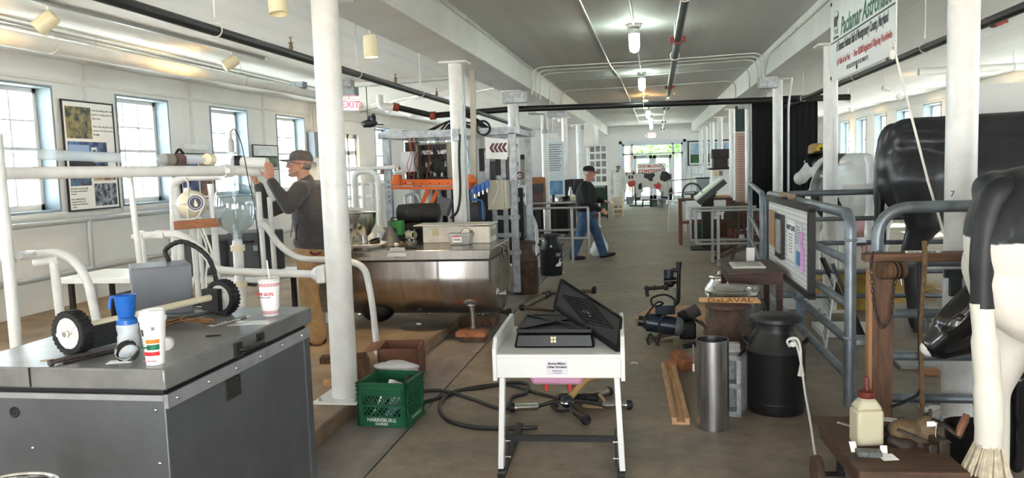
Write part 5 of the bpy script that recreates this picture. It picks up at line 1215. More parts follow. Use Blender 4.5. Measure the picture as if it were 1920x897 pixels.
P('wire_bundle', wm, rubber, cb, kind='stuff')
wm = MB()
for k in range(7): x = w0+0.05+k*0.05; wm.tube(spline([(x,0.07,0.34),(x+0.02,0.02,0.3),(x,0.05,0.24)], 4), 0.003, 5)
P('wire_bundle', wm, M('wire_maroon', (110,40,44), 0.5), cb, kind='stuff')
S('meter_box', MB().bb(gy(752, 300, 9.42).x, gy(776, 300, 9.42).x, 9.42, 9.55, 1.62, 1.87), M('meter_white', (196,200,206), 0.4), 'pale grey box fixed at the edge of the open control cabinet', 'electrical box', bevel=0.006)
S('relay_block', MB().bb(gy(757, 280, 9.5).x, gy(780, 280, 9.5).x, 9.56, 9.7, 1.5, 1.99), dark_metal, 'dark relay block with cable glands behind the pale box', 'electrical box')
# orange arm
og = M('robot_orange', (226,104,28), 0.4, var=0.08)
oa = thing('milking_robot', 'orange milking robot arm slung across the frame', 'robot arm', (-2.7, 9.3, 1.40))
a, b = gy(736, 347, 9.3), gy(880, 345, 9.3)
P('main_beam', MB().bar(a+V(0,0,0.03), b+V(0,0,0.02), 0.09, 0.075), og, oa, world=True, bevel=0.006)
P('lower_rail', MB().bar(a+V(0,-0.05,-0.035), b+V(-0.2,-0.05,-0.045), 0.03, 0.035), og, oa, world=True, bevel=0.004)
P('end_block', MB().box(gy(745, 338, 9.26), (0.09,0.12,0.13)), og, oa, world=True, bevel=0.008)
P('joint_block', MB().box(gy(879, 341, 9.26), (0.10,0.13,0.17)), og, oa, world=True, bevel=0.012)
P('joint_pin', MB().cyl(gy(862, 340, 9.2), gy(893, 340, 9.2), 0.035), og, oa, world=True)
for px in (804, 822): P('hanger_arm', MB().bar(gy(px, 353, 9.35), gy(px-14, 385, 9.35), 0.05, 0.03, (0,-1,0)), og, oa, world=True, bevel=0.004)
for px in (760, 775, 790, 806, 824, 840): P('bolt', MB().sph(gy(px, 344, 9.255), 0.008, 8, 5), black_pl, oa, world=True)
TXT('lettering', 'ECO', 0.03, paper, oa, gy(768, 344, 9.25), (1,0,0), (0,0,1))
S('robot_housing', MB().bar(gy(822,352,9.3), gy(830,385,9.25), 0.04, 0.03, (0,1,0)).box(gy(832, 387, 9.2), (0.17,0.14,0.2), Matrix.Rotation(0.35, 3, 'Y')).box(gy(815, 398, 9.2), (0.1,0.1,0.14)), M('housing_grey', (112,112,112), 0.5, var=0.1), 'tilted grey plastic housing under the orange arm', 'housing', bevel=0.012)
S('motor_cover', MB().sph(gy(893, 400, 9.4), (0.12,0.12,0.2), 16, 10), M('housing_dark', (60,62,66), 0.5), 'dark rounded motor cover right of the second column', 'motor')
S('air_pipe', MB().tube(rounded([gy(884,350,9.25), gy(884,375,9.1), gy(904,375,9.1), gy(906,412,9.1)], 0.03), 0.011, 8), M('air_blue', (40,110,190), 0.4), 'bright blue bent air pipe hanging from the orange joint', 'pipe')
bl = M('valve_blue', (44,98,180), 0.4)
vb = thing('valve_bank', 'bank of blue air valves beside the grey cabinet', 'valve', gy(903, 358, 9.0)-V(0,0,0.08))
P('bracket', MB().bb(-0.12,-0.06,0.0,0.66,0.06,0.1), galv, vb)
for k in range(4):
    P('valve', MB().box((-0.08+0.05*k, 0, 0.09+0.02*k), (0.042,0.07,0.09)), bl, vb, bevel=0.004); P('fitting', MB().cyl((-0.08+0.05*k,-0.02,0.045+0.02*k),(-0.08+0.05*k,-0.02,0.0+0.02*k),0.012), chrome, vb)
eb = thing('electrical_cabinet', 'olive grey closed cabinet on the ladder side of the frame', 'cabinet', V(gy(931, 393, 9.1).x, 9.2, gy(931, 393, 9.1).z))
P('cabinet_body', MB().box((0,0,0.17), (0.20,0.22,0.35)), M('cab_sand', (156,150,132), 0.4, metal=0.2), eb, bevel=0.006)
P('door', MB().box((0.115,0.0,0.17), (0.03,0.21,0.34)), M('cab_sand2', (176,170,150), 0.4, metal=0.2), eb, bevel=0.004)
P('bracket', MB().bb(-0.03,0.03,0.1,0.42,0.1,0.16), galv, eb)
P('cable', MB().tube(spline([(0.02,-0.12,0.34),(0.04,-0.14,0.25),(0.0,-0.13,0.15),(-0.05,-0.12,0.05)], 5), 0.005, 6), white_pl, eb)
e2 = thing('electrical_cabinet', 'sand coloured cabinet with a dark bag on top past the third column', 'cabinet', V(gy(982, 345, 12.5).x, 12.5, gy(982, 345, 12.5).z))
P('cabinet_body', MB().box((0,0,0.19), (0.17,0.3,0.40)), M('cab_sand', (156,150,132), 0.4, metal=0.2), e2, bevel=0.006)
P('door', MB().box((0.10,0,0.19), (0.03,0.29,0.38)), M('cab_sand2', (176,170,150), 0.4, metal=0.2), e2, bevel=0.004)
P('conduit_pipe', MB().cyl((0,0.22,-gy(982, 345, 12.5).z+0.1), (0,0.22,0.3), 0.02, n=8), galv, e2)
P('bag', MB().sph((0,0,0.42), (0.12,0.12,0.05), 12, 7), black_pl, e2)
sh_ = thing('notice_sheet', 'white printed sheet with a maroon pattern hung on the frame', 'sheet', V(gy(933, 300, 9.4).x, 9.4, gy(933, 300, 9.4).z))
P('sheet', MB().prism([(-0.14,0.02),(0.12,0.0),(0.14,0.24),(-0.15,0.28)], (0,0,0), (1,0,0), (0,0,1), 0.004), paper, sh_)
for k in range(4):
    P('print', MB().prism([(0,0.0),(0.035,0.0),(0.0,0.055),(0.035,0.11),(0.0,0.11),(-0.035,0.055)], (-0.06+0.05*k,-0.0045,0.09), (1,0,0), (0,0,1), 0.001), M('print_maroon', (96,52,60), 0.6), sh_)
S('cable', MB().tube(spline([gy(862, 252, 8.38), gy(861, 300, 8.38), gy(863, 360, 8.37), gy(858, 395, 8.33), gy(845, 410, 8.3)], 7), 0.014, 8), rubber, 'thick black cable running down the second column', 'cable')
S('bird_mount', MB().sph(gy(692, 232, 13.5), (0.16,0.06,0.07), 12, 7).sph(gy(700, 222, 13.5), (0.05,0.05,0.09), 10, 6).prism([(0,0),(0.12,0.22),(0.2,0.05)], gy(682, 240, 13.5), (1,0,0), (0,0,1), 0.02).bar(gy(675, 232, 13.55), gy(719, 234, 13.55), 0.03, 0.02).cyl(gy(690, 233, 13.55), V(gy(690,233,13.55).x, 13.55, ZC), 0.008, n=6), black_pl, 'dark lamp bracket silhouette hung high by the side door', 'bracket')
# wires dangling on robot
rs_ = random.Random(9)
for k in range(10):
    px = rs_.uniform(760, 880); p = gy(px, 258, 9.42); L_ = rs_.uniform(0.3, 0.75)
    S('hanging_wire', MB().tube(spline([p, p+V(0.03,-0.02,-L_*0.4), p+V(-0.02,-0.03,-L_*0.75), p+V(0.03,0,-L_)], 5), 0.004, 5), rs_.choice([rubber, rubber, M('wire_orange', (190,90,40), 0.5)]), 'loose wire dangling on the robot frame, %s of ten' % ORD[k], 'wire', 'wires dangling on the robot frame')
for k in range(6):
    px = 905+k*10; p = gy(px, 300+12*(k % 3), 9.6)
    S('metal_bracket', MB().box(p, (0.07, 0.1, 0.28+0.1*(k % 2))), [dark_metal, galv, black_pl][k % 3], 'metal bracket bolted to the ladder side of the frame, %s' % ('first','second','third','fourth','fifth','sixth')[k], 'bracket')
# ================================================================ FLOOR THINGS ON THE PLATFORM SIDE
def milk_can(t, mat, h=0.63, r=0.165, lidm=None, rim=0.115):
    P('can_body', MB().lathe([(0.0,0.004),(r*0.93,0.004),(r*0.95,0.0),(r*1.0,0.03),(r*1.0,h*0.62),(r*1.02,h*0.635),(r*0.98,h*0.66),(rim*0.92,h*0.82),(rim*0.88,h*0.86),(rim*0.92,h*0.93),(rim*1.15,h*0.95)], n=40), mat, t)
    P('lid', MB().lathe([(rim*1.2,h*0.93),(rim*1.3,h*0.94),(rim*1.28,h*0.975),(rim*1.0,h*0.985),(rim*0.9,h*1.0),(0.0,h*0.99)], n=36), lidm or mat, t)
    for s in (-1, 1):
        P('handle', MB().tube(rounded([(s*r*0.9,-0.05,h*0.69),(s*(r*1.0+0.02),-0.05,h*0.76),(s*(r*1.0+0.02),0.05,h*0.76),(s*r*0.9,0.05,h*0.69)], 0.03), 0.008), mat, t)
    P('band', MB().ring((0,0,h*0.12), r*1.0, 0.004, n=36, k=6), mat, t)
rc = thing('milk_can', 'brown rusty milk can beside the end of the tank', 'milk can', gz(984, 552, 0.0)+V(0,0.1,0)); milk_can(rc, rust, 0.68, 0.17)
blackcan = M('can_black_paint', (18,18,20), 0.45, var=0.2, vscale=10)
b2 = thing('milk_can', 'black milk can with white numerals by the steel railing', 'milk can', gz(1033, 517, 0.0)+V(0,0.1,0)); milk_can(b2, blackcan, 0.62, 0.17)
TXT('lettering', 'W', 0.09, paper, b2, b2.location+V(0.12,-0.127,0.31), (0.73,0.68,0), (0,0,1))
P('painted_cow', MB().prism([(-0.06,-0.01),(0.0,0.03),(0.02,0.09),(0.035,0.09),(0.03,0.04),(0.06,0.03),(0.03,-0.03),(-0.05,-0.03)], V(0.125,-0.125,0.17), (0.73,0.68,0), (0,0,1), 0.002), paper, b2)
P('sticker', MB().box((0.02,-0.148,0.43), (0.03,0.012,0.06)), paper, b2)
S('plastic_scrap', MB().sph(gz(1052, 515, 0.0)+V(0,0,0.03), (0.05,0.05,0.03), 8, 5), paper, 'crumpled white plastic on the floor by the black can', 'scrap')
# crate
cr = thing('milk_crate', 'green lattice milk crate with white lettering on the floor', 'crate', gz(715, 800, 0.0)+V(0.02,0.16,0), math.radians(-4))
green = M('crate_green', (22,92,58), 0.45, var=0.08)
cw, cd, ch, ct = 0.335, 0.33, 0.285, 0.012
P('crate_floor', MB().box((0,0,0.012), (cw-0.01, cd-0.01, 0.014)), green, cr)
def crate_side(o, u, n, w):
    o, u, n = V(o), V(u), V(n); mb = MB(); q = n*(-ct/2)
    def slab(a0, a1, z0, z1, th=ct): 
        c = o+u*((a0+a1)/2)+V(0,0,(z0+z1)/2)+q; R_ = Matrix((u, n, V(0,0,1))).transposed(); mb.box(c, (a1-a0, th, z1-z0), R_)
    h = w/2
    slab(-h,h,0,0.06); slab(-h,h,0.21,ch-0.005); slab(-h,-h+0.025,0.06,0.21); slab(h-0.025,h,0.06,0.21)
    for z in (0.002,0.062,0.135,0.205,0.235,0.262,ch-0.004): slab(-h-0.006,h+0.006,z-0.004,z+0.004,ct+0.012)
    for a in (-h+0.03, h-0.03): slab(a-0.004,a+0.004,0,ch,ct+0.01)
    k = 11
    for i in range(-k, k+1):
        for s in (1, -1):
            a0 = i*0.03; pts = []
            for j in range(2):
                z = 0.06 if j == 0 else 0.21; pts.append((a0+(0 if j == 0 else s*0.12), z))
            # clip to the side's width
            (x0, z0), (x1, z1) = pts
            lo_, hi_ = -h+0.025, h-0.025
            def cl(x): return max(lo_, min(hi_, x))
            if (x0 < lo_ and x1 < lo_) or (x0 > hi_ and x1 > hi_): continue
            t0 = (cl(x0)-x0)/(x1-x0); t1 = (cl(x1)-x0)/(x1-x0)
            p0 = o+u*cl(x0)+V(0,0,z0+(z1-z0)*t0)+q; p1 = o+u*cl(x1)+V(0,0,z0+(z1-z0)*t1)+q
            if (p1-p0).length > 0.01: mb.bar(p0, p1, 0.005, 0.006, n)
    return mb
for o_, u_, n_, w_ in (((0,-cd/2,0),(1,0,0),(0,-1,0),cw), ((0,cd/2,0),(-1,0,0),(0,1,0),cw), ((cw/2,0,0),(0,1,0),(1,0,0),cd), ((-cw/2,0,0),(0,-1,0),(-1,0,0),cd)):
    P('crate_side', crate_side(o_, u_, n_, w_), green, cr)
TXT('lettering', 'HARRISBURG', 0.034, paper, cr, (0.0,-cd/2-0.0065,0.044), (1,0,0), (0,0,1), world=False)
TXT('lettering', 'DAIRIES', 0.025, paper, cr, (0.0,-cd/2-0.0065,0.018), (1,0,0), (0,0,1), world=False)
TXT('lettering', 'HARRISBURG', 0.03, M('faded_ink', (150,180,160), 0.6), cr, (cw/2+0.0065,0.0,0.04), (0,1,0), (0,0,1), world=False)
co = cr.location
pvc = white_pl
for i, (x, y, z, d, r, L_, mt_, lb) in enumerate(((0.06,-0.05,0.19,(0.25,-0.1,1),0.028,0.13,pvc,'white plastic pipe sticking out of the green crate'), (0.0,0.02,0.2,(0.1,0.5,0.7),0.03,0.10,pvc,'white pipe coupling behind the upright pipe in the crate'), (0.09,0.06,0.18,(1,0.3,0.15),0.022,0.14,pvc,'white pipe lying across the crate top'), (-0.06,-0.04,0.1,(0.4,0.1,0.7),0.03,0.16,steel,'steel teat cup inside the green crate'), (0.03,-0.09,0.08,(0.5,0.1,0.6),0.028,0.16,M('blue_grey_pipe', (150,164,184), 0.4),'bluish pipe seen through the crate side'), (-0.1,0.03,0.06,(0.2,0.4,0.5),0.03,0.14,pvc,'white elbow pipe low in the green crate'), (0.1,0.1,0.22,(0.2,0.3,0.6),0.035,0.07,black_pl,'black cap in the corner of the green crate'), (-0.02,0.08,0.1,(1,0.2,0.3),0.025,0.2,pvc,'white pipe lying deep in the green crate'))):
    d = V(d).normalized(); c = co+V(x,y,z)
    S('pipe_fitting', MB().lathe([(r*0.82,-L_/2),(r,-L_/2),(r,L_*0.2),(r*1.15,L_*0.22),(r*1.15,L_/2),(r*0.85,L_/2),(r*0.82,-L_/2)], c, 18, d, cap=False), mt_, lb, 'pipe')
S('plastic_bag', MB().sph(co+V(-0.03,0.22,0.3), (0.17,0.06,0.03), 14, 8).sph(co+V(-0.03,0.24,0.24), (0.16,0.06,0.1), 14, 8), milky('bag_clear', (226,226,228), 0.6), 'clear plastic bag bunched behind the green crate', 'bag')
# cardboard boxes and the wooden box
card = M('cardboard_dark', (122,82,62), 0.8, var=0.1, vscale=6)
def open_box(name, label, loc, s, rz, mat, flaps=0.0, t=0.008):
    w, d, h = s; r = thing(name, label, 'box', loc, rz)
    P('bottom', MB().box((0,0,t/2), (w, d, t)), mat, r)
    for sx in (-1, 1): P('side', MB().box((sx*(w/2-t/2),0,h/2), (t, d, h)), mat, r)
    for sy in (-1, 1): P('side', MB().box((0,sy*(d/2-t/2),h/2), (w, t, h)), mat, r)
    if flaps:
        P('flap', MB().bar((-w/2,-d/2,h), (-w/2-flaps*0.6,-d/2,h+0.01), d*0.0+0.006, 0.006).quad((-w/2,-d/2,h),(-w/2,d/2,h),(-w/2-flaps,d/2,h-0.02),(-w/2-flaps,-d/2,h-0.02)), mat, r, solid=0.005)
    return r
open_box('cardboard_box', 'open brown cardboard box behind the green crate', gz(752, 715, 0.0)+V(-0.03,0.14,0), (0.32,0.34,0.26), math.radians(8), card, 0.12)
open_box('wooden_box', 'old grey wooden box of dark oddments by the first column', gz(672, 712, 0.1)+V(-0.08,0.1,0), (0.24,0.22,0.15), math.radians(25), wood_old)
S('wood_offcut', MB().box(gz(622, 722, 0.1)+V(0,0,0.02), (0.12,0.06,0.04), 0.4), wood_raw, 'small pale wood offcut near the cooler', 'wood')
S('wood_offcut', MB().box(gz(628, 680, 0.1)+V(0,0,0.03), (0.22,0.12,0.05), 0.2), wood_old, 'dark wood offcut lying behind the first column', 'wood')
S('floor_drain_stain', MB().lathe([(0.0,0.0),(0.26,0.0),(0.25,0.002),(0,0.002)], gz(800, 612, 0.1)+V(0,0,0.0005), 28), M('wet_concrete', (92,80,68), 0.45), 'round damp patch on the platform under the tank', 'stain')
S('plaster_chip', MB().sph(gz(785, 610, 0.1)+V(0,0,0.012), (0.03,0.02,0.012), 8, 5), white_paint, 'white plaster chip in the damp patch', 'chip')
# floor hose
hm = M('hose_black', (34,34,36), 0.5)
g0 = lambda x, y: gz(x, y, 0.013)
S('floor_hose', MB().tube(spline([g0(778,735), g0(830,733), g0(890,750), g0(945,768), g0(960,745), g0(985,738), g0(990,722), g0(960,718), g0(900,728), g0(850,735), g0(825,758), g0(835,785), g0(880,800), g0(940,804), g0(1008,802)], 7), 0.013, 8), hm, 'long black hose curling over the floor under the simulator', 'hose')
S('floor_hose', MB().tube(spline([g0(783,757), g0(840,742), g0(880,728), g0(950,722), g0(1010,738), g0(1050,748)], 7), 0.012, 8), hm, 'second black hose leading from the crate to the milking claw', 'hose')
# ================================================================ UDDER SIMULATOR STAND
sm = thing('simulator_stand', 'white udder simulator stand with raised side panels in the aisle', 'stand', (-0.515, 4.38, 0.0), math.radians(2.5))
sw = M('laminate_white', (222,224,222), 0.4)
hw, y0s, y1s = 0.325, -0.35, 0.38
P('table_top', MB().bb(-hw, hw, y0s, y1s, 0.64, 0.66), sw, sm, bevel=0.002)
P('apron', MB().bb(-hw, hw, y0s, y0s+0.018, 0.535, 0.64), sw, sm, bevel=0.002)
P('apron', MB().bb(-hw, hw, y1s-0.018, y1s, 0.535, 0.64), sw, sm, bevel=0.002)
for s in (-1, 1):
    P('side_panel', MB().prism([(y0s-0.01,0.52),(y1s+0.01,0.52),(y1s+0.01,0.72),(y1s-0.02,0.745),(y0s+0.05,0.745),(y0s-0.01,0.69)], (s*hw+(0 if s > 0 else -0.022), 0, 0), (0,1,0), (0,0,1), 0.022), sw, sm, bevel=0.003)
    P('leg', MB().bar((s*(hw-0.022), y0s+0.05, 0.53), (s*(hw-0.002), y0s+0.02, 0.035), 0.03, 0.05, (0,1,0)), sw, sm, bevel=0.003)
    P('foot_bar', MB().bb(s*(hw-0.01)-0.02, s*(hw-0.01)+0.02, y0s-0.05, y1s+0.05, 0.0, 0.03), black_pl, sm)
    P('foot_bracket', MB().bar((s*(hw-0.035), y0s+0.07, 0.04), (s*(hw-0.035), y0s+0.07, 0.24), 0.01, 0.03, (0,1,0)), black_pl, sm)
    for z in (0.08, 0.17): P('bolt', MB().cyl((s*(hw-0.05), y0s+0.06, z), (s*(hw-0.02), y0s+0.06, z), 0.007, n=8), chrome, sm)
P('cross_bar', MB().bb(-hw+0.02, hw-0.02, y0s+0.07, y0s+0.095, 0.165, 0.195), black_pl, sm)
P('label_plate', MB().bb(-0.062, 0.05, y0s-0.002, y0s-0.0003, 0.553, 0.625), M('label_lilac', (214,212,222), 0.5), sm)
for s, z, sz in (('Bovine Milking', 0.612, 0.0158), ('Udder Simulator', 0.594, 0.0158), ('Realityworks', 0.574, 0.0095), ('www.realityworks.com', 0.562, 0.005)):
    TXT('lettering', s, sz, ink, sm, (-0.006, y0s-0.0024, z), (1,0,0), (0,0,1), world=False, bold=0.0005 if sz > 0.01 else 0.0001)
pink = M('udder_pink', (212,156,186), 0.4)
P('udder', MB().box((-0.02, -0.06, 0.498), (0.27, 0.34, 0.075), taper=1.15), pink, sm, bevel=0.02, label='pink rubber udder')
redm = M('teat_red', (206,60,58), 0.4)
for x, y in ((-0.085,-0.14), (0.045,-0.14), (-0.085,0.02), (0.045,0.02)):
    P('teat', MB().lathe([(0.0,0.405),(0.008,0.406),(0.0105,0.415),(0.012,0.46),(0.02,0.475)], (x, y, 0), 14), redm, sm, label='red teat')
# black tub with ribbed lid on the stand, second lid leaning on it
gloss_b = M('gloss_black', (14,14,16), 0.3, spec=0.25)
Ms = Matrix.Rotation(math.radians(2.5), 3, 'Z')
def s2w(x, y, z): return Ms @ Vector((x, y, z))+sm.location
bt = thing('black_tub', 'glossy black plastic tub with a cross-ribbed lid on the white stand', 'tub', s2w(-0.03, 0.02, 0.66), math.radians(2.5))
P('tub_body', MB().box((0,0,0.04), (0.44, 0.46, 0.08), taper=0.93), gloss_b, bt, bevel=0.012)
ld = P('tub_lid', MB().box((0,0.0,0.088), (0.41, 0.44, 0.014)), gloss_b, bt, bevel=0.005)
P('rib', MB().bar((-0.18,-0.19,0.1), (0.18,0.19,0.1), 0.022, 0.012).bar((-0.18,0.19,0.1), (0.18,-0.19,0.1), 0.022, 0.012), gloss_b, ld)
P('rim', MB().bb(-0.205,0.205,-0.222,-0.21,0.085,0.102).bb(-0.205,0.205,0.21,0.222,0.085,0.102).bb(-0.205,-0.193,-0.222,0.222,0.085,0.102).bb(0.193,0.205,-0.222,0.222,0.085,0.102), gloss_b, ld)
for x, z in ((-0.012,0.055), (0.004,0.055), (-0.012,0.036), (0.004,0.036)): P('sticker', MB().box((x,-0.2245+z*0.06,z), (0.013,0.003,0.015)), M('sticker_yellow', (226,214,170), 0.5), bt)
# leaning lid: corners measured against the stand
c_tl, c_tr, c_br, c_bl = gy(1052, 530, 4.72), gy(1166, 652, 4.30), gy(1158, 660, 4.10), gy(1040, 578, 4.42)
u_ = (c_br-c_bl); v_ = (c_tl-c_bl); n_ = u_.cross(v_).normalized()
ll = thing('tub_cover', 'black plastic cover with chevron ridges leaning across the tub', 'cover', c_br)
def lq(a, b, h): return c_bl+u_*a+v_*b+n_*h-c_br
mb = MB(); vs = [lq(0,0,0), lq(1,0,0), lq(1,1,0), lq(0,1,0), lq(0,0,0.018), lq(1,0,0.018), lq(1,1,0.018), lq(0,1,0.018)]
mb.add(vs, [(3,2,1,0),(4,5,6,7),(0,1,5,4),(1,2,6,5),(2,3,7,6),(3,0,4,7)])
P('panel', mb, M('cover_grey', (54,57,58), 0.28), ll, bevel=0.006)
mb = MB()
for a, b in (((0,0),(1,0)), ((1,0),(1,1)), ((1,1),(0,1)), ((0,1),(0,0))): mb.bar(lq(*a,0.012), lq(*b,0.012), 0.02, 0.028, n_)
P('rim', mb, gloss_b, ll, bevel=0.004)
for i in range(4):
    k = 0.10+0.10*i
    P('ridge', MB().bar(lq(0.5,k,0.021), lq(k*0.9,0.5,0.021), 0.008, 0.008, n_).bar(lq(0.5,k,0.021), lq(1-k*0.9,0.5,0.021), 0.008, 0.008, n_).bar(lq(0.5,1-k,0.021), lq(k*0.9,0.5,0.021), 0.008, 0.008, n_).bar(lq(0.5,1-k,0.021), lq(1-k*0.9,0.5,0.021), 0.008, 0.008, n_), black_pl, ll)
P('label', MB().prism([(0.42,0.4),(0.56,0.4),(0.56,0.47),(0.42,0.47)], lq(0,0,0.0195), u_, v_, 0.001), paper, ll)
# milking claw on the floor
mc = thing('milking_claw', 'milking claw with four teat cups and rubber hoses on the floor', 'milking claw', gz(1062, 775, 0.0)+V(0,0.03,0))
mc.scale = (1.25,)*3
C0 = V(0,0,0.055)
P('claw_bowl', MB().sph(C0, 0.036, 16, 10), M('claw_navy', (36,40,52), 0.3), mc)
P('claw_rim', MB().ring(C0, 0.037, 0.006), chrome, mc)
for i, (d, L_) in enumerate((((-0.85,-0.15,0),0.20), ((0.95,0.12,0),0.24), ((0.3,-0.55,0),0.16), ((0.55,0.75,0),0.26))):
    d = V(d).normalized(); a = V(0,0,0.032)+d*0.09
    cupp = P('teat_cup', MB().lathe([(0.014,0),(0.02,0.01),(0.02,0.11),(0.024,0.115),(0.024,0.13)], a+d*(L_-0.14), 16, d), steel, mc)
    P('cup_mouth', MB().lathe([(0.012,0.13),(0.026,0.128),(0.027,0.15),(0.018,0.16),(0.008,0.15)], a+d*(L_-0.14), 16, d), rubber, cupp)
    P('liner_tube', MB().tube(spline([C0+d*0.03, a*0.8+V(0,0,0.03), a+d*(L_-0.13)], 5), 0.011, 8), rubber, mc)
tan_r = M('tan_rubber', (168,134,84), 0.6)
P('milk_hose', MB().tube(spline([C0+V(0.02,0.02,0.02), V(0.05,0.06,0.10), V(0.11,0.10,0.155), V(0.2,0.12,0.17), V(0.25,0.12,0.165)], 7), 0.018, 12), tan_r, mc, label='tan rubber milk hose')
P('air_hose', MB().tube(spline([C0+V(-0.02,0.02,0.02), V(-0.05,0.13,0.05), V(-0.02,0.2,0.03), V(0.08,0.2,0.03), V(0.16,0.16,0.05)], 6), 0.011, 8), rubber, mc)
P('air_hose', MB().tube(spline([V(-0.05,0.0,0.03), V(-0.09,0.05,0.02), V(-0.04,-0.05,0.02), V(0.02,-0.07,0.03)], 6), 0.009, 8), rubber, mc)
P('pulsator', MB().lathe([(0.02,0),(0.028,0.01),(0.028,0.09),(0.014,0.1)], V(0.06,0.13,0.035), 14, (1,0.1,0)), dark_metal, mc)
S('rope_bundle', MB().tube(spline([gz(1085,748,0.03), gz(1110,738,0.05), gz(1128,745,0.06), gz(1135,760,0.03), gz(1112,758,0.045), gz(1095,762,0.02), gz(1140,765,0.012)], 7), 0.010, 8), M('hemp', (176,150,110), 0.9), 'bundle of tan cord beside the milking claw', 'cord')
S('leather_offcut', MB().bar(gz(1075,752,0.012), gz(1138,762,0.012), 0.05, 0.02), leather, 'brown leather strip under the cord bundle', 'strip')
# pipe tool on the floor behind the stand
pt_ = thing('pipe_rack', 'rusty pipe rack with elbows lying on the aisle floor', 'pipework', gz(980, 576, 0.0))
z = 0.035; A_, B_, C_, D_ = gz(979,577,z), gz(1028,551,z), gz(1113,545,z), gz(1040,583,z)
pm_ = M('pipe_brownsteel', (132,118,106), 0.35, metal=0.8, var=0.25, vscale=12)
P('pipe', MB().tube([A_, B_], 0.028, 12), pm_, pt_, world=True); P('pipe', MB().tube([B_, lerp(B_, C_, 0.4)], 0.018, 10), pm_, pt_, world=True); P('pipe', MB().tube([lerp(B_, C_, 0.35), C_], 0.024, 12), pm_, pt_, world=True); P('pipe', MB().tube([A_, D_], 0.02, 12), pm_, pt_, world=True)
for c in (A_, B_, C_): P('elbow', MB().sph(c, 0.04, 12, 8), dark_metal, pt_, world=True)
P('end_flange', MB().cyl(C_-V(0.01,0,0), C_+V(0.03,0,0), 0.055, n=18), dark_metal, pt_, world=True)
P('clip', MB().ring(lerp(A_, B_, 0.85), 0.035, 0.007, B_-A_), dark_metal, pt_, world=True)
S('floor_scrap', MB().tube(spline([gz(1183,682,0.004), gz(1190,680,0.006), gz(1196,683,0.004)], 4), 0.004, 6), paper, 'tiny white paper curl on the aisle floor', 'scrap')
# ================================================================ PUMP, CANS AND WOOD ON THE RIGHT OF THE AISLE
S('cardboard_sheet', MB().prism([(0,0),(0.86,0.0),(0.9,0.8),(0.2,0.8)], gz(1187,599,0.001), (1,0,0), (0,1,0), 0.006), M('cardboard', (196,152,116), 0.85, var=0.06), 'flat sheet of brown cardboard under the pump', 'cardboard')
pm0 = gz(1255, 642, 0.0)
pu_ = thing('vacuum_pump', 'dark blue electric vacuum pump with pipework and coiled cord', 'pump', pm0)
navy = M('motor_navy', (34,48,66), 0.3, var=0.1)
def pl_(px, py, dy=0.0): return gy(px, py, pm0.y+dy)-pm0
P('base_rail', MB().bar(pl_(1212,636)+V(0,-.05,.0), pl_(1300,620)+V(0,.1,0), 0.05, 0.03).bar(pl_(1220,648), pl_(1262,640), 0.05, 0.03), M('rail_rust', (120,88,78), 0.7, var=0.3), pu_)
a, b = pl_(1213,604), pl_(1266,612); d = (b-a).normalized()
P('motor', MB().cyl(a, b, 0.085, n=30), navy, pu_)
P('motor_end', MB().lathe([(0.0,-0.05),(0.045,-0.045),(0.075,0.0)], a, 26, d), black_pl, pu_)
P('motor_end', MB().lathe([(0.089,0.0),(0.089,0.03),(0.07,0.06),(0.03,0.075),(0.0,0.075)], b, 26, d), M('motor_grey', (112,118,118), 0.4), pu_)
P('terminal_box', MB().box(pl_(1247,580), (0.17,0.12,0.085), 0.1), navy, pu_, bevel=0.01)
P('end_knob', MB().cyl(a-d*0.08, a-d*0.02, 0.05, n=20), black_pl, pu_)
P('pump_body', MB().box(pl_(1289,618,0.08), (0.15,0.16,0.16)), black_pl, pu_, bevel=0.02)
P('muffler', MB().cyl(pl_(1284,594,0.1), pl_(1308,581,0.14), 0.06, n=20), M('muffler_grey', (78,74,74), 0.5, metal=0.3), pu_)
P('muffler_collar', MB().cyl(pl_(1277,598,0.08), pl_(1287,592,0.1), 0.066, n=20), black_pl, pu_)
ir = M('iron_pipe', (58,56,56), 0.4, metal=0.7, var=0.3, vscale=20)
P('riser', MB().tube(rounded([pl_(1265,572), pl_(1272,566), pl_(1273,495)], 0.05), 0.018, 12), ir, pu_)
P('top_tee', MB().cyl(pl_(1273,502), pl_(1273,491), 0.025, n=12).cyl(pl_(1273,506), pl_(1258,508), 0.02, n=10), ir, pu_)
P('regulator', MB().lathe([(0.03,-0.03),(0.045,-0.03),(0.045,0.045),(0.03,0.05),(0,0.05)], pl_(1254,515), 18), navy, pu_)
P('valve', MB().cyl(pl_(1245,528), pl_(1268,526), 0.032, n=14).sph(pl_(1257,531), 0.04, 12, 8), ir, pu_)
P('side_pipe', MB().tube(rounded([pl_(1252,531), pl_(1245,539), pl_(1222,541), pl_(1213,542), pl_(1213,552), pl_(1215,556)], 0.03), 0.017, 10), ir, pu_)
P('elbow', MB().sph(pl_(1248,540), 0.026, 10, 6).sph(pl_(1213,541), 0.026, 10, 6).sph(pl_(1228,540), 0.023, 10, 6), ir, pu_)
P('glass_trap', MB().lathe([(0.0,0.0),(0.035,0.003),(0.037,0.09),(0.03,0.1)], pl_(1260,560), 18), clear_glass, pu_)
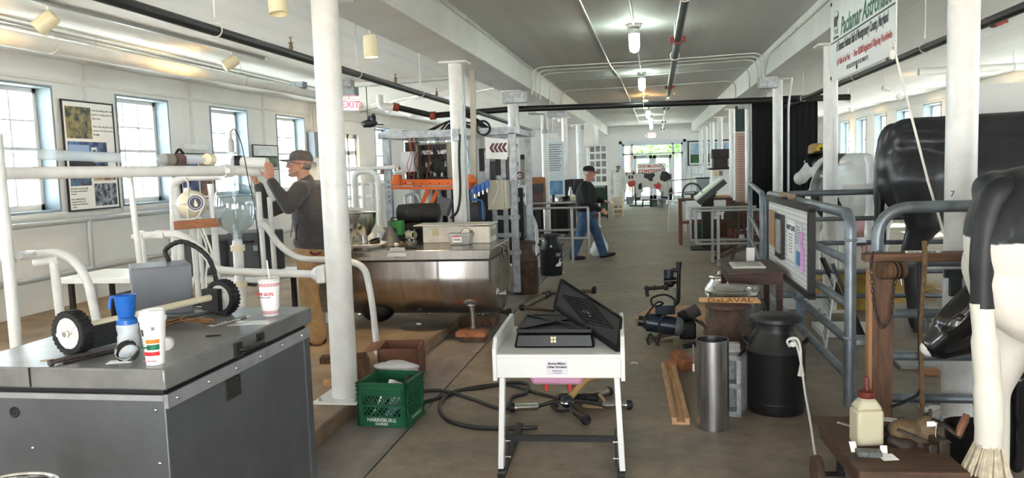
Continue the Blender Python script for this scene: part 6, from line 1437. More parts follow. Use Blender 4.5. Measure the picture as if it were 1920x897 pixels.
P('power_cord', MB().tube(spline([pl_(1213,600,-0.1), pl_(1212,592,-0.1), pl_(1232,568,-0.12), pl_(1243,570,-0.1), pl_(1226,575,-.05), pl_(1222,560,-0.1), pl_(1245,553,-0.1), pl_(1264,562,-0.1), pl_(1262,580,-0.12), pl_(1238,600,-0.14), pl_(1235,640,-0.14), pl_(1222,653,-0.12), pl_(1214,640,-0.12), pl_(1220,627,-0.12), pl_(1232,645,-0.14), pl_(1250,660,-0.12), pl_(1258,655,-0.1)], 6), 0.0095, 8), rubber, pu_, label='black power cord in loops')
P('belt_hose', MB().tube(spline([pl_(1272,590,0.02), pl_(1300,598,0.05), pl_(1325,615,0.06)], 6), 0.012, 8), rubber, pu_)
S('rubber_hose', MB().tube(spline([gz(1283,650,0.02), gz(1305,645,0.02), gz(1325,637,0.02)], 5), 0.02, 10), rubber, 'short black hose end on the floor behind the pump', 'hose')
wz = M('wood_chunk', (176,110,70), 0.65, var=0.3, vscale=9)
Rt = Matrix.Rotation(-0.45, 3, 'Z') @ Matrix.Rotation(0.5, 3, 'Y')
S('wood_chunk', MB().box(gz(1278,676,0.06), (0.09,0.22,0.09), Matrix.Rotation(0.5, 3, 'Z') @ Matrix.Rotation(0.25, 3, 'X')), wz, 'reddish square wood chunk tilted on another beside the pump', 'wood chunk', bevel=0.003)
S('wood_chunk', MB().box(gz(1266,683,0.025), (0.12,0.10,0.05), 0.2), M('wood_chunk_light', (200,136,88), 0.65, var=0.25, vscale=9), 'lighter wood chunk underneath the tilted one', 'wood chunk', bevel=0.003)
S('wood_chunk', MB().box(gz(1293,685,0.02), (0.05,0.16,0.04), 0.35), wz, 'thin wood chunk at the side of the tilted one', 'wood chunk', bevel=0.003)
# wooden channel on the floor
ch_ = thing('wooden_channel', 'pale wooden trough strip lying on the aisle floor', 'trough', gz(1266, 745, 0.0), 0)
A_, B_ = gz(1253,690,0.0), gz(1277,797,0.0); d = (B_-A_).normalized(); s_ = V(-d.y, d.x, 0)
P('board', MB().bar(A_+V(0,0,0.008), B_+V(0,0,0.008), 0.11, 0.016), wood_raw, ch_, world=True)
for k in (-1, 1): P('side_strip', MB().bar(A_+s_*0.04*k+V(0,0,0.03), B_+s_*0.04*k+V(0,0,0.03), 0.03, 0.028), wood_raw, ch_, world=True)
# steel cylinder
sc = thing('steel_cylinder', 'tall brushed steel cylinder standing on the floor', 'cylinder', gz(1338, 806, 0.0)+V(0,0.04,0))
R_, h_ = 0.098, 0.555
P('cylinder_wall', MB().lathe([(0.0,0.003),(R_-0.004,0.0),(R_,0.004),(R_,0.045),(R_,0.06),(R_,h_),(R_-0.004,h_+0.002),(R_-0.006,h_),(R_-0.006,0.02),(0.0,0.02)], n=48), M('brushed', (196,196,198), 0.26, metal=1.0, var=0.15, vscale=9, stretch=(6,6,0.3)), sc)
P('gauge_wire', MB().tube(rounded([(-R_-0.002,0.0,0.50),(-R_-0.02,0,0.525),(-R_-0.016,0,0.47),(-R_-0.016,0,0.40)], 0.01), 0.004, 6).box((-R_-0.016,0,0.375), (0.012,0.006,0.05)), steel, sc)
# cinder block
cbk = M('cinder', (166,168,168), 0.9, var=0.18, vscale=40, bump=0.5, bscale=60)
cbo = thing('cinder_block', 'grey concrete block standing on end behind the steel cylinder', 'concrete block', gz(1388, 784, 0.0)+V(-0.06,0.12,0), math.radians(72))
mb = MB(); bw, bd, bh = 0.19, 0.2, 0.40
for z0, z1 in ((0,0.035), (0.183,0.217), (0.365,0.4)): mb.bb(-bw/2, bw/2, -bd/2, bd/2, z0, z1)
for s in (-1, 1): mb.bb(-bw/2, bw/2, s*bd/2-s*0.03, s*bd/2, 0, 0.4)
P('block', mb, cbk, cbo, bevel=0.004)
S('concrete_slab', MB().bb(0.345,0.545,5.20,5.27,0.0,0.455), cbk, 'grey concrete slab standing between block and rusty can', 'concrete slab', bevel=0.006)
# cans
dl_ = thing('milk_can', 'wide brown rusty milk can with a lettered board on its lid', 'milk can', gz(1371, 735, 0.0)+V(0.0,0.17,0)); milk_can(dl_, rust, 0.62, 0.178, rim=0.125)
P('handle', MB().ring((0.10,-0.14,0.435), 0.05, 0.007, (0.5,-1,0.6), 20, 6), rust, dl_)
z = dl_.location.z+0.625; A_, B_ = gy(1311,556,dl_.location.y-0.06), gy(1426,564,dl_.location.y-0.02)
db = thing('lettered_board', 'thin pine board lettered DeLAVAL resting on the rusty can', 'board', V((A_.x+B_.x)/2, A_.y, z), 0)
L_ = (B_-A_).length
P('board', MB().prism([(-L_/2,0),(L_/2,-0.012),(L_/2-0.03,0.035),(-L_/2,0.035)], (0,0,0.0), (1,0,0), (0,0.5,0.85), 0.008), M('pine_sign', (202,158,104), 0.6, var=0.15, vscale=8, stretch=(1,8,8)), db)
TXT('lettering', 'DeLAVAL', 0.045, M('burnt', (118,78,44), 0.8), db, (0.0,-0.0015,0.014), (1,0,0), (0,0.5,0.85), world=False, sx=1.7, bold=0.0008)
bc = thing('milk_can', 'large matt black milk can with a white rope on its handle', 'milk can', gz(1462, 783, 0.0)+V(0,0.17,0), math.radians(-10)); milk_can(bc, blackcan, 0.635, 0.185, rim=0.128)
ro = M('rope_white', (222,220,212), 0.85)
rp = thing('cotton_rope', 'white cotton rope knotted on the black milk can handle', 'rope', gz(1535, 888, 0.0))
def rw(px, py, Y): return gy(px, py, Y)
P('strand', MB().tube(spline([rw(1478,636,5.02), rw(1490,640,4.98), rw(1497,660,4.95), rw(1503,690,4.88), rw(1510,740,4.7), rw(1519,790,4.45), rw(1528,850,4.2), rw(1537,893,4.02), gz(1545,915,0.01)], 7), 0.0062, 8), ro, rp, world=True)
P('strand', MB().tube(spline([rw(1480,650,5.0), rw(1476,640,4.96), rw(1486,634,4.95), rw(1496,638,4.94), rw(1501,655,4.93), rw(1502,682,4.93)], 6), 0.0075, 8), ro, rp, world=True)
P('knot', MB().sph(rw(1487,646,4.96), (0.022,0.018,0.018), 12, 8), ro, rp, world=True)
P('frayed_end', MB().lathe([(0.009,0.07),(0.012,0.05),(0.022,0.0)], rw(1502,705,4.92), 10), ro, rp, world=True)
_c = gy(1376, 545, 6.2)
c2_ = thing('steel_can', 'shiny steel can with a domed lid behind the rusty can', 'milk can', (_c.x, _c.y, 0))
P('can_wall', MB().lathe([(0.0,0.0),(0.18,0.0),(0.187,0.01),(0.187,0.62),(0.19,0.63)], n=40), M('brushed', (196,196,198), 0.26, metal=1.0), c2_)
P('lid', MB().lathe([(0.192,0.625),(0.21,0.63),(0.21,0.648),(0.16,0.66),(0.15,0.675),(0.0,0.68)], n=40), steel, c2_)
P('bail', MB().tube(spline([(0.1,-0.05,0.682),(0.17,-0.12,0.665),(0.22,-0.1,0.5),(0.22,-0.08,0.4),(0.2,-0.05,0.36)], 7), 0.006, 6), chrome, c2_)
c3_ = thing('steel_can', 'smaller steel can past the dark table', 'milk can', (0.66, 8.1, 0))
P('can_wall', MB().lathe([(0.0,0.0),(0.15,0.0),(0.155,0.01),(0.155,0.36),(0.1,0.44),(0.1,0.47)], n=36), steel, c3_)
P('lid', MB().lathe([(0.11,0.465),(0.115,0.475),(0.11,0.49),(0.03,0.5),(0.02,0.53),(0,0.53)], n=30), steel, c3_)
# dark table with picture
ta, tb_, tc_ = gz(1363,511,0.72), gz(1475,511,0.72), gz(1358,487,0.72)
tw_, td_ = (tb_-ta).length, tc_.y-ta.y
dt = thing('side_table', 'dark mahogany side table against the gate', 'table', ((ta.x+tb_.x)/2, ta.y+td_/2, 0))
P('table_top', MB().box((0,0.0,0.71), (tw_, td_, 0.02)), wood_red, dt, bevel=0.004)
P('apron', MB().box((0,0,0.655), (tw_-0.04, td_-0.04, 0.09)), wood_red, dt, bevel=0.002)
for sx in (-1, 1):
    for sy in (-1, 1): P('leg', MB().box((sx*(tw_/2-0.045), sy*(td_/2-0.05), 0.305), (0.05, 0.05, 0.61)), wood_red, dt, bevel=0.002)
bk_ = thing('framed_print', 'pale framed print lying on the dark table', 'picture', dt.location+V(-0.03,-0.05,0.721))
P('frame', MB().box((0,0,0.008), (0.27,0.34,0.016)), M('frame_cream', (222,218,206), 0.5), bk_, bevel=0.003)
P('picture', MB().box((0,0,0.0165), (0.20,0.25,0.002)), M('print_grey', (150,152,148), 0.5, col2=(214,212,206), vscale=12), bk_)
S('table_card', MB().box(dt.location+V(0.04,0.3,0.781), (0.07,0.03,0.12)), paper, 'small white card standing at the back of the dark table', 'card')
# ================================================================ GATES, PENS AND COWS
def gate(name, label, A, B, zs, r=0.028, bend=0.14, posts=True, mat=galv_gate, braces=()):
    """tube gate from A to B (plan points): bent outer frame, level rails, upright braces"""
    A, B = V(A), V(B); t = thing(name, label, 'gate', (A+B)/2)
    top, bot = max(zs), min(zs); r2 = r*1.25
    P('gate_frame', MB().tube(rounded([A+V(0,0,0.06), A+V(0,0,top), B+V(0,0,top), B+V(0,0,0.06)], bend, 7), r2, 14), mat, t, world=True)
    for z in sorted(zs)[:-1]: P('rail', MB().cyl(A+V(0,0,z), B+V(0,0,z), r, n=12), mat, t, world=True)
    for f in braces: p = lerp(A, B, f); P('brace', MB().bar(p+V(0,0,bot), p+V(0,0,top), 0.055, 0.03, (B-A).normalized()), M('brace_blue', (108,124,136), 0.45, metal=0.4), t, world=True)
    return t
GA0, GA1 = gz(1594, 782, 0.0), V(1.16, 8.35, 0)
GA0 = V(1.215, 5.2, 0)
g1 = gate('pen_gate', 'galvanised tube gate along the aisle carrying the pegboard', GA0, GA1, (0.24, 0.47, 0.70, 0.985, 1.285), braces=(0.5,))
for z in (1.12, 0.5): P('hinge', MB().ring(GA0+V(0,0,z), 0.036, 0.008, n=16).box(GA0+V(0.05,0,z), (0.08,0.02,0.03)), galv, g1, world=True)
GB0, GB1 = V(1.325, 5.02, 0), V(3.6, 5.02, 0)
g2 = gate('pen_gate', 'galvanised tube gate closing the front of the cow pen', GB0, GB1, (0.17, 0.43, 0.69, 1.0, 1.33), bend=0.2)
P('clamp_bar', MB().bar((1.7,5.02,0.93), (2.15,5.02,0.93), 0.03, 0.05).box((1.75,4.99,0.87), (0.06,0.04,0.14)), M('clamp_dark', (62,66,66), 0.5, metal=0.4), g2, world=True)
g3 = gate('pen_gate', 'galvanised gate crossing between the pens behind the pegboard', V(1.3, 8.55, 0), V(4.6, 8.55, 0), (0.2, 0.45, 0.75, 1.0, 1.27), 0.024)
g4 = gate('pen_gate', 'far galvanised gate turning round the aisle column', V(1.12, 8.5, 0), V(1.4, 11.9, 0), (0.25, 0.5, 0.8, 1.28), 0.024)
S('gate_weld_cap', MB().box(V(1.27,5.1,0.5), (0.11,0.1,0.03)), galv, 'bolted galvanised strap joining the two near gates', 'strap', bevel=0.004)
# pegboard
pg = thing('pegboard', 'white pegboard in a black frame hung on the aisle gate', 'pegboard', V(1.12, 6.85, 0.62))
pa, pb = V(1.135, 5.98, 0), V(1.095, 7.8, 0); pd = (pb-pa).normalized(); pn = V(-pd.y, pd.x, 0); PL = (pb-pa).length
if pn.x > 0: pn = -pn
def pgp(a, z, h=0.0): return pa+pd*a+pn*h+V(0,0,z)
z0p, z1p = 0.63, 1.275
def pslab(a0, a1, z0, z1, h0, h1):
    vs = [pgp(a0,z0,h0), pgp(a1,z0,h0), pgp(a1,z1,h0), pgp(a0,z1,h0), pgp(a0,z0,h1), pgp(a1,z0,h1), pgp(a1,z1,h1), pgp(a0,z1,h1)]
    return MB().add(vs, [(3,2,1,0),(4,5,6,7),(0,1,5,4),(1,2,6,5),(2,3,7,6),(3,0,4,7)])
P('board', pslab(0,PL,z0p,z1p,0.0,0.012), M('pegboard_white', (226,228,224), 0.5), pg, world=True)
for a0, a1, c0, c1 in ((-0.02,PL+0.02,z1p-0.03,z1p+0.02), (-0.02,PL+0.02,z0p-0.02,z0p+0.03), (-0.02,0.03,z0p,z1p), (PL-0.03,PL+0.02,z0p,z1p)):
    P('frame_strip', pslab(a0,a1,c0,c1,-0.02,0.03), black_pl, pg, world=True)
mb = MB(); ey = pd; ez = V(0,0,1)
na, nz_ = 44, 15
for i in range(na):
    for j in range(nz_):
        c = pgp(0.06+(PL-0.12)*i/(na-1), z0p+0.05+(z1p-z0p-0.1)*j/(nz_-1), 0.0125)
        r = 0.0065; mb.add([c+(ey*math.cos(2*PI*k/6)+ez*math.sin(2*PI*k/6))*r for k in range(6)], [tuple(range(6))])
P('peg_holes', mb, M('hole_dark', (70,72,72), 0.9), pg, world=True, kind='stuff')
def pegitem(name, label, cat, a0, a1, z0, z1, frame, face, h=0.03, ft=0.03):
    t = thing(name, label, cat, pgp((a0+a1)/2, z0, 0.014))
    if frame:
        P('frame', pslab(a0,a1,z0,z1,0.0145,h), frame, t, world=True)
        P('sheet', pslab(a0+ft,a1-ft,z0+ft,z1-ft,h,h+0.002), face, t, world=True)
    else: P('sheet', pslab(a0,a1,z0,z1,0.0145,0.018), face, t, world=True)
    return t
pegitem('picture_frame', 'brown wooden frame on the pegboard', 'frame', 1.36, 1.66, 0.84, 1.17, wood_raw, M('tan_card', (168,128,92), 0.7), 0.03)
pf = pegitem('picture_frame', 'black framed old newspaper cutting on the pegboard', 'frame', 0.98, 1.32, 0.78, 1.16, black_pl, M('newsprint', (196,194,186), 0.6, col2=(120,120,116), vscale=30), 0.04, 0.045)
n1_ = pegitem('notice', 'white notice sheet headed in bold on the pegboard', 'notice', 0.56, 0.84, 0.82, 1.12, None, paper)
n2_ = pegitem('brochure', 'brochure with a blue picture panel on the pegboard', 'brochure', 0.26, 0.54, 0.78, 1.15, M('bro_grey', (188,196,206), 0.5), M('bro_pale', (206,212,218), 0.5), 0.02, 0.02)
P('picture', pslab(0.3,0.46,0.81,0.92,0.0225,0.0235), M('bro_blue', (64,118,170), 0.5), n2_, world=True)
rd_ = (-pd)
TXT('lettering', 'DON\'T LOOK', 0.055, ink, n1_, pgp(0.70, 1.075, 0.0185), rd_, (0,0,1), bold=0.002)
for k in range(7): P('text_line', pslab(0.62+0.01*(k % 3),0.79-0.008*(k % 4),1.02-0.024*k,1.027-0.024*k,0.018,0.0186), M('ink_soft', (120,120,122), 0.7), n1_, world=True)
for k in range(7): P('text_line', pslab(0.31,0.5,1.105-0.021*k,1.112-0.021*k,0.0225,0.0231), M('ink_soft', (120,120,122), 0.7), n2_, world=True)
S('ribbon', MB().tube(spline([pgp(0.2,1.08,0.03), pgp(0.22,1.0,0.04), pgp(0.18,0.96,0.035), pgp(0.2,0.85,0.03), pgp(0.19,0.78,0.03)], 6), 0.014, 8), M('ribbon_pink', (206,150,206), 0.5), 'pink ribbon hanging at the edge of the pegboard', 'ribbon')
S('bone_piece', MB().tube(spline([pgp(1.25,1.31,-0.02), pgp(1.05,1.325,-0.03), pgp(0.85,1.31,-0.02)], 5), 0.02, 8).sph(pgp(1.25,1.315,-0.02), 0.035, 10, 6).sph(pgp(0.85,1.315,-0.02), 0.035, 10, 6), M('bone', (150,132,108), 0.7), 'old brown bone lying on top of the pegboard frame', 'bone')
# wooden scale frame
sp = thing('wooden_scale', 'old wooden weighing post with a cross beam by the near gate', 'scale', V(1.305, 4.86, 0.0))
wd_b = M('scale_wood', (118,84,62), 0.6, col2=(84,58,42), vscale=7, stretch=(5,5,0.8)); wd_t = M('scale_beam', (122,88,64), 0.65, col2=(86,62,44), vscale=9, stretch=(0.8,6,6))
P('post', MB().bb(-0.055, 0.06, -0.04, 0.04, 0.0, 1.03), wd_b, sp, bevel=0.004)
P('post_edge', MB().bb(-0.075, -0.055, -0.035, 0.035, 0.0, 0.98), M('scale_edge', (176,132,92), 0.6), sp)
P('cross_beam', MB().bb(-0.10, 0.62, -0.05, 0.05, 1.03, 1.075), wd_t, sp, bevel=0.003)
P('cross_beam', MB().bb(-0.06, 0.62, 0.05, 0.12, 1.035, 1.07), wd_t, sp, bevel=0.003)
P('roller', MB().cyl((-0.035,-0.10,0.985), (0.10,-0.07,0.985), 0.05, n=24), wood_old, sp)
for x in (0.035, 0.06): P('roller_band', MB().cyl((x,-0.09,0.985), (x+0.006,-0.088,0.985), 0.0515, n=24), dark_metal, sp)
tcard = thing('scale_card', 'white MILK SCALE card lying on the wooden beam', 'card', V(1.52,4.86,1.0755))
P('card', MB().prism([(-0.09,-0.02),(0.1,-0.03),(0.11,0.03),(-0.08,0.03)], V(1.52,4.86,1.0755), (1,0,0), (0,0.9,0.25), 0.002), paper, tcard, world=True)
TXT('lettering', 'MILK SCALE', 0.028, ink, tcard, V(1.525,4.862,1.079), (1,0,0), (0,0.9,0.25))
# chain of links
chn = thing('iron_chain', 'iron chain hanging in a loop on the wooden post', 'chain', V(1.3, 4.79, 0.45))
cpts = spline([gy(1637,473,4.79), gy(1634,500,4.78), gy(1636,540,4.78), gy(1642,585,4.78), gy(1652,612,4.78), gy(1660,612,4.78), gy(1670,590,4.78), gy(1676,545,4.78), gy(1683,500,4.79)], 7)
seg = []; acc = 0.0; last = cpts[0]; tot = [0.0]
for p in cpts[1:]: tot.append(tot[-1]+(p-cpts[len(tot)-1]).length)
def at_len(s_):
    for i in range(len(tot)-1):
        if tot[i+1] >= s_: return lerp(cpts[i], cpts[i+1], (s_-tot[i])/max(tot[i+1]-tot[i], 1e-6)), (cpts[i+1]-cpts[i]).normalized()
    return cpts[-1], (cpts[-1]-cpts[-2]).normalized()
iron = M('chain_iron', (92,82,76), 0.5, metal=0.7, var=0.3)
n = int(tot[-1]/0.026)
lk = MB().tube([(0.0085*math.cos(a), 0.0, 0.017*math.sin(a)) for a in [2*PI*k/12 for k in range(12)]], 0.0028, 6, closed=True).mesh('chain_link'); lk.materials.append(iron)
for i in range(n):
    p, d = at_len((i+0.5)*tot[-1]/n); q = d.to_track_quat('Z', 'X') @ Quaternion((0,0,1), PI/2*(i % 2))
    o = bpy.data.objects.new('chain_link', lk); COL.objects.link(o); o.parent = chn; o.location = p-chn.location; o.rotation_mode = 'QUATERNION'; o.rotation_quaternion = q
S('wooden_stick', MB().tube(spline([gy(1733,452,4.82), gy(1734,500,4.8), gy(1727,600,4.8), gy(1728,700,4.8), gy(1729,780,4.78)], 6), [0.014,0.013,0.012,0.012,0.013], 8), M('stick_tan', (138,108,72), 0.7, var=0.3, vscale=20), 'long crooked wooden stick leaning on the cross beam', 'stick')
S('black_strap', MB().tube(spline([gy(1724,478,4.83), gy(1723,560,4.83), gy(1724,660,4.83), gy(1726,730,4.82), gy(1700,752,4.75), gy(1672,763,4.7)], 7), 0.009, 8), rubber, 'black rubber strap hanging beside the crooked stick', 'strap')
S('iron_hook', MB().tube(spline([gy(1688,495,4.8), gy(1689,520,4.8), gy(1691,535,4.8)], 4), 0.005, 6), chrome, 'thin steel hook hanging from the roller', 'hook')
# low cart with exhibits
ct = thing('wooden_cart', 'low wooden platform cart on small wheels in the foreground', 'cart', V(1.07, 3.86, 0.0), math.radians(3))
cwood = M('cart_wood', (94,68,48), 0.6, col2=(62,44,32), vscale=5, stretch=(1,6,6))
P('platform', MB().bb(-0.24, 0.21, -0.38, 0.37, 0.27, 0.30), cwood, ct, bevel=0.004)
P('front_rail', MB().bb(-0.24, 0.26, -0.36, -0.32, 0.20, 0.27), cwood, ct); P('side_rail', MB().bb(-0.22, -0.18, -0.32, 0.34, 0.20, 0.27), cwood, ct)
for x, y in ((-0.285,0.12), (-0.285,-0.28), (0.16,0.12), (0.16,-0.28)):
    P('wheel', MB().lathe([(0.0,-0.018),(0.085,-0.018),(0.09,-0.01),(0.09,0.01),(0.085,0.018),(0.0,0.018)], (x, y, 0.09), 24, (1,0,0)), M('wheel_wood', (92,66,48), 0.7, var=0.3), ct)
    P('axle', MB().cyl((x,y,0.09), (x*0.55,y,0.09), 0.012).bar((x*0.62,y,0.09), (x*0.62,y,0.21), 0.03, 0.03), dark_metal, ct)
CT = 0.301
def on_cart(px, py): return gz(px, py, CT)
fb = thing('calf_bottle', 'cream plastic calf bottle with a red rubber nipple', 'bottle', on_cart(1624, 832), math.radians(12))
P('bottle', MB().box((0,0,0.085), (0.125,0.10,0.17)).box((0,0,0.195), (0.125,0.10,0.05), taper=0.55), milky('bottle_cream', (206,200,172), 0.06), fb, bevel=0.014)
P('neck', MB().lathe([(0.03,0.215),(0.032,0.24)], n=20), milky('bottle_cream', (206,200,172), 0.06), fb)
nip = M('nipple_red', (98,36,26), 0.5)
P('cap', MB().lathe([(0.036,0.222),(0.038,0.225),(0.037,0.25),(0.02,0.258),(0,0.258)], n=28), nip, fb)
P('nipple', MB().lathe([(0.015,0.255),(0.0125,0.275),(0.012,0.305),(0.009,0.32),(0.0,0.324)], n=20), nip, fb)
def card_on_cart(label, px, py, rz, w, h, tilt, txt=None, sz=0.016):
    R_ = Matrix.Rotation(rz, 3, 'Z') @ Matrix.Rotation(tilt, 3, 'X'); c = on_cart(px, py)+V(0,0,abs(math.sin(tilt))*h/2+0.002)
    t = thing('name_card', label, 'card', c)
    P('card', MB().box((0,0,0), (w, h, 0.0015), R_), paper, t)
    if txt: TXT('lettering', txt, sz, ink, t, R_ @ Vector((0,0,0.0008)), R_ @ Vector((1,0,0)), R_ @ Vector((0,1,0)), world=False)
card_on_cart('white CORN HUSKER HOOKS card at the cart corner', 1585, 797, -0.85, 0.085, 0.022, 0.0, 'CORN HUSKER', 0.0105)
card_on_cart('white lettered INFLATION card behind the calf bottle', 1667, 790, -0.25, 0.075, 0.03, 0.35, 'INFLATION', 0.012)
card_on_cart('blank folded white tag below the calf bottle', 1600, 847, 0.15, 0.03, 0.05, 0.9)
card_on_cart('pale plastic tag beside the slate block', 1665, 860, 0.25, 0.07, 0.06, 0.1)
card_on_cart('small white string tag leaning on the slate block', 1657, 852, 0.0, 0.03, 0.038, 1.2)
card_on_cart('white tag under the crank machine', 1765, 830, 0.2, 0.08, 0.03, 0.0)
S('slate_block', MB().box(on_cart(1631, 858)+V(0,0.02,0.012), (0.105,0.06,0.024), -0.06), M('slate', (104,112,110), 0.5, var=0.45, vscale=50), 'mottled grey metal block lying on the cart', 'block', bevel=0.002)
# hand-cranked machine
hc0 = on_cart(1715, 835); hm_ = thing('hand_crank_machine', 'rusty cast iron hand crank machine with a wooden handle on the cart', 'machine', hc0)
iron_b = M('cast_iron', (74,62,52), 0.6, metal=0.4, col2=(44,38,34), vscale=14); iron_t = M('cast_iron_tan', (120,96,68), 0.65, var=0.35, vscale=12)
def hq(px, py, dy=0.0): return gy(px, py, hc0.y+dy)-hc0
PM('hopper', blob_mesh('hopper', [('e', hq(1700,806,0.02), (0.085,0.06,0.05)), (hq(1680,812,0.0), 0.03, hq(1730,820,0.0), 0.035), ('e', hq(1735,805,0.02), (0.05,0.05,0.07))], 0.008, 3), iron_t, hm_)
PM('housing', blob_mesh('housing', [('e', hq(1695,832,0.0), (0.055,0.05,0.045)), ('e', hq(1730,838,0.02), (0.075,0.055,0.055)), (hq(1675,828,-0.02), 0.03, hq(1692,838,-0.02), 0.035), (hq(1735,780,0.02), 0.016, hq(1738,820,0.02), 0.032)], 0.008, 2), iron_b, hm_)
P('clamp_foot', MB().box(hq(1760,855,-0.06)+V(0,0,0.03), (0.05,0.09,0.11), 0.3).box(hq(1745,862,-0.08)+V(0,0,0.03), (0.04,0.05,0.09), 0.2), iron_b, hm_, bevel=0.006)
P('shaft', MB().bar(hq(1738,785,0.02), hq(1768,797,-0.02), 0.03, 0.018).bar(hq(1765,794,-0.02), hq(1803,822,-0.06), 0.016, 0.014), iron_b, hm_)
P('crank_handle', MB().tube([hq(1797,818,-0.06), hq(1801,804,-0.05), hq(1808,790,-0.045), hq(1813,777,-0.04)], [0.013,0.018,0.018,0.014], 14), M('handle_wood', (142,92,66), 0.5, var=0.25), hm_, label='worn turned wooden handle')
P('adjuster', MB().cyl(hq(1742,786,0.02), hq(1745,768,0.02), 0.008).bar(hq(1736,776,0.02), hq(1748,774,0.02), 0.008, 0.008), iron_b, hm_)
P('side_arm', MB().bar(hq(1683,806,-0.05), hq(1762,840,-0.07), 0.014, 0.012), iron_b, hm_)
P('tag_string', MB().tube(spline([hq(1757,792,-0.04), hq(1754,812,-0.05), hq(1756,828,-0.06)], 4), 0.0015, 5), paper, hm_)
P('string_tag', MB().prism([(-0.02,-0.01),(0.016,-0.01),(0.024,0.0),(0.016,0.012),(-0.02,0.012)], hq(1746,796,-0.045), (1,0.2,0), (0,0.2,1), 0.001), tagm, hm_)
for k, (a, b, z, r) in enumerate(((on_cart(1660,815), on_cart(1690,812), 0.022, 0.02), (on_cart(1662,832), on_cart(1685,828), 0.016, 0.015))):
    S('leather_bit', MB().tube(spline([a+V(0,0,z), lerp(a,b,0.5)+V(0,0.01,z+0.012), b+V(0,0,z)], 5), r, 8), M('dark_leather', (40,34,30), 0.7), ('thick dark leather piece behind the crank machine', 'thin dark leather piece beside the crank machine')[k], 'leather')
S('dark_bucket', MB().lathe([(0.0,0.0),(0.09,0.0),(0.095,0.01),(0.115,0.30),(0.12,0.3),(0.12,0.315),(0.105,0.31),(0.09,0.02),(0,0.015)], V(1.52, 4.1, 0.0), 28), rubber, 'black rubber pail between the cart and the calf', 'pail')
# ---- cow materials
def cow_mat(name, dark, light, fn, rough=0.4):
    """black and white coat: patches are part of the coat, set out in the cow's own space by a list of soft spheres"""
    mt = M(name, light, rough, coat=0.15)
    N, L = mt.node_tree.nodes, mt.node_tree.links; b = N['Principled BSDF']
    tc = N.new('ShaderNodeTexCoord'); nz = N.new('ShaderNodeTexNoise'); nz.inputs['Scale'].default_value = 5; nz.inputs['Detail'].default_value = 3
    L.new(tc.outputs['Object'], nz.inputs['Vector'])
    wv = N.new('ShaderNodeVectorMath'); wv.operation = 'MULTIPLY_ADD'; wv.inputs[1].default_value = (0.12,)*3; L.new(nz.outputs['Color'], wv.inputs[0]); L.new(tc.outputs['Object'], wv.inputs[2])
    acc = None
    for c, s in fn:
        mp = N.new('ShaderNodeMapping'); mp.vector_type = 'POINT'; L.new(wv.outputs[0], mp.inputs['Vector'])
        mp.inputs['Scale'].default_value = tuple(1/k for k in s); mp.inputs['Location'].default_value = tuple(-(c[i]+0.06)/s[i] for i in range(3))
        ln = N.new('ShaderNodeVectorMath'); ln.operation = 'LENGTH'; L.new(mp.outputs[0], ln.inputs[0])
        if acc is None: acc = ln.outputs['Value']
        else:
            mn = N.new('ShaderNodeMath'); mn.operation = 'MINIMUM'; L.new(acc, mn.inputs[0]); L.new(ln.outputs['Value'], mn.inputs[1]); acc = mn.outputs[0]
    rp = N.new('ShaderNodeValToRGB'); e = rp.color_ramp.elements; e[0].position = 0.98; e[0].color = lin(dark); e[1].position = 1.0; e[1].color = lin(light)
    L.new(acc, rp.inputs['Fac']); L.new(rp.outputs[0], b.inputs['Base Color'])
    return mt
def cow_prims(s=1.0, bull=False):
    """standing cow along +x (head end), rear at x=0, feet at z=0; height about 1.45*s"""
    k = 1.0
    pr = [('e', (0.62,0,1.02), (0.70,0.30,0.36)), ('e', (1.25,0,1.02), (0.48,0.29,0.40)), ('e', (0.22,0,1.16), (0.30,0.26,0.25)),
          ((0.12,0,1.35), 0.13, (1.35,0,1.34), 0.15), ((0.12,0.17,1.32), 0.07, (0.35,0.2,1.3), 0.07), ((0.12,-0.17,1.32), 0.07, (0.35,-0.2,1.3), 0.07),
          ('e', (1.5,0,0.95), (0.26,0.24,0.36))]
    for y in (-0.19, 0.19):
        pr += [((0.22,y,1.05), 0.19, (0.25,y*1.02,0.78), 0.13), ((0.28,y,0.85), 0.12, (0.16,y,0.52), 0.068), ((0.16,y,0.52), 0.062, (0.19,y,0.14), 0.045), ((0.19,y,0.13), 0.05, (0.22,y,0.05), 0.062),
               ((1.42,y*0.9,0.95), 0.15, (1.45,y*0.9,0.6), 0.085), ((1.45,y*0.9,0.6), 0.07, (1.45,y*0.9,0.34), 0.058), ((1.45,y*0.9,0.34), 0.052, (1.45,y*0.9,0.12), 0.045), ((1.45,y*0.9,0.12), 0.05, (1.48,y*0.9,0.05), 0.062)]
    return pr
def headneck(base, poll, muzzle, s=1.0):
    b, p, m_ = V(base), V(poll), V(muzzle); f = (m_-p).normalized(); side = f.cross(Vector((0,0,1))).normalized()
    pr = [(b, 0.22*s, lerp(b, p, 0.55), 0.15*s), (lerp(b, p, 0.5), 0.15*s, p, 0.12*s), (p, 0.12*s, lerp(p, m_, 0.45), 0.10*s), (lerp(p, m_, 0.4), 0.095*s, m_, 0.072*s), ('e', m_, (0.085*s,)*3)]
    for k in (-1, 1):
        pr += [(p+side*0.09*s*k, 0.035*s, p+side*0.24*s*k-V(0,0,0.03), 0.03*s), (lerp(p, m_, 0.28)+side*0.085*s*k+V(0,0,0.03*s), 0.03*s, lerp(p, m_, 0.3)+side*0.09*s*k+V(0,0,0.03*s), 0.025*s)]
    return pr
def place_cow(name, label, loc, rz, prims, mat, voxel=0.02, it=8, scale=1.0, cat='cow statue'):
    t = thing(name, label, cat, loc, rz); t.scale = (scale,)*3
    PM('body', blob_mesh('body', prims, voxel, it), mat, t)
    return t
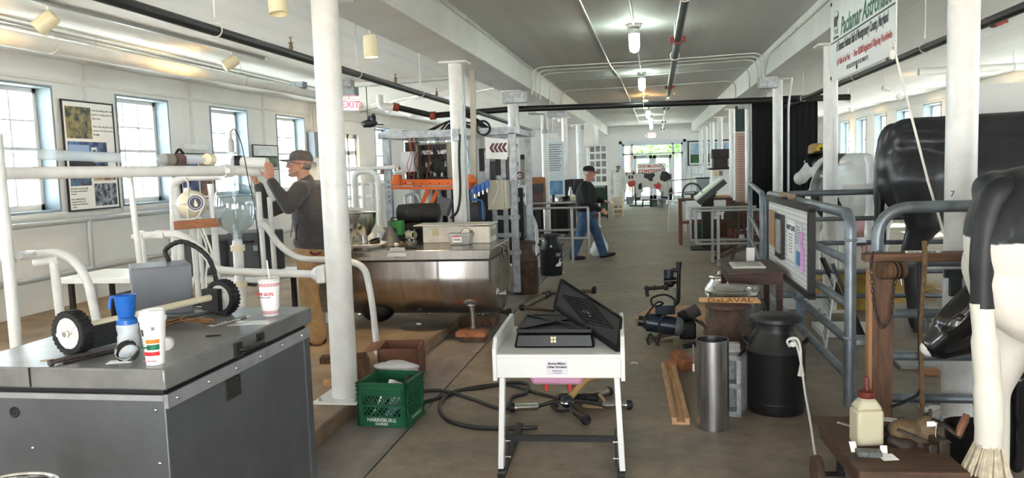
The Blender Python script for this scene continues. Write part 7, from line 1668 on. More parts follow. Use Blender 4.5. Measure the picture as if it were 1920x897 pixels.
def tail(t, mat, pts, rs, brush=None, bm=None):
    P('tail', MB().tube(spline(pts, 6), rs, 10), mat, t)
hoof_m = M('hoof', (58,54,52), 0.5)
def hooves(t, fx=1.48, rx=0.22, yy=0.19):
    for x, y in ((rx,-yy), (rx,yy), (fx,-yy*0.9), (fx,yy*0.9)):
        for s in (-1, 1): P('hoof', MB().lathe([(0.0,0.0),(0.05,0.0),(0.044,0.05),(0.03,0.07),(0,0.075)], (x+0.02, y+s*0.028, 0.0), 14), hoof_m, t)
# bull
bull_m = M('bull_black', (26,26,28), 0.38, col2=(44,44,47), vscale=4, bump=0.1, bscale=8, contrast=(0.45,0.75), coat=0.15)
bp = cow_prims()+headneck((1.55,0,1.22), (2.0,-0.05,1.42), (2.35,-0.1,1.12), 1.15)+[('e', (1.35,0,1.32), (0.4,0.24,0.2)), ((0.5,0.0,0.72), 0.06, (0.75,0,0.7), 0.05)]
bl_ = place_cow('bull_statue', 'life-size black bull statue standing in the pen behind the gate', V(2.22, 8.1, 0.0), math.radians(-20), bp, bull_m, 0.022, 8, 1.34)
P('tail', MB().tube(spline([(0.08,0,1.40), (0.0,0,1.37), (-0.045,0,1.15), (-0.05,0,0.8), (-0.05,0,0.6)], 6), [0.05,0.05,0.045,0.04,0.035,0.05], 10), bull_m, bl_)
P('eye', MB().sph((2.07,-0.16,1.4), 0.022, 10, 6), black_pl, bl_)
for s in (-1, 1): P('horn', MB().tube(spline([(1.99,s*0.09-0.05,1.52),(1.99,s*0.2-0.05,1.56),(2.03,s*0.26-0.05,1.62)], 5), [0.032,0.028,0.02,0.008], 10), M('horn', (206,196,170), 0.4), bl_)
hooves(bl_)
# white milking cow with straw hat
wm_c = cow_mat('cow_white_coat', (26,26,28), (226,228,228), [((0.95,0.0,1.15), (0.42,0.5,0.5)), ((1.8,0.05,1.38), (0.26,0.2,0.17)), ((0.22,0.3,1.0), (0.15,0.1,0.25))], 0.28)
wc_p = cow_prims()+headneck((1.5,0.0,1.22), (1.82,0.06,1.42), (1.68,0.30,1.20))
wc = place_cow('milking_cow_statue', 'glossy white cow statue with a pink udder seen from behind', V(2.47, 9.75, 0.0), math.radians(92), wc_p, wm_c, 0.022, 7, 1.13)
P('tail', MB().tube(spline([(0.0,0,1.42), (-0.06,0,1.36), (-0.075,0,1.1), (-0.06,0,0.8), (-0.055,0,0.55)], 6), [0.05,0.045,0.045,0.045,0.05,0.055], 12), M('tail_white', (232,233,232), 0.25), wc)
PM('udder', blob_mesh('udder', [('e', (0.42,0,0.66), (0.25,0.19,0.19)), ('e', (0.26,0.0,0.72), (0.2,0.16,0.18))]+[((0.3+0.16*i,0.08*j,0.5), 0.025, (0.3+0.16*i,0.08*j,0.42), 0.02) for i in (0, 1) for j in (-1, 1)], 0.016, 4), M('udder_rose', (214,164,174), 0.3), wc, 'pink udder')
P('muzzle', MB().sph((1.675,0.325,1.19), (0.085,0.07,0.08), 14, 9), M('muzzle_grey', (206,206,204), 0.3), wc)
for k in (-1, 1): P('eye', MB().sph((1.80-0.07*k,0.17+0.06*k,1.40), 0.02, 10, 6), black_pl, wc)
hooves(wc)
S('cow_bandage', MB().box(gy(1610,350,8.51), (0.3,0.02,0.05)), paper, 'white paper strip with print tied to the gate before the cow', 'paper')
rear = V(2.47, 9.75, 0)
hq_ = gy(1533, 287, 11.9)
hat = thing('straw_hat', 'straw hat with a yellow flower worn by the white cow', 'hat', hq_-V(0,0,0.02))
P('brim', MB().lathe([(0.0,-0.005),(0.12,-0.005),(0.26,0.01),(0.265,0.018),(0.12,0.006),(0,0.006)], n=30), M('hat_dark', (40,32,28), 0.8), hat)
P('crown', MB().lathe([(0.13,0.0),(0.13,0.06),(0.12,0.13),(0.07,0.155),(0,0.16)], n=28), M('straw', (196,160,106), 0.8, var=0.2, vscale=40), hat)
fl = MB()
for k in range(12): a = 2*PI*k/12; fl.sph((0.02+0.045*math.cos(a), -0.14, 0.075+0.045*math.sin(a)), (0.022,0.008,0.022), 8, 5)
P('flower', fl, M('petal_yellow', (232,200,60), 0.6), hat); P('flower_heart', MB().sph((0.02,-0.15,0.075), (0.022,0.01,0.022), 10, 6), M('flower_brown', (60,34,24), 0.7), hat)
P('ribbon', MB().tube(spline([(0.1,-0.12,-0.01),(0.12,-0.17,-0.12),(0.05,-0.2,-0.24)], 5), 0.022, 8), M('ribbon_red', (150,36,50), 0.6), hat)
# front cow: rump and tail close to the camera
fm_c = cow_mat('cow_black_rump', (26,27,31), (232,228,218), [((0.3,0.0,1.45), (0.75,0.7,0.30)), ((1.2,0,1.1), (0.35,0.6,0.5))], 0.5)
fc = place_cow('cow_statue', 'black and white cow statue standing beside the cart, tail towards the aisle', V(1.425, 3.66, 0.0), math.radians(14), cow_prims()+headneck((1.55,0,1.2), (2.0,0,1.3), (2.3,0,1.0))+[('e', (0.1,0,1.2), (0.16,0.24,0.24)), ((0.1,-0.15,1.38), 0.08, (0.1,0.15,1.38), 0.08)], fm_c, 0.018, 8, 1.07)
P('tail', MB().tube(spline([(0.1,-0.03,1.38), (0.0,-0.03,1.37), (-0.05,-0.03,1.2), (-0.055,-0.03,0.92)], 6), [0.055,0.06,0.055,0.05,0.045], 12), M('tail_black', (26,27,31), 0.5), fc)
P('tail_lower', MB().tube(spline([(-0.06,-0.03,0.94), (-0.045,-0.04,0.75), (-0.03,-0.05,0.5), (-0.03,-0.05,0.36)], 6), [0.042,0.05,0.055,0.052], 12), M('tail_cream', (232,228,216), 0.5, var=0.05), fc)
bru = MB(); rs_ = random.Random(4)
for k in range(260):
    a = rs_.uniform(0, 2*PI); q = math.sqrt(rs_.random()); x0, y0 = -0.03+0.045*q*math.cos(a), -0.05+0.045*q*math.sin(a)
    x1, y1 = -0.06+0.10*q*math.cos(a), -0.06+0.10*q*math.sin(a); zz = rs_.uniform(0.04, 0.16)
    bru.tube([(x0,y0,0.38), ((x0+x1)/2-0.02*math.cos(a)*-1,(y0+y1)/2,0.26), (x1,y1,zz)], [0.004,0.0035,0.001], 4)
P('tail_brush', bru, M('hair_cream', (222,210,184), 0.6, var=0.2, vscale=30), fc, kind='stuff')
hooves(fc)
# calf
cf_m = cow_mat('calf_coat', (24,24,27), (230,228,222), [((0.0,0,0.6), (3,3,3))], 0.2)
cfp = [('e', (0.55,0,0.58), (0.38,0.17,0.2)), ((0.85,0,0.70), 0.13, (0.98,0,0.86), 0.11), ((0.98,0,0.87), 0.105, (1.10,0,0.75), 0.092), ((1.08,0,0.755), 0.09, (1.185,0,0.645), 0.062), ((0.98,0,0.68), 0.075, (1.15,0,0.61), 0.05), ('e', (1.195,0,0.63), (0.055,0.06,0.055)),
       ((0.96,0.08,0.92), 0.03, (0.88,0.22,0.91), 0.022), ((0.96,-0.08,0.92), 0.03, (0.88,-0.22,0.91), 0.022)]
for x in (0.28, 0.82):
    for y in (-0.1, 0.1): cfp += [((x,y,0.5), 0.075, (x,y,0.26), 0.04), ((x,y,0.26), 0.036, (x,y,0.04), 0.035)]
cf = place_cow('calf_statue', 'glossy black calf statue with a white nose peering past the cow', V(2.63, 4.32, 0.0), math.radians(180-4), cfp, M('calf_black', (24,24,27), 0.18, coat=0.4), 0.013, 5, 1.0)
P('nose_patch', MB().sph((1.205,0,0.622), (0.05,0.05,0.045), 14, 9), M('nose_white', (230,228,222), 0.25), cf)
for s in (-1, 1): P('eye', MB().sph((1.09,0.082*s,0.80), (0.022,0.016,0.018), 12, 8), M('calf_eye', (70,62,58), 0.1), cf)
for s in (-1, 1): P('eyelid', MB().tube(spline([(1.06,0.085*s,0.795),(1.09,0.095*s,0.824),(1.12,0.08*s,0.80)], 4), 0.005, 6), black_pl, cf)
# banner between two right-hand columns
ban = thing('vinyl_banner', 'white banner about the bull hung between two aisle columns', 'banner', V(1.575, 6.46, 2.29))
bx_, bA, bB, bz0, bz1 = 1.556, 5.52, 7.41, 2.29, 3.02
P('sheet', MB().bb(bx_, bx_+0.006, bA, bB, bz0, bz1), M('vinyl', (226,230,228), 0.5, var=0.03), ban, world=True)
ryd = (0,-1,0)
def bt_(s, y, z, size, mat, **k): TXT('lettering', s, size, mat, ban, (bx_-0.0005, y, z), ryd, (0,0,1), **k)
gr = M('banner_green', (30,96,60), 0.5); bk2 = M('banner_black', (30,30,34), 0.5); rd2 = M('banner_red', (176,60,60), 0.5)
bt_('Paclamar Astronaut', 6.33, 2.70, 0.20, gr, shear=0.25, bold=0.004, sx=0.88)
bt_('A Famous Holstein Bull of Montgomery County, Maryland', 6.43, 2.555, 0.105, bk2, bold=0.003, sx=0.60)
bt_('\u2022', 6.645, 2.43, 0.076, rd2, sx=0.70)
bt_('#1 Polled at his Peak', 6.94, 2.43, 0.076, rd2, sx=0.70, bold=0.001)
bt_('Over 50,000 Registered Offspring Worldwide', 6.10, 2.43, 0.076, rd2, sx=0.70, bold=0.001)
bt_('LIFE SIZE SCULPTURE BY LIZ BURDETTE', 6.5, 2.35, 0.046, bk2, sx=0.80)
P('rule_line', MB().bb(bx_-0.002, bx_, bA+0.02, bB-0.02, 2.607, 2.618), bk2, ban, world=True)
lgo = P('logo', MB().lathe([(0.095,0),(0.10,0),(0.10,0.001),(0.095,0.001)], (bx_-0.001, 7.2, 2.77), 28, (-1,0,0), cap=False), M('logo_grey', (150,170,160), 0.5), ban, world=True)
P('logo_cow', MB().prism([(-0.08,0.02),(-0.05,0.05),(0.04,0.04),(0.08,0.08),(0.09,0.03),(0.05,0.0),(0.04,-0.05),(-0.04,-0.03),(-0.07,-0.05)], (bx_-0.0005, 7.2, 2.775), (0,-1,0), (0,0,1), 0.001), bk2, lgo, world=True)
for k in range(3): P('logo_bar', MB().bb(bx_-0.002, bx_-0.001, 7.12, 7.27-0.02*k, 2.705-0.016*k, 2.713-0.016*k), bk2, lgo, world=True)
TXT('lettering', 'MOOseum', 0.042, bk2, lgo, (bx_-0.0005, 7.2, 2.645), ryd, (0,0,1))
for y, z in ((bA+0.03,bz0+0.03), (bB-0.03,bz0+0.03), (bB-0.03,2.95), (6.5,bz0+0.03)): P('eyelet', MB().ring((bx_-0.001,y,z), 0.014, 0.004, (1,0,0), 14, 5), dark_metal, ban, world=True)
for y in (bA+0.05, bB-0.05): P('hanging_cord', MB().cyl((bx_+0.003,y,bz1), (bx_+0.003,y,ZC), 0.005, n=6), ro, ban, world=True)
rt = thing('hanging_rope', 'thin white rope dropping from the banner corner to the pen', 'rope', gy(1775, 455, 5.12))
P('strand', MB().tube([V(bx_, bA+0.03, bz0+0.03), gy(1740, 340, 5.25), gy(1775, 455, 5.12)], 0.008, 8), ro, rt, world=True); P('knot', MB().sph(V(bx_-0.01, bA+0.03, bz0), (0.022,0.022,0.035), 10, 7).ring(V(bx_-0.01, bA+0.03, bz0+0.05), 0.03, 0.007, (1,0.3,0), 14, 6), ro, rt, world=True)
TXT('numeral', '7', 0.05, ink, bpy.data.objects['support_column.008'], (1.78, 5.146, 1.395), (0.85,-0.5,0), (0,0,1))
# curtains
cur = M('curtain_black', (13,13,15), 0.95)
def curtain(label, xa, xb, Y, z0, z1):
    t = thing('stage_curtain', label, 'curtain', V((xa+xb)/2, Y, z0), 0, 'black curtains'); n = 60; rows = []
    for z in (z0, z1): rows.append([V(xa+(xb-xa)*i/n, Y+0.008*math.sin(i*0.6), z) for i in range(n+1)])
    mb = MB(); mb.add(rows[0]+rows[1], [(i, i+1, n+2+i, n+1+i) for i in range(n)])
    P('cloth', mb, cur, t, world=True, solid=0.012); P('curtain_rod', MB().cyl((xa-0.05,Y,z1), (xb+0.05,Y,z1), 0.025), black_pipe_m, t, world=True)
    for x in (xa, xb): P('rod_hanger', MB().cyl((x,Y,z1), (x,Y,ZC), 0.006, n=6), conduit_w, t, world=True)
curtain('tall black curtain behind the white cow statue', gy(1466, 200, 15.4).x, gy(1533, 200, 15.4).x, 15.4, 0.05, 2.75)
curtain('narrow black curtain panel between two columns', gy(1410, 200, 15.6).x, gy(1450, 200, 15.6).x, 15.62, 0.05, 2.75)
# wooden wall panel and shelf at far right
wp = thing('timber_panel', 'warm brown timber panelling high on the side of the pen', 'panel', V(4.75, 8.6, 1.6))
for k in range(4): P('plank', MB().bb(4.55, 6.0, 8.6, 8.63, 1.8+0.2*k, 1.99+0.2*k), M('timber_warm', (158,98,56), 0.6, var=0.3, vscale=5, stretch=(0.6,5,5)), wp, world=True)
P('upright', MB().bb(4.5, 4.56, 8.58, 8.66, 0.0, 2.65), white_paint, wp, world=True); P('upright', MB().bb(6.0, 6.06, 8.58, 8.66, 0.0, 2.65), white_paint, wp, world=True)
S('partition_wall', MB().bb(3.45, 4.5, 9.2, 9.3, 0.0, 2.35), wall_m, 'white partition between the bull and the timber panelling', 'partition')
# straw and oddments in the pens
straw_m = M('straw_yellow', (196,160,70), 0.85, var=0.3, vscale=20)
mb = MB(); rs_ = random.Random(8)
for k in range(900):
    x, y = rs_.uniform(1.75,3.3), rs_.uniform(9.2,11.0); a = rs_.uniform(0,PI); L_ = rs_.uniform(0.08,0.2); z = rs_.uniform(0.01,0.1)
    mb.bar((x,y,z), (x+L_*math.cos(a), y+L_*math.sin(a), max(0.008, z+rs_.uniform(-.03,.03))), 0.008, 0.004)
mb.sph((2.5,10.1,0.0), (0.78,0.9,0.03), 20, 8)
S('straw_litter', mb, straw_m, 'yellow straw litter spread under the white cow', 'straw', kind='stuff')
for i, (x, y, s, m_, lb) in enumerate(((1.75,7.7,(0.5,0.5,0.05),M('board_pale', (196,196,190), 0.7),'pale board lying on the floor behind the near gate'), (2.5,6.6,(1.3,0.5,0.03),M('board_grey', (150,150,146), 0.6),'grey metal sheet lying in the bull pen'), (1.62,8.9,(0.6,0.12,0.16),paper,'long white box under the pen rails'), (2.15,8.95,(0.5,0.35,0.4),M('yellow_foam', (206,170,80), 0.9, var=0.3),'yellow foam block in the middle of the pen'), (2.0,6.2,(0.14,0.06,0.05),M('brick_tan', (160,112,82), 0.8),'loose tan brick on the pen floor'))):
    S(('floor_board','metal_sheet','white_box','foam_block','brick')[i], MB().bb(x-s[0]/2, x+s[0]/2, y-s[1]/2, y+s[1]/2, 0.0, s[2]), m_, lb, ('board','sheet','box','block','brick')[i], bevel=0.004)
S('yellow_cord', MB().tube(spline([gz(1750,775,0.01), gz(1775,765,0.01), gz(1800,772,0.01), gz(1830,750,0.01), gz(1850,735,0.01)], 6), 0.008, 6), M('cord_yellow', (206,166,60), 0.6), 'yellow cord on the floor of the near pen', 'cord')
S('floor_cable', MB().tube(spline([gz(1710,685,0.01), gz(1740,692,0.01), gz(1765,688,0.01), gz(1750,694,0.01), gz(1775,682,0.01)], 5), 0.007, 6), rubber, 'thin black cable on the floor of the bull pen', 'cable')
lb_ = thing('leaning_sign', 'white printed board with a dark easel behind the aisle gate', 'sign', V(1.42, 7.0, 0.0))
P('panel', MB().prism([(-0.2,0.05),(0.25,0.05),(0.25,0.62),(-0.2,0.62)], (0,0,0), (0.15,1,0), (0.12,0,1), 0.012), paper, lb_)
P('easel_leg', MB().bar((0.05,0.3,0.75), (0.4,0.4,0.0), 0.05, 0.03).bar((0.05,-0.1,0.75), (0.35,-0.15,0.0), 0.05, 0.03), black_pl, lb_)
for k in range(10): P('text_line', MB().prism([(-0.15,0.56-0.05*k),(0.2-0.03*(k % 3),0.56-0.05*k),(0.2-0.03*(k % 3),0.575-0.05*k),(-0.15,0.575-0.05*k)], (-0.002,0,0), (0.15,1,0), (0.12,0,1), 0.001), M('ink_soft', (120,120,122), 0.7), lb_)
# ================================================================ FAR HALF OF THE HALL
rail_m = M('steel_rail', (176,176,172), 0.32, metal=0.6)
def railing(label, Y, xs, zt, zb, post, r=0.021, z0=0.0):
    """handrail whose end is bent down into a closed loop, carried by a post"""
    xa, xb = xs; t = thing('handrail', label, 'railing', V(post, Y, z0), 0, 'steel handrails')
    P('loop_rail', MB().tube(rounded([V(xa,Y,zt), V(xb,Y,zt), V(xb,Y,zb), V(xa,Y,zb)], 0.02, 3), r, 12), rail_m, t, world=True)
    P('post', MB().cyl(V(post,Y,z0), V(post,Y,zt), r*1.1, n=12), rail_m, t, world=True)
    far = xa+(0.12 if xa < xb else -0.12)
    P('post', MB().cyl(V(far,Y,0.1 if far < -2 else 0.0), V(far,Y,zt), r*1.1, n=12), rail_m, t, world=True)
    return t
railing('front steel handrail before the walking man', 13.05, (-2.75, -1.05), 0.93, 0.42, -1.32)
railing('rear steel handrail behind the walking man', 14.35, (-2.75, -0.95), 0.95, 0.45, -1.15)
railing('front steel handrail beside the barrel churn', 12.6, (1.62, 0.66), 0.86, 0.34, 1.0)
railing('rear steel handrail beside the barrel churn', 13.0, (1.62, 0.60), 0.88, 0.36, 0.94)
S('rail_box', MB().box(V(-1.96, 12.36, 0.78), (0.14,0.12,0.5)), M('railbox_grey', (140,142,142), 0.5, metal=0.3), 'grey steel box on the end of the front handrail', 'box', bevel=0.01)
stall('stall_divider', 'short bent white pipe beside the third column', [rounded([V(-2.05,12.6,0.86), V(-1.95,12.6,0.88), V(-1.86,12.6,0.7), V(-1.84,12.6,0.0)], 0.12, 6)], 0.032, floor=0)
# ---- walking man
m2 = thing('person', 'man in black sweater, blue jeans and black cap walking past the handrail', 'person', V(-1.1, 13.62, 0.0))
o2 = m2.location
jean = M('denim', (64,94,128), 0.9, var=0.22, vscale=9, bump=0.3, bscale=40); knit = M('black_knit', (26,26,28), 0.9, var=0.2, vscale=30)
hip2, ch2, nk2 = V(-1.13,13.62,0.86), V(-1.12,13.62,1.18), V(-1.1,13.6,1.36); hc2 = V(-1.06,13.58,1.485); lk2 = V(1,0.25,-0.12)
hp2, T2, R2 = head_prims(hc2, lk2, s=0.98)
sL, sR = V(-1.13,13.82,1.27), V(-1.12,13.42,1.27); eL, eR = V(-1.0,13.87,1.02), V(-1.1,13.33,1.0); wL, wR = V(-0.84,13.8,0.99), V(-0.87,13.42,0.86)
kB, aB = V(-1.22,13.55,0.46), V(-1.36,13.52,0.10); kF, aF = V(-0.97,13.72,0.46), V(-0.86,13.72,0.10)
b2_ = hp2+[(nk2-V(0,0,0.05), 0.062, hc2-V(0.015,0,0.06), 0.055), (ch2, 0.14, nk2-V(0,0,0.06), 0.075), (hip2, 0.14, ch2, 0.145), (sL, 0.06, eL, 0.045), (eL, 0.042, wL, 0.028), (sR, 0.06, eR, 0.045), (eR, 0.042, wR, 0.028), (sL, 0.07, sR, 0.07),
      (hip2-V(0,0.08,0), 0.1, kB, 0.06), (kB, 0.056, aB, 0.04), (hip2+V(0,0.08,0), 0.1, kF, 0.06), (kF, 0.056, aF, 0.04), (aB, 0.034, aB+V(0.09,0,-0.05), 0.024), (aF, 0.034, aF+V(0.09,0,-0.045), 0.024)]
b2_ += hand_prims(wL, V(1,-0.1,-0.1), (0,0.3,1), 0.5, 0.95, 1)+hand_prims(wR, V(0.9,0.1,-0.45), (0.2,-0.9,0.3), 0.6, 0.95, -1)
PM('body', blob_mesh('body', b2_, 0.0075, 3, o2), skin, m2)
eyes(m2, T2, R2, 0.98)
sw2 = [(V(-1.13,13.62,0.86), 0.165, V(-1.12,13.62,1.1), 0.17), ('e', V(-1.12,13.62,1.08), (0.185,0.235,0.28)), ('e', V(-1.13,13.62,0.88), (0.17,0.21,0.13)), (sL-V(0,0.06,0), 0.085, sR+V(0,0.06,0), 0.085), (sL, 0.085, eL, 0.066), (eL, 0.063, lerp(eL,wL,0.95), 0.043), (sR, 0.088, eR, 0.068), (eR, 0.064, lerp(eR,wR,0.95), 0.043), (ch2+V(0,0,0.08), 0.12, nk2-V(0,0,0.06), 0.08)]
PM('sweater', blob_mesh('sweater', sw2, 0.013, 4, o2), knit, m2)
tr2 = [('e', V(-1.13,13.62,0.8), (0.165,0.20,0.13)), (V(-1.14,13.53,0.76), 0.115, kB, 0.085), (kB, 0.085, aB+V(0,0,0.0), 0.075), (V(-1.11,13.72,0.76), 0.115, kF, 0.085), (kF, 0.085, aF, 0.075)]
PM('jeans', blob_mesh('jeans', tr2, 0.013, 4, o2), jean, m2)
for a, up in ((aB, 0.0), (aF, 0.02)):
    c = V(a.x, a.y, 0.0); PM('shoe', blob_mesh('shoe', [(c+V(-0.03,0,0.04), 0.04, c+V(0.1,0,0.04+up), 0.04), (c+V(0.1,0,0.04+up), 0.038, c+V(0.19,0,0.036+up*2), 0.03), (c+V(0,0,0.05), 0.042, c+V(-0.01,0,0.1), 0.046)], 0.011, 3, o2), black_pl, m2)
cap(m2, T2, R2, M('cap_black', (22,20,22), 0.9), M('cap_red', (130,34,36), 0.8))
PM('hair', blob_mesh('hair', [('e', T2(-0.04,0,0.0), (0.06,0.079,0.04), R2)], 0.009, 2, o2), M('hair_white', (196,188,180), 0.9), m2)
spectacles(m2, T2, R2, dark_metal)
bgm = M('bag_white', (226,226,226), 0.4, bump=0.6, bscale=14)
bag = thing('trash_bag', 'full white plastic bag on the floor beside the walking man', 'bag', V(gz(1127, 478, 0).x, 14.0, 0.0))
PM('sack', blob_mesh('sack', [('e', (0,0,0.16), (0.15,0.13,0.16)), ((0.0,0,0.25), 0.11, (-0.01,0,0.42), 0.05), ('e', (-0.08,-0.02,0.1), (0.1,0.1,0.1))], 0.014, 4), bgm, bag)
P('tied_neck', MB().tube(spline([(-0.01,0,0.42),(-0.02,0,0.5),(0.0,0,0.56)], 4), [0.03,0.022,0.05], 10), bgm, bag)
# ---- exhibits on the platform side, third to sixth column
def table(name, label, loc, s, top, legm, rz=0, skirt=None):
    t = thing(name, label, 'table', loc, rz); w, d, h = s
    P('table_top', MB().box((0,0,h-0.02), (w,d,0.04)), top, t, bevel=0.004)
    for sx in (-1, 1):
        for sy in (-1, 1): P('leg', MB().box((sx*(w/2-0.04), sy*(d/2-0.04), (h-0.04)/2), (0.05,0.05,h-0.04)), legm, t)
    if skirt: P('skirt', MB().bb(-w/2,w/2,-d/2-0.005,-d/2,0.02,h-0.02), skirt, t); P('skirt', MB().bb(w/2,w/2+0.005,-d/2,d/2,0.02,h-0.02), skirt, t)
    return t
blk_cloth = M('cloth_black', (22,22,24), 0.95)
table('display_table', 'black skirted display table behind the front handrail', V(-3.0, 15.2, 0.1), (1.6,0.8,0.72), M('table_brown', (120,92,66), 0.5), dark_metal, 0, blk_cloth)
table('display_table', 'grey topped display table with machines past the fourth column', V(-2.4, 18.3, 0.1), (1.1,1.9,0.72), M('table_grey', (160,160,156), 0.4), dark_metal, 0, blk_cloth)
table('display_table', 'long brown table of exhibits under the wall board', V(-3.2, 22.5, 0.1), (1.2,2.4,0.74), wood_old, dark_metal)
def boxy(name, label, cat, c, s, mat, rz=0, extra=None):
    t = thing(name, label, cat, V(c)-V(0,0,s[2]/2), rz); P('body', MB().box((0,0,s[2]/2), s), mat, t, bevel=min(s)*0.08)
    if extra: P(extra[0], MB().box((0,-s[1]/2-0.004,s[2]*0.5), (s[0]*0.75, 0.008, s[2]*0.6)), extra[1], t)
    P('top_edge', MB().box((0,0,s[2]+0.004), (s[0]*0.9, s[1]*0.9, 0.008)), mat, t)
    return t
TZ1 = 0.82
boxy('wooden_display', 'orange wooden display stand with black pictures on the skirted table', 'display', (gy(1006,350,15.2).x, 15.2, 1.12), (0.34,0.2,0.58), M('wood_orange2', (176,112,66), 0.6, var=0.2), 0.2, ('picture', black_pl))
boxy('dark_case', 'maroon case on the skirted table beside the conduit', 'case', (gy(1010,370,15.0).x, 14.95, 0.97), (0.22,0.2,0.3), M('maroon', (80,52,54), 0.5))
for i, (px, m_, lb) in enumerate(((985, M('copper_brown', (120,84,66), 0.5), 'brown lumpy exhibit'), (993, white_pl, 'white porcelain exhibit'), (1000, dark_metal, 'dark pointed exhibit'), (978, paper, 'pale cloth bundle'))):
    c = V(gy(px, 365, 15.0).x, 15.0-0.05*i, TZ1); S('table_exhibit', MB().lathe([(0,0),(0.06,0.0),(0.07,0.05),(0.05,0.1+0.03*i),(0.02,0.14+0.03*i),(0,0.15+0.03*i)], c, 16), m_, lb+' on the black skirted table', 'exhibit')
bp_ = thing('info_board', 'tall pale blue information board behind the conduits', 'board', V(gy(1037,330,17.2).x, 17.2, 0.1))
P('panel', MB().box((0,0,1.45), (0.5,0.03,1.2)), M('board_paleblue', (206,216,222), 0.5), bp_); P('picture', MB().box((0,-0.018,1.05), (0.42,0.006,0.3)), M('board_blue', (110,160,196), 0.5, col2=(70,110,150), vscale=8), bp_)
for k in range(12): P('text_line', MB().box((0,-0.018,1.98-0.05*k), (0.4-0.05*(k % 3),0.004,0.018)), M('ink_soft', (120,120,122), 0.7), bp_)
P('post', MB().box((0,0,0.45), (0.06,0.05,0.9)), dark_metal, bp_)
S('speaker_box', MB().box(gy(1037,255,17.0), (0.22,0.2,0.1), taper=0.8).cyl(gy(1037,255,17.0), V(gy(1037,255,17.0).x, 17.0, ZC), 0.012, n=6), white_pl, 'white speaker box above the pale blue board', 'speaker', bevel=0.01)
for i, (px, Y, h, r, m_, lb) in enumerate(((1048,18.0,0.25,0.10,steel,'steel drum exhibit'), (1060,17.7,0.18,0.12,dark_metal,'dark gear exhibit'), (1070,18.4,0.3,0.06,galv,'galvanised pump exhibit'), (1045,18.8,0.35,0.05,black_pl,'black stand pump exhibit'), (1075,17.9,0.15,0.09,M('lamp_cream', (226,216,182), 0.4),'cream bowl exhibit'))):
    c = V(gy(px, 380, Y).x, Y, 0.82); S('table_exhibit', MB().lathe([(0,0),(r,0),(r,h*0.3),(r*0.7,h*0.45),(r*0.9,h*0.6),(r*0.4,h*0.85),(r*0.5,h),(0,h)], c, 16), m_, lb+' on the grey topped table', 'exhibit')
for i, (px, Y, w, h) in enumerate(((1058,19.0,0.5,0.36), (1080,19.6,0.4,0.36))):
    t = thing('monitor', 'black flat screen on the exhibit tables, %s one' % ('nearer','farther')[i], 'monitor', V(gy(px, 372, Y).x, Y, 0.82))
    P('screen', MB().box((0,0,0.1+h/2), (w,0.04,h)), black_pl, t, bevel=0.005); P('stand', MB().box((0,0.03,0.05), (0.06,0.03,0.14)).box((0,0.03,0.006), (0.2,0.14,0.012)), black_pl, t)
wb2 = thing('photo_board', 'white board of black and white photographs beside the green cabinet', 'board', V(gy(1122,325,22.3).x, 22.3, 0.1))
P('panel', MB().box((0,0,1.5), (0.52,0.03,1.15)), paper, wb2); P('leg', MB().box((-0.22,0,0.46), (0.04,0.03,0.92)), dark_metal, wb2); P('leg', MB().box((0.22,0,0.46), (0.04,0.03,0.92)), dark_metal, wb2)
rs_ = random.Random(6)
for i in range(3):
    for j in range(5): P('photo', MB().box((-0.16+0.16*i,-0.018,1.95-0.21*j), (0.12,0.006,0.14+0.02*rs_.random())), M('bw_photo_%d' % ((i+j) % 3), (60+40*((i+j) % 3),)*3, 0.5, col2=(150,150,150), vscale=18), wb2)
cbn = thing('glass_cabinet', 'dark green glazed cabinet beside the photo board', 'cabinet', V(-1.64, 24.7, 0.0))
P('base', MB().box((0,0,0.45), (0.5,0.6,0.9)), M('cab_green', (32,62,50), 0.5), cbn, bevel=0.01)
P('glazing', MB().box((0,0,1.4), (0.48,0.56,0.96)), glass('cab_glass', (220,230,226), 0.12), cbn)
for sx in (-1, 1):
    for sy in (-1, 1): P('upright', MB().box((sx*0.23, sy*0.27, 1.4), (0.03,0.03,1.0)), M('cab_green', (32,62,50), 0.5), cbn)
P('top', MB().box((0,0,1.92), (0.54,0.62,0.04)), M('cab_green', (32,62,50), 0.5), cbn)
ac = thing('wall_unit', 'white slatted unit fixed under the beam near the end wall', 'vent unit', V(-1.62, 22.0, 2.10))
P('casing', MB().bb(-0.12,0.12,-1.0,1.0,0.0,0.62), white_paint, ac, bevel=0.01)
for k in range(8): P('slat', MB().bb(0.121,0.13,-0.92+0.235*k,-0.74+0.235*k,0.06,0.56), conduit_m, ac)
rw_ = thing('red_cart', 'red painted wheeled frame beside the aisle', 'cart', V(gz(1128,415,0).x+0.02, 19.0, 0.0))
redp = M('red_paint', (140,36,40), 0.5)
for sx in (-1, 1): P('frame_leg', MB().bar((sx*0.1,-0.1,0.0), (sx*0.06,0.1,0.85), 0.03, 0.03).bar((sx*0.1,0.12,0.0), (sx*0.06,-0.05,0.85), 0.03, 0.03), redp, rw_)
P('shelf', MB().box((0,0,0.45), (0.24,0.3,0.03)), redp, rw_); P('handle', MB().bar((-0.1,0,0.85), (0.1,0,0.85), 0.03, 0.03), redp, rw_)
chf = M('chair_cream', (214,194,156), 0.5)
cx = thing('child_chair', 'small cream wooden chair standing in the aisle', 'chair', V(-1.03, 24.2, 0.0), math.radians(8))
P('seat', MB().box((0,0,0.24), (0.34,0.3,0.025)), chf, cx, bevel=0.003)
for sx in (-1, 1):
    for sy in (-1, 1): P('leg', MB().box((sx*0.15, sy*0.13, 0.115), (0.04,0.04,0.23)), chf, cx)
    P('back_post', MB().box((sx*0.15,0.14,0.42), (0.035,0.03,0.34)), chf, cx)
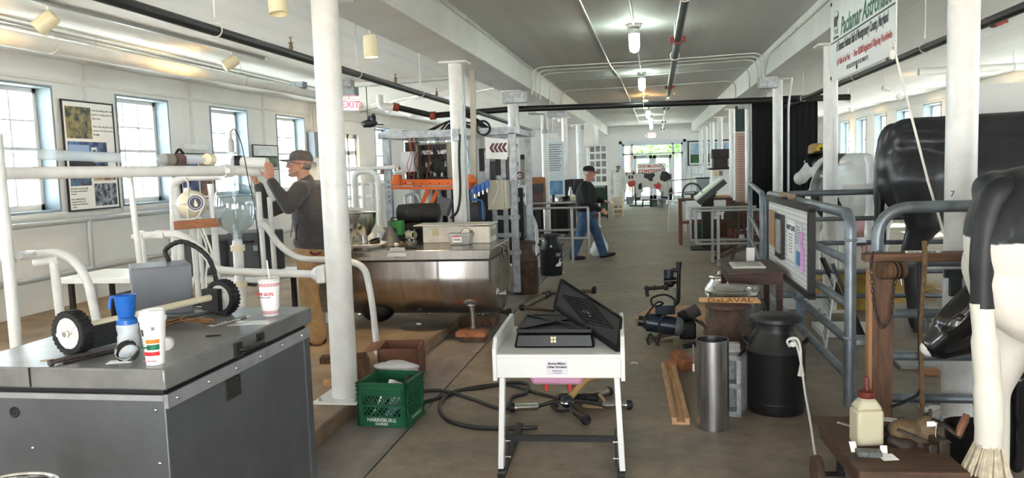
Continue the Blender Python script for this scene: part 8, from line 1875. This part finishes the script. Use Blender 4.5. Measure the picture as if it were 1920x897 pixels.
for z in (0.36, 0.46, 0.57): P('back_slat', MB().box((0,0.14,z), (0.28,0.02,0.035)), chf, cx)
for x in (-0.06, 0.06): P('back_spindle', MB().box((x,0.14,0.46), (0.03,0.02,0.2)), chf, cx)
for y in (-0.13,): P('stretcher', MB().box((0,y,0.1), (0.28,0.02,0.03)), chf, cx)
# mannequin in white coat
mn = thing('mannequin', 'mannequin in a long white coat and white cap near the end doors', 'mannequin', V(-1.14, 27.0, 0.0)); on = mn.location
coat_m = M('coat_white', (224,224,218), 0.8, var=0.06)
PM('coat', blob_mesh('coat', [(on+V(0,0,1.2), 0.15, on+V(0,0,0.9), 0.16), ('e', on+V(0,0,1.18), (0.2,0.14,0.2)), (on+V(0,0,0.9), 0.17, on+V(0,0,0.36), 0.21), (on+V(-0.19,0,1.3), 0.075, on+V(-0.25,-0.02,0.98), 0.06), (on+V(-0.25,-0.02,0.98), 0.058, on+V(-0.22,-0.1,0.74), 0.05), (on+V(0.19,0,1.3), 0.075, on+V(0.25,-0.02,0.98), 0.06), (on+V(0.25,-0.02,0.98), 0.058, on+V(0.24,-0.1,0.74), 0.05), (on+V(-0.17,0,1.32), 0.07, on+V(0.17,0,1.32), 0.07)], 0.022, 3, on), coat_m, mn)
hpm, Tm, Rm = head_prims(on+V(0.02,-0.01,1.5), (0.5,-1,0.0), s=0.95)
PM('body', blob_mesh('body', hpm+[(on+V(0,0,1.3), 0.06, on+V(0.015,0,1.45), 0.05), (on+V(0,0,1.3), 0.1, on+V(0,0,0.9), 0.1), (on+V(-0.08,0,0.9), 0.08, on+V(-0.09,0,0.1), 0.045), (on+V(0.08,0,0.9), 0.08, on+V(0.09,0,0.1), 0.045), (on+V(-0.09,0,0.05), 0.05, on+V(-0.09,-0.14,0.04), 0.04), (on+V(0.09,0,0.05), 0.05, on+V(0.09,-0.14,0.04), 0.04)]+hand_prims(on+V(-0.22,-0.11,0.72), (0,-0.1,-1), (-1,0,0), 0.3, 0.95, 1)+hand_prims(on+V(0.24,-0.11,0.72), (0,-0.1,-1), (1,0,0), 0.3, 0.95, -1), 0.012, 2, on), M('mannequin_skin', (150,120,100), 0.5), mn)
cap(mn, Tm, Rm, coat_m, black_pl)
P('tie', MB().prism([(-0.03,0),(0.03,0),(0.012,-0.02),(0.03,-0.04),(-0.03,-0.04),(-0.012,-0.02)], on+V(0,-0.16,1.36), (1,0,0), (0,0,1), 0.01), black_pl, mn, world=True)
for z in (1.2, 1.05, 0.9): P('button', MB().sph(on+V(0.0,-0.172-(1.2-z)*0.05,z), 0.013, 8, 5), black_pl, mn, world=True)
# cow cutout and contest sign
cY = 30.0
cut = thing('cow_cutout', 'flat painted cow board with red lips and black patches near the end doors', 'cutout', V(-0.15, cY, 0.0))
def cpx(pts): return [((x-1215)/1480*30.6/1.0, (384-y)/1480*30.6+0.10) for x, y in pts]
outl = [(1176,334),(1173,328),(1178,326),(1183,329),(1189,325),(1193,330),(1200,329),(1207,330),(1218,331),(1228,328),(1238,325),(1246,326),(1252,331),(1256,340),(1257,352),(1258,364),(1257,371),(1253,372),(1251,366),(1250,358),(1249,376),(1246,378),(1238,377),(1237,366),(1233,359),(1226,357),(1214,355),(1206,356),(1203,365),(1200,377),(1194,378),(1188,377),(1191,366),(1191,352),(1188,350),(1183,353),(1179,351),(1177,346),(1176,340)]
wcb = M('cutout_white', (206,204,196), 0.5)
P('board', MB().prism(cpx(outl), (0,0,0), (1,0,0), (0,0,1), -0.02), wcb, cut)
def patch(pts, mat, name='painted_patch'): P(name, MB().prism(cpx(pts), (0,-0.001,0), (1,0,0), (0,0,1), 0.002), mat, cut)
patch([(1208,331),(1226,330),(1228,334),(1223,340),(1224,344),(1219,345),(1214,340),(1208,338)], black_pl)
patch([(1240,327),(1250,329),(1256,340),(1252,345),(1244,346),(1237,343),(1236,338)], black_pl)
patch([(1200,348),(1204,347),(1204,357),(1200,360),(1197,356),(1198,350)], black_pl)
patch([(1180,344),(1190,342),(1193,346),(1190,353),(1183,354),(1179,350)], M('lip_red', (196,70,74), 0.5))
patch([(1224,351),(1230,350),(1234,347),(1239,352),(1237,359),(1229,358)], M('lip_red', (196,70,74), 0.5))
patch([(1252,362),(1256,355),(1258,365),(1256,373),(1252,373)], black_pl)
patch([(1194,373),(1201,373),(1201,378),(1194,378)], black_pl); patch([(1239,373),(1249,373),(1249,378),(1239,378)], black_pl)
for x in (1182, 1187): patch([(x-1.6,333),(x+1.6,333),(x+1.6,339),(x-1.6,339)], black_pl)
patch([(1174,329),(1177,328),(1178,332),(1175,333)], black_pl); patch([(1187,329),(1190,326),(1192,330),(1189,332)], black_pl)
lines = MB()
op = [V(x,-0.004,z) for x, z in cpx(outl)]; lines.tube(op, 0.010, 5, closed=True)
P('painted_outline', lines, black_pl, cut)
P('stand_foot', MB().bb(-0.7,0.75,-0.15,0.15,0.0,0.04).bb(-0.5,-0.44,0.0,0.04,0.04,0.5).bb(0.5,0.56,0.0,0.04,0.04,0.5), dark_metal, cut)
cs = thing('contest_sign', 'white sign board reading COW MILKING CONTEST behind the cow cutout', 'sign', V(0.02, 30.25, 0.0))
P('panel', MB().bb(-0.55,0.5,0.0,0.02,1.08,1.58), paper, cs); P('leg', MB().bb(-0.4,-0.36,0.0,0.03,0.0,1.1).bb(0.32,0.36,0.0,0.03,0.0,1.1), white_paint, cs)
TXT('lettering', 'COW MILKING', 0.15, ink_red, cs, cs.location+V(-0.12,-0.001,1.47), (1,0,0), (0,0,1), bold=0.004, sx=0.85); TXT('lettering', 'CONTEST', 0.19, ink_red, cs, cs.location+V(-0.12,-0.001,1.28), (1,0,0), (0,0,1), bold=0.006)
for x, z in ((0.33,1.5), (0.4,1.44), (0.36,1.38), (0.43,1.35)): P('spot', MB().lathe([(0,0),(0.03,0),(0.03,0.001),(0,0.001)], (x,-0.001,z), 12, (0,-1,0)), black_pl, cs)
st = thing('milking_stool', 'low dark stool in front of the cow cutout', 'stool', V(gz(1213,386,0).x, 29.3, 0.0))
P('seat', MB().box((0,0,0.25), (0.34,0.24,0.04)), dark_metal, st)
for sx in (-1, 1):
    for sy in (-1, 1): P('leg', MB().bar((sx*0.13,sy*0.08,0.23), (sx*0.17,sy*0.11,0.0), 0.04, 0.04), dark_metal, st)
S('grey_tub', MB().box(V(gz(1226,385,0).x, 29.5, 0.13), (0.3,0.3,0.26)), M('tub_slate', (110,114,116), 0.6), 'square grey tub beside the low stool', 'tub', bevel=0.02)
for i, (px, Y, lb) in enumerate(((1242, 29.2, 'galvanised pail under the cow cutout hind legs'), (1181, 31.5, 'grey pail by the left end-door sidelight'), (1271, 31.5, 'white lidded pail by the right end-door sidelight'))):
    t = thing('metal_pail', lb, 'pail', V(gz(px, 384, 0).x*(Y/gz(px,384,0).y), Y, 0.0))
    P('wall', MB().lathe([(0,0.0),(0.12,0),(0.16,0.28),(0.165,0.29),(0.15,0.28),(0.11,0.02),(0,0.02)], n=22), galv if i < 2 else white_pl, t); P('bail', MB().tube([(0.16*math.cos(a),0,0.28+0.06*math.sin(a)) for a in [PI*k/10 for k in range(11)]], 0.006, 5), dark_metal, t)
# ---- right far side
pn_ = thing('landscape_painting', 'large dark framed painting of green hills on the end wall', 'painting', V(2.25, YE-0.03, 1.42))
P('frame', MB().bb(-0.8,0.95,-0.03,0.03,0.0,1.02), black_pl, pn_); P('mat', MB().bb(-0.74,0.89,-0.034,-0.03,0.06,0.96), white_paint, pn_)
P('sky', MB().bb(-0.69,0.84,-0.037,-0.034,0.46,0.91), M('paint_sky', (120,160,196), 0.5, col2=(184,200,206), vscale=4), pn_); P('hills', MB().bb(-0.69,0.84,-0.037,-0.034,0.11,0.46), M('paint_green', (54,106,54), 0.5, col2=(36,70,40), vscale=5), pn_)
def barn(label, loc, s, rz=0):
    t = thing('barn_model', label, 'model barn', loc, rz); w, d, h = s; wl = M('barn_wall', (52,44,44), 0.6)
    P('wall', MB().box((0,0,h*0.25), (w,d,h*0.5)), wl, t)
    P('roof', MB().prism([(-d/2-0.04,h*0.5),(d/2+0.04,h*0.5),(d*0.36,h*0.78),(0,h),(-d*0.36,h*0.78)], (-w/2-0.03,0,0), (0,1,0), (0,0,1), w+0.06), M('barn_roof', (46,42,44), 0.6), t)
    for x in (-0.1*w, 0.22*w): 
        q = P('window', MB().box((x+0.12,-d/2-0.004,h*0.27), (0.11,0.01,0.2)), white_paint, t); P('pane', MB().box((x+0.12,-d/2-0.01,h*0.32), (0.07,0.006,0.06)).box((x+0.12,-d/2-0.01,h*0.21), (0.07,0.006,0.06)), black_pl, q)
    P('base_board', MB().box((0,0,-0.02), (w+0.25,d+0.25,0.04)), dark_metal, t)
    return t
barn('dark gabled model barn with white windows on the white plinth', V(1.98, 21.8, 1.42), (0.75,0.6,0.5))
pl2 = thing('display_plinth', 'white display plinth with small pictures under the model barn', 'plinth', V(1.98, 21.8, 0.0))
P('block', MB().bb(-0.42,0.42,-0.4,0.4,0.0,1.38), white_paint, pl2, bevel=0.005)
for x, z, m_ in ((-0.32,1.28,M('pic_yellow', (190,176,110), 0.5)), (-0.2,1.28,M('pic_grey', (110,110,106), 0.5)), (0.1,1.1,black_pl), (0.22,1.06,black_pl)): P('picture', MB().box((x,-0.404,z), (0.09,0.006,0.12)), m_, pl2)
sg = thing('dairy_sign', 'dark green hanging sign with a white D beside the column', 'sign', V(1.98, 16.9, 2.2))
P('panel', MB().bb(-0.28,0.42,-0.02,0.02,0.0,0.52), M('sign_green', (40,64,62), 0.5), sg); P('hanger', MB().cyl((-0.2,0,0.52), (-0.2,0,ZC-2.2), 0.006).cyl((0.35,0,0.52), (0.35,0,ZC-2.2), 0.006), conduit_w, sg)
TXT('lettering', 'Dairy', 0.3, paper, sg, sg.location+V(0.28,-0.021,0.17), (1,0,0), (0,0,1), shear=0.2)
bp3 = thing('tall_print_panel', 'tall pinkish text panel standing below the green sign', 'panel', V(1.9, 16.95, 0.0))
P('panel', MB().bb(-0.2,0.3,-0.02,0.02,0.2,2.18), M('panel_pink', (206,176,160), 0.6, var=0.06, vscale=12), bp3); P('foot', MB().bb(-0.2,0.3,-0.2,0.2,0.0,0.2), white_paint, bp3)
for k in range(36): P('text_line', MB().bb(-0.14,0.2-0.05*(k % 4),-0.023,-0.02,2.08-0.05*k,2.1-0.05*k), M('text_rose', (160,120,106), 0.7), bp3)
# slanted display
sd = thing('slanted_display', 'slanted grey interpretive display with a green strip', 'display', V(0.95, 15.0, 0.0))
A_, B_ = gy(1303, 374, 15.0)-sd.location, gy(1352, 334, 15.0)-sd.location
dv_ = (B_-A_); nv_ = V(-dv_.z, 0, dv_.x).normalized()
P('panel', MB().bar(A_, B_, 0.9, 0.04, nv_), M('disp_grey', (196,198,194), 0.4), sd, bevel=0.02); P('underside', MB().bar(A_-nv_*0.065, B_-nv_*0.065, 0.9, 0.09, nv_), black_pl, sd)
P('green_strip', MB().bar(lerp(A_,B_,0.25)+nv_*0.022+V(0,-0.3,0), lerp(A_,B_,0.75)+nv_*0.022+V(0,-0.3,0), 0.16, 0.006, nv_), M('strip_green', (150,200,120), 0.4), sd)
P('pedestal', MB().bb(-0.05,0.15,-0.2,0.2,0.0,(A_.z+B_.z)/2-0.05), dark_metal, sd); P('foot', MB().bb(-0.25,0.35,-0.3,0.3,0.0,0.03), dark_metal, sd)
for i, (px, Y, w, h, m_, lb) in enumerate(((1322,16.9,0.4,0.95,M('cab_green', (32,62,50), 0.5),'green exhibit cabinet behind the slanted display'), (1345,18.5,0.5,0.8,wood_old,'brown wooden chest behind the slanted display'), (1318,24.0,0.35,1.1,M('grey_blue', (140,150,156), 0.5),'blue grey exhibit case near the painting'), (1366,17.5,0.4,0.72,wood_old,'old wooden washer box near the pink panel'))):
    t = thing('exhibit_case', lb, 'case', V(gy(px, 380, Y).x, Y, 0.0)); P('body', MB().bb(-w/2,w/2,-0.25,0.25,0.0,h), m_, t, bevel=0.01); P('top', MB().bb(-w/2-0.02,w/2+0.02,-0.27,0.27,h,h+0.03), dark_metal if i != 1 else wood_raw, t)
    for k in range(2): P('door', MB().bb(-w/2+0.03+k*w/2,-0.03+k*w/2,-0.262,-0.25,0.06,h-0.06), m_, t)
S('flywheel_stand', MB().ring(V(gy(1298,378,16.5).x, 16.5, 0.96), 0.22, 0.02, (0.6,1,0), 26, 8).bar(V(gy(1298,378,16.5).x-0.15,16.6,0.96), V(gy(1298,378,16.5).x+0.15,16.4,0.96), 0.03, 0.03).cyl(V(gy(1298,378,16.5).x,16.5,0.0), V(gy(1298,378,16.5).x,16.5,0.96), 0.03), black_pl, 'black spoked iron wheel left of the slanted display', 'wheel')
tt = thing('notice_table', 'narrow dark table with white notices hanging from its front', 'table', V(0.92, 15.9, 0.0))
P('table_top', MB().bb(-0.42,0.6,-0.25,0.25,0.86,0.9), wood_old, tt)
for x in (-0.38, 0.56):
    for y in (-0.2, 0.2): P('leg', MB().bb(x-0.03,x+0.03,y-0.03,y+0.03,0.0,0.86), M('leg_redwood', (112,58,42), 0.5), tt)
P('rail', MB().bb(-0.38,0.56,-0.215,-0.195,0.42,0.47), M('leg_redwood', (112,58,42), 0.5), tt)
for x in (-0.14, 0.32): 
    q = P('notice', MB().bb(x-0.15,x+0.15,-0.26,-0.252,0.50,0.87), paper, tt)
    for k in range(6): P('text_line', MB().bb(x-0.1,x+0.1-0.03*(k % 2),-0.262,-0.26,0.74-0.035*k,0.75-0.035*k), M('ink_soft', (120,120,122), 0.7), q)
# barrel churn
chn2 = thing('barrel_churn', 'dark barrel churn on a splayed wooden stand by the handrail', 'churn', V(1.42, 13.6, 0.0))
bw_m = M('churn_wood', (74,54,42), 0.6, var=0.3, vscale=8, stretch=(1,8,8)); fw_ = M('churn_frame', (104,70,50), 0.6, var=0.3, vscale=8)
P('barrel', MB().lathe([(0.0,-0.24),(0.19,-0.24),(0.225,-0.1),(0.235,0.0),(0.225,0.1),(0.19,0.24),(0.0,0.24)], (0,0,0.70), 30, (0.35,1,0)), bw_m, chn2)
for z in (-0.17, -0.06, 0.06, 0.17): P('hoop', MB().lathe([(0.228-abs(z)*0.12,z-0.014),(0.234-abs(z)*0.12,z-0.014),(0.234-abs(z)*0.12,z+0.014),(0.228-abs(z)*0.12,z+0.014)], (0,0,0.70), 30, (0.35,1,0), cap=False), dark_metal, chn2)
for s in (-1, 1):
    P('stand_leg', MB().bar((s*0.02,-0.32,0.95), (s*0.05,-0.33,0.45), 0.05, 0.04, (0,1,0)).bar((s*0.05,-0.33,0.47), (s*0.16,-0.42,0.0), 0.05, 0.045, (0,1,0)), fw_, chn2)
    P('stand_leg', MB().bar((s*0.3,0.25,0.7), (s*0.32,0.3,0.0), 0.06, 0.05, (0,1,0)), fw_, chn2)
P('stand_seat', MB().box((0.0,-0.33,0.45), (0.26,0.14,0.05)), fw_, chn2); P('floor_rail', MB().bar((-0.4,-0.3,0.03), (0.3,0.3,0.2), 0.07, 0.05).bar((-0.35,0.3,0.03), (0.3,0.2,0.35), 0.06, 0.05), bw_m, chn2)
P('crank', MB().tube(rounded([(-0.1,-0.26,0.7),(-0.14,-0.4,0.7),(-0.14,-0.4,0.88)], 0.03), 0.012, 8), dark_metal, chn2)
S('red_box', MB().bb(1.5,1.78,11.2,11.5,0.0,0.22), M('red_dark', (110,28,32), 0.6), 'dark red box on the floor behind the far gate', 'box', bevel=0.006)
ch3 = thing('wooden_chair_frame', 'old wooden chair beside the churn behind the far gate', 'chair', V(1.72, 13.0, 0.0))
P('seat', MB().box((0,0,0.42), (0.34,0.34,0.04)), fw_, ch3); P('backrest', MB().box((0,0.16,0.72), (0.34,0.03,0.16)), fw_, ch3)
for sx in (-1, 1):
    for sy in (-1, 1): P('leg', MB().box((sx*0.14,sy*0.14,0.21 if sy < 0 else 0.4), (0.05,0.05,0.42 if sy < 0 else 0.8)), fw_, ch3)
# white railing and bench near end door
wr = thing('guard_rail', 'pale blue-grey guard rail before the right end of the doors', 'railing', V(1.0, 28.5, 0.0))
for z in (0.95, 0.5): P('rail', MB().cyl((-0.45,0,z), (0.55,0,z+0.05), 0.025), rail_m, wr)
for x in (-0.45, 0.55): P('post', MB().cyl((x,0,0.0), (x,0,0.97), 0.025), rail_m, wr)
wbn = thing('white_bench', 'slim white metal table near the guard rail', 'table', V(gz(1262,445,0).x+0.12, 18.6, 0.0))
P('top', MB().box((0,0,0.72), (0.36,0.6,0.025)), white_pl, wbn)
for sx in (-1, 1):
    for sy in (-1, 1): P('leg', MB().bar((sx*0.15,sy*0.26,0.71), (sx*0.2,sy*0.28,0.0), 0.02, 0.02), white_pl, wbn)
sh2 = thing('shelf_unit', 'pale blue metal shelf of exhibits under the painting', 'shelf', V(1.75, 30.5, 0.0))
for x in (-0.3, 0.3):
    for y in (-0.15, 0.15): P('upright', MB().box((x,y,0.75), (0.04,0.04,1.5)), M('shelf_blue', (176,196,206), 0.4), sh2)
for z in (0.3, 0.7, 1.1, 1.48): P('shelf', MB().box((0,0,z), (0.62,0.34,0.03)), M('shelf_blue', (176,196,206), 0.4), sh2)
S('shelf_jar', MB().lathe([(0,0),(0.09,0),(0.1,0.16),(0.07,0.24),(0.0,0.26)], V(1.72,30.5,1.117), 16), white_pl, 'white jar on the pale blue shelf', 'jar')
S('pendant_lantern', MB().lathe([(0.01,0.3),(0.02,0.28),(0.03,0.12),(0.06,0.08),(0.065,0.03),(0.0,0.02)], gy(1021, 233, 15.1)-V(0,0,0.2), 16).tube(rounded([gy(1021, 233, 15.1)+V(0,0,0.08), gy(1021, 214, 15.1), gy(990, 214, 15.1), gy(990, 206, 15.1), V(gy(990,206,15.1).x, 15.1, ZC)], 0.08), 0.018, 8), conduit_m, 'grey bent pipe with a dark bell end near the third column', 'pipe')
S('stop_valve', MB().ring((-1.985, 11.93, 1.5), 0.05, 0.012, (0,1,0), 18, 6).cyl((-1.985,11.93,1.5), (-1.995,12.02,1.5), 0.012), M('valve_maroon', (110,40,44), 0.5), 'maroon valve wheel on the conduit beside the third column', 'valve')
shf = thing('wall_shelf', 'long wall shelf of small red and dark objects below the far windows', 'shelf', V(-6.9, 24.0, 1.55))
P('board', MB().bb(-0.15,0.15,-4.5,4.5,0.0,0.03), wood_old, shf)
rs_ = random.Random(12)
for k in range(26):
    y = 19.7+0.34*k; h = rs_.uniform(0.08,0.24); m_ = rs_.choice([redp, dark_metal, white_pl, galv, M('copper_brown', (120,84,66), 0.5)])
    S('shelf_bottle', MB().lathe([(0,0),(0.05,0),(0.055,h*0.6),(0.02,h*0.8),(0.022,h),(0,h)], V(-6.9,y,1.581), 10), m_, 'small collectible on the long wall shelf, %s from the side door' % ORD[k], 'collectible', 'collectibles on the wall shelf')
# ================================================================ OUTDOORS
leaf_m = M('leaves', (96,150,52), 0.6, col2=(54,104,32), vscale=1.5); bark = M('bark', (92,76,62), 0.9, var=0.3)
def tree(label, loc, h, R_, seed):
    rs = random.Random(seed); t = thing('garden_tree', label, 'tree', loc, 0, 'trees outside the end doors')
    P('trunk', MB().tube([(0,0,0), (0.1,0,h*0.4), (0,0.1,h*0.7)], [0.18,0.13,0.07], 8), bark, t)
    mb = MB()
    for k in range(2600):
        a, b, q = rs.uniform(0,2*PI), rs.uniform(-1,1), rs.random()**0.4; s = math.sqrt(1-b*b)
        c = V(R_*q*s*math.cos(a), R_*q*s*math.sin(a), h*0.62+R_*0.75*q*b); u = V(rs.uniform(-1,1),rs.uniform(-1,1),rs.uniform(-1,1)).normalized(); w_ = u.orthogonal().normalized(); L_ = rs.uniform(0.10,0.2)
        mb.add([c-u*L_, c+w_*L_*0.5, c+u*L_, c-w_*L_*0.5], [(0,1,2,3)])
    P('crown', mb, leaf_m, t, ang=0, kind='stuff')
for i, (x, y, h, r) in enumerate(((-3.3,42,6.0,2.4), (1.0,44,5.6,2.1), (5.0,42,6,2.3), (-1.3,50,8.0,3.2), (5.2,51,8,3.2), (-8,50,8,3.2))):
    tree('leafy green tree outside the end doors, %s' % ('first','second','third','fourth','fifth','sixth')[i], V(x, y, -0.2), h, r, 30+i)
for i, (x, y) in enumerate(((-2.3,38.0), (0.1,39.0), (2.3,38.0))): tree('low leafy shrub outside the end doors, %s' % ORD[i], V(x, y, -0.2), 3.2, 0.92, 50+i)
def house(label, loc, s, col, wins):
    t = thing('outbuilding', label, 'building', loc); w, d, h = s
    P('wall', MB().box((0,0,h/2), (w,d,h)), col, t); P('roof', MB().prism([(-w/2-0.3,h),(w/2+0.3,h),(0,h+1.6)], (0,d/2+0.2,0), (1,0,0), (0,0,1), d+0.4), M('roof_grey', (150,152,156), 0.7), t)
    for y, z in wins:
        q = P('window', MB().box((w/2+0.01,y,z), (0.06,0.9,1.5)), M('frame_paint', (236,238,240), 0.6), t); P('pane', MB().box((w/2+0.045,y,z), (0.01,0.7,1.3)), M('far_pane', (150,164,176), 0.2), q)
house('white farm building with tall windows seen through the left windows', V(-16, 15, -0.2), (5, 22, 3.8), M('siding_white', (238,240,242), 0.8), [(-8,1.9),(-5,1.9),(-2,1.9),(1,1.9),(4,1.9),(7,1.9)])
S('gravel_lot', MB().bb(-12.5, -7.8, -4, 34, -0.2, -0.17), M('lot_pale', (222,218,208), 0.9), 'pale gravel yard outside the left windows', 'yard', kind='stuff')
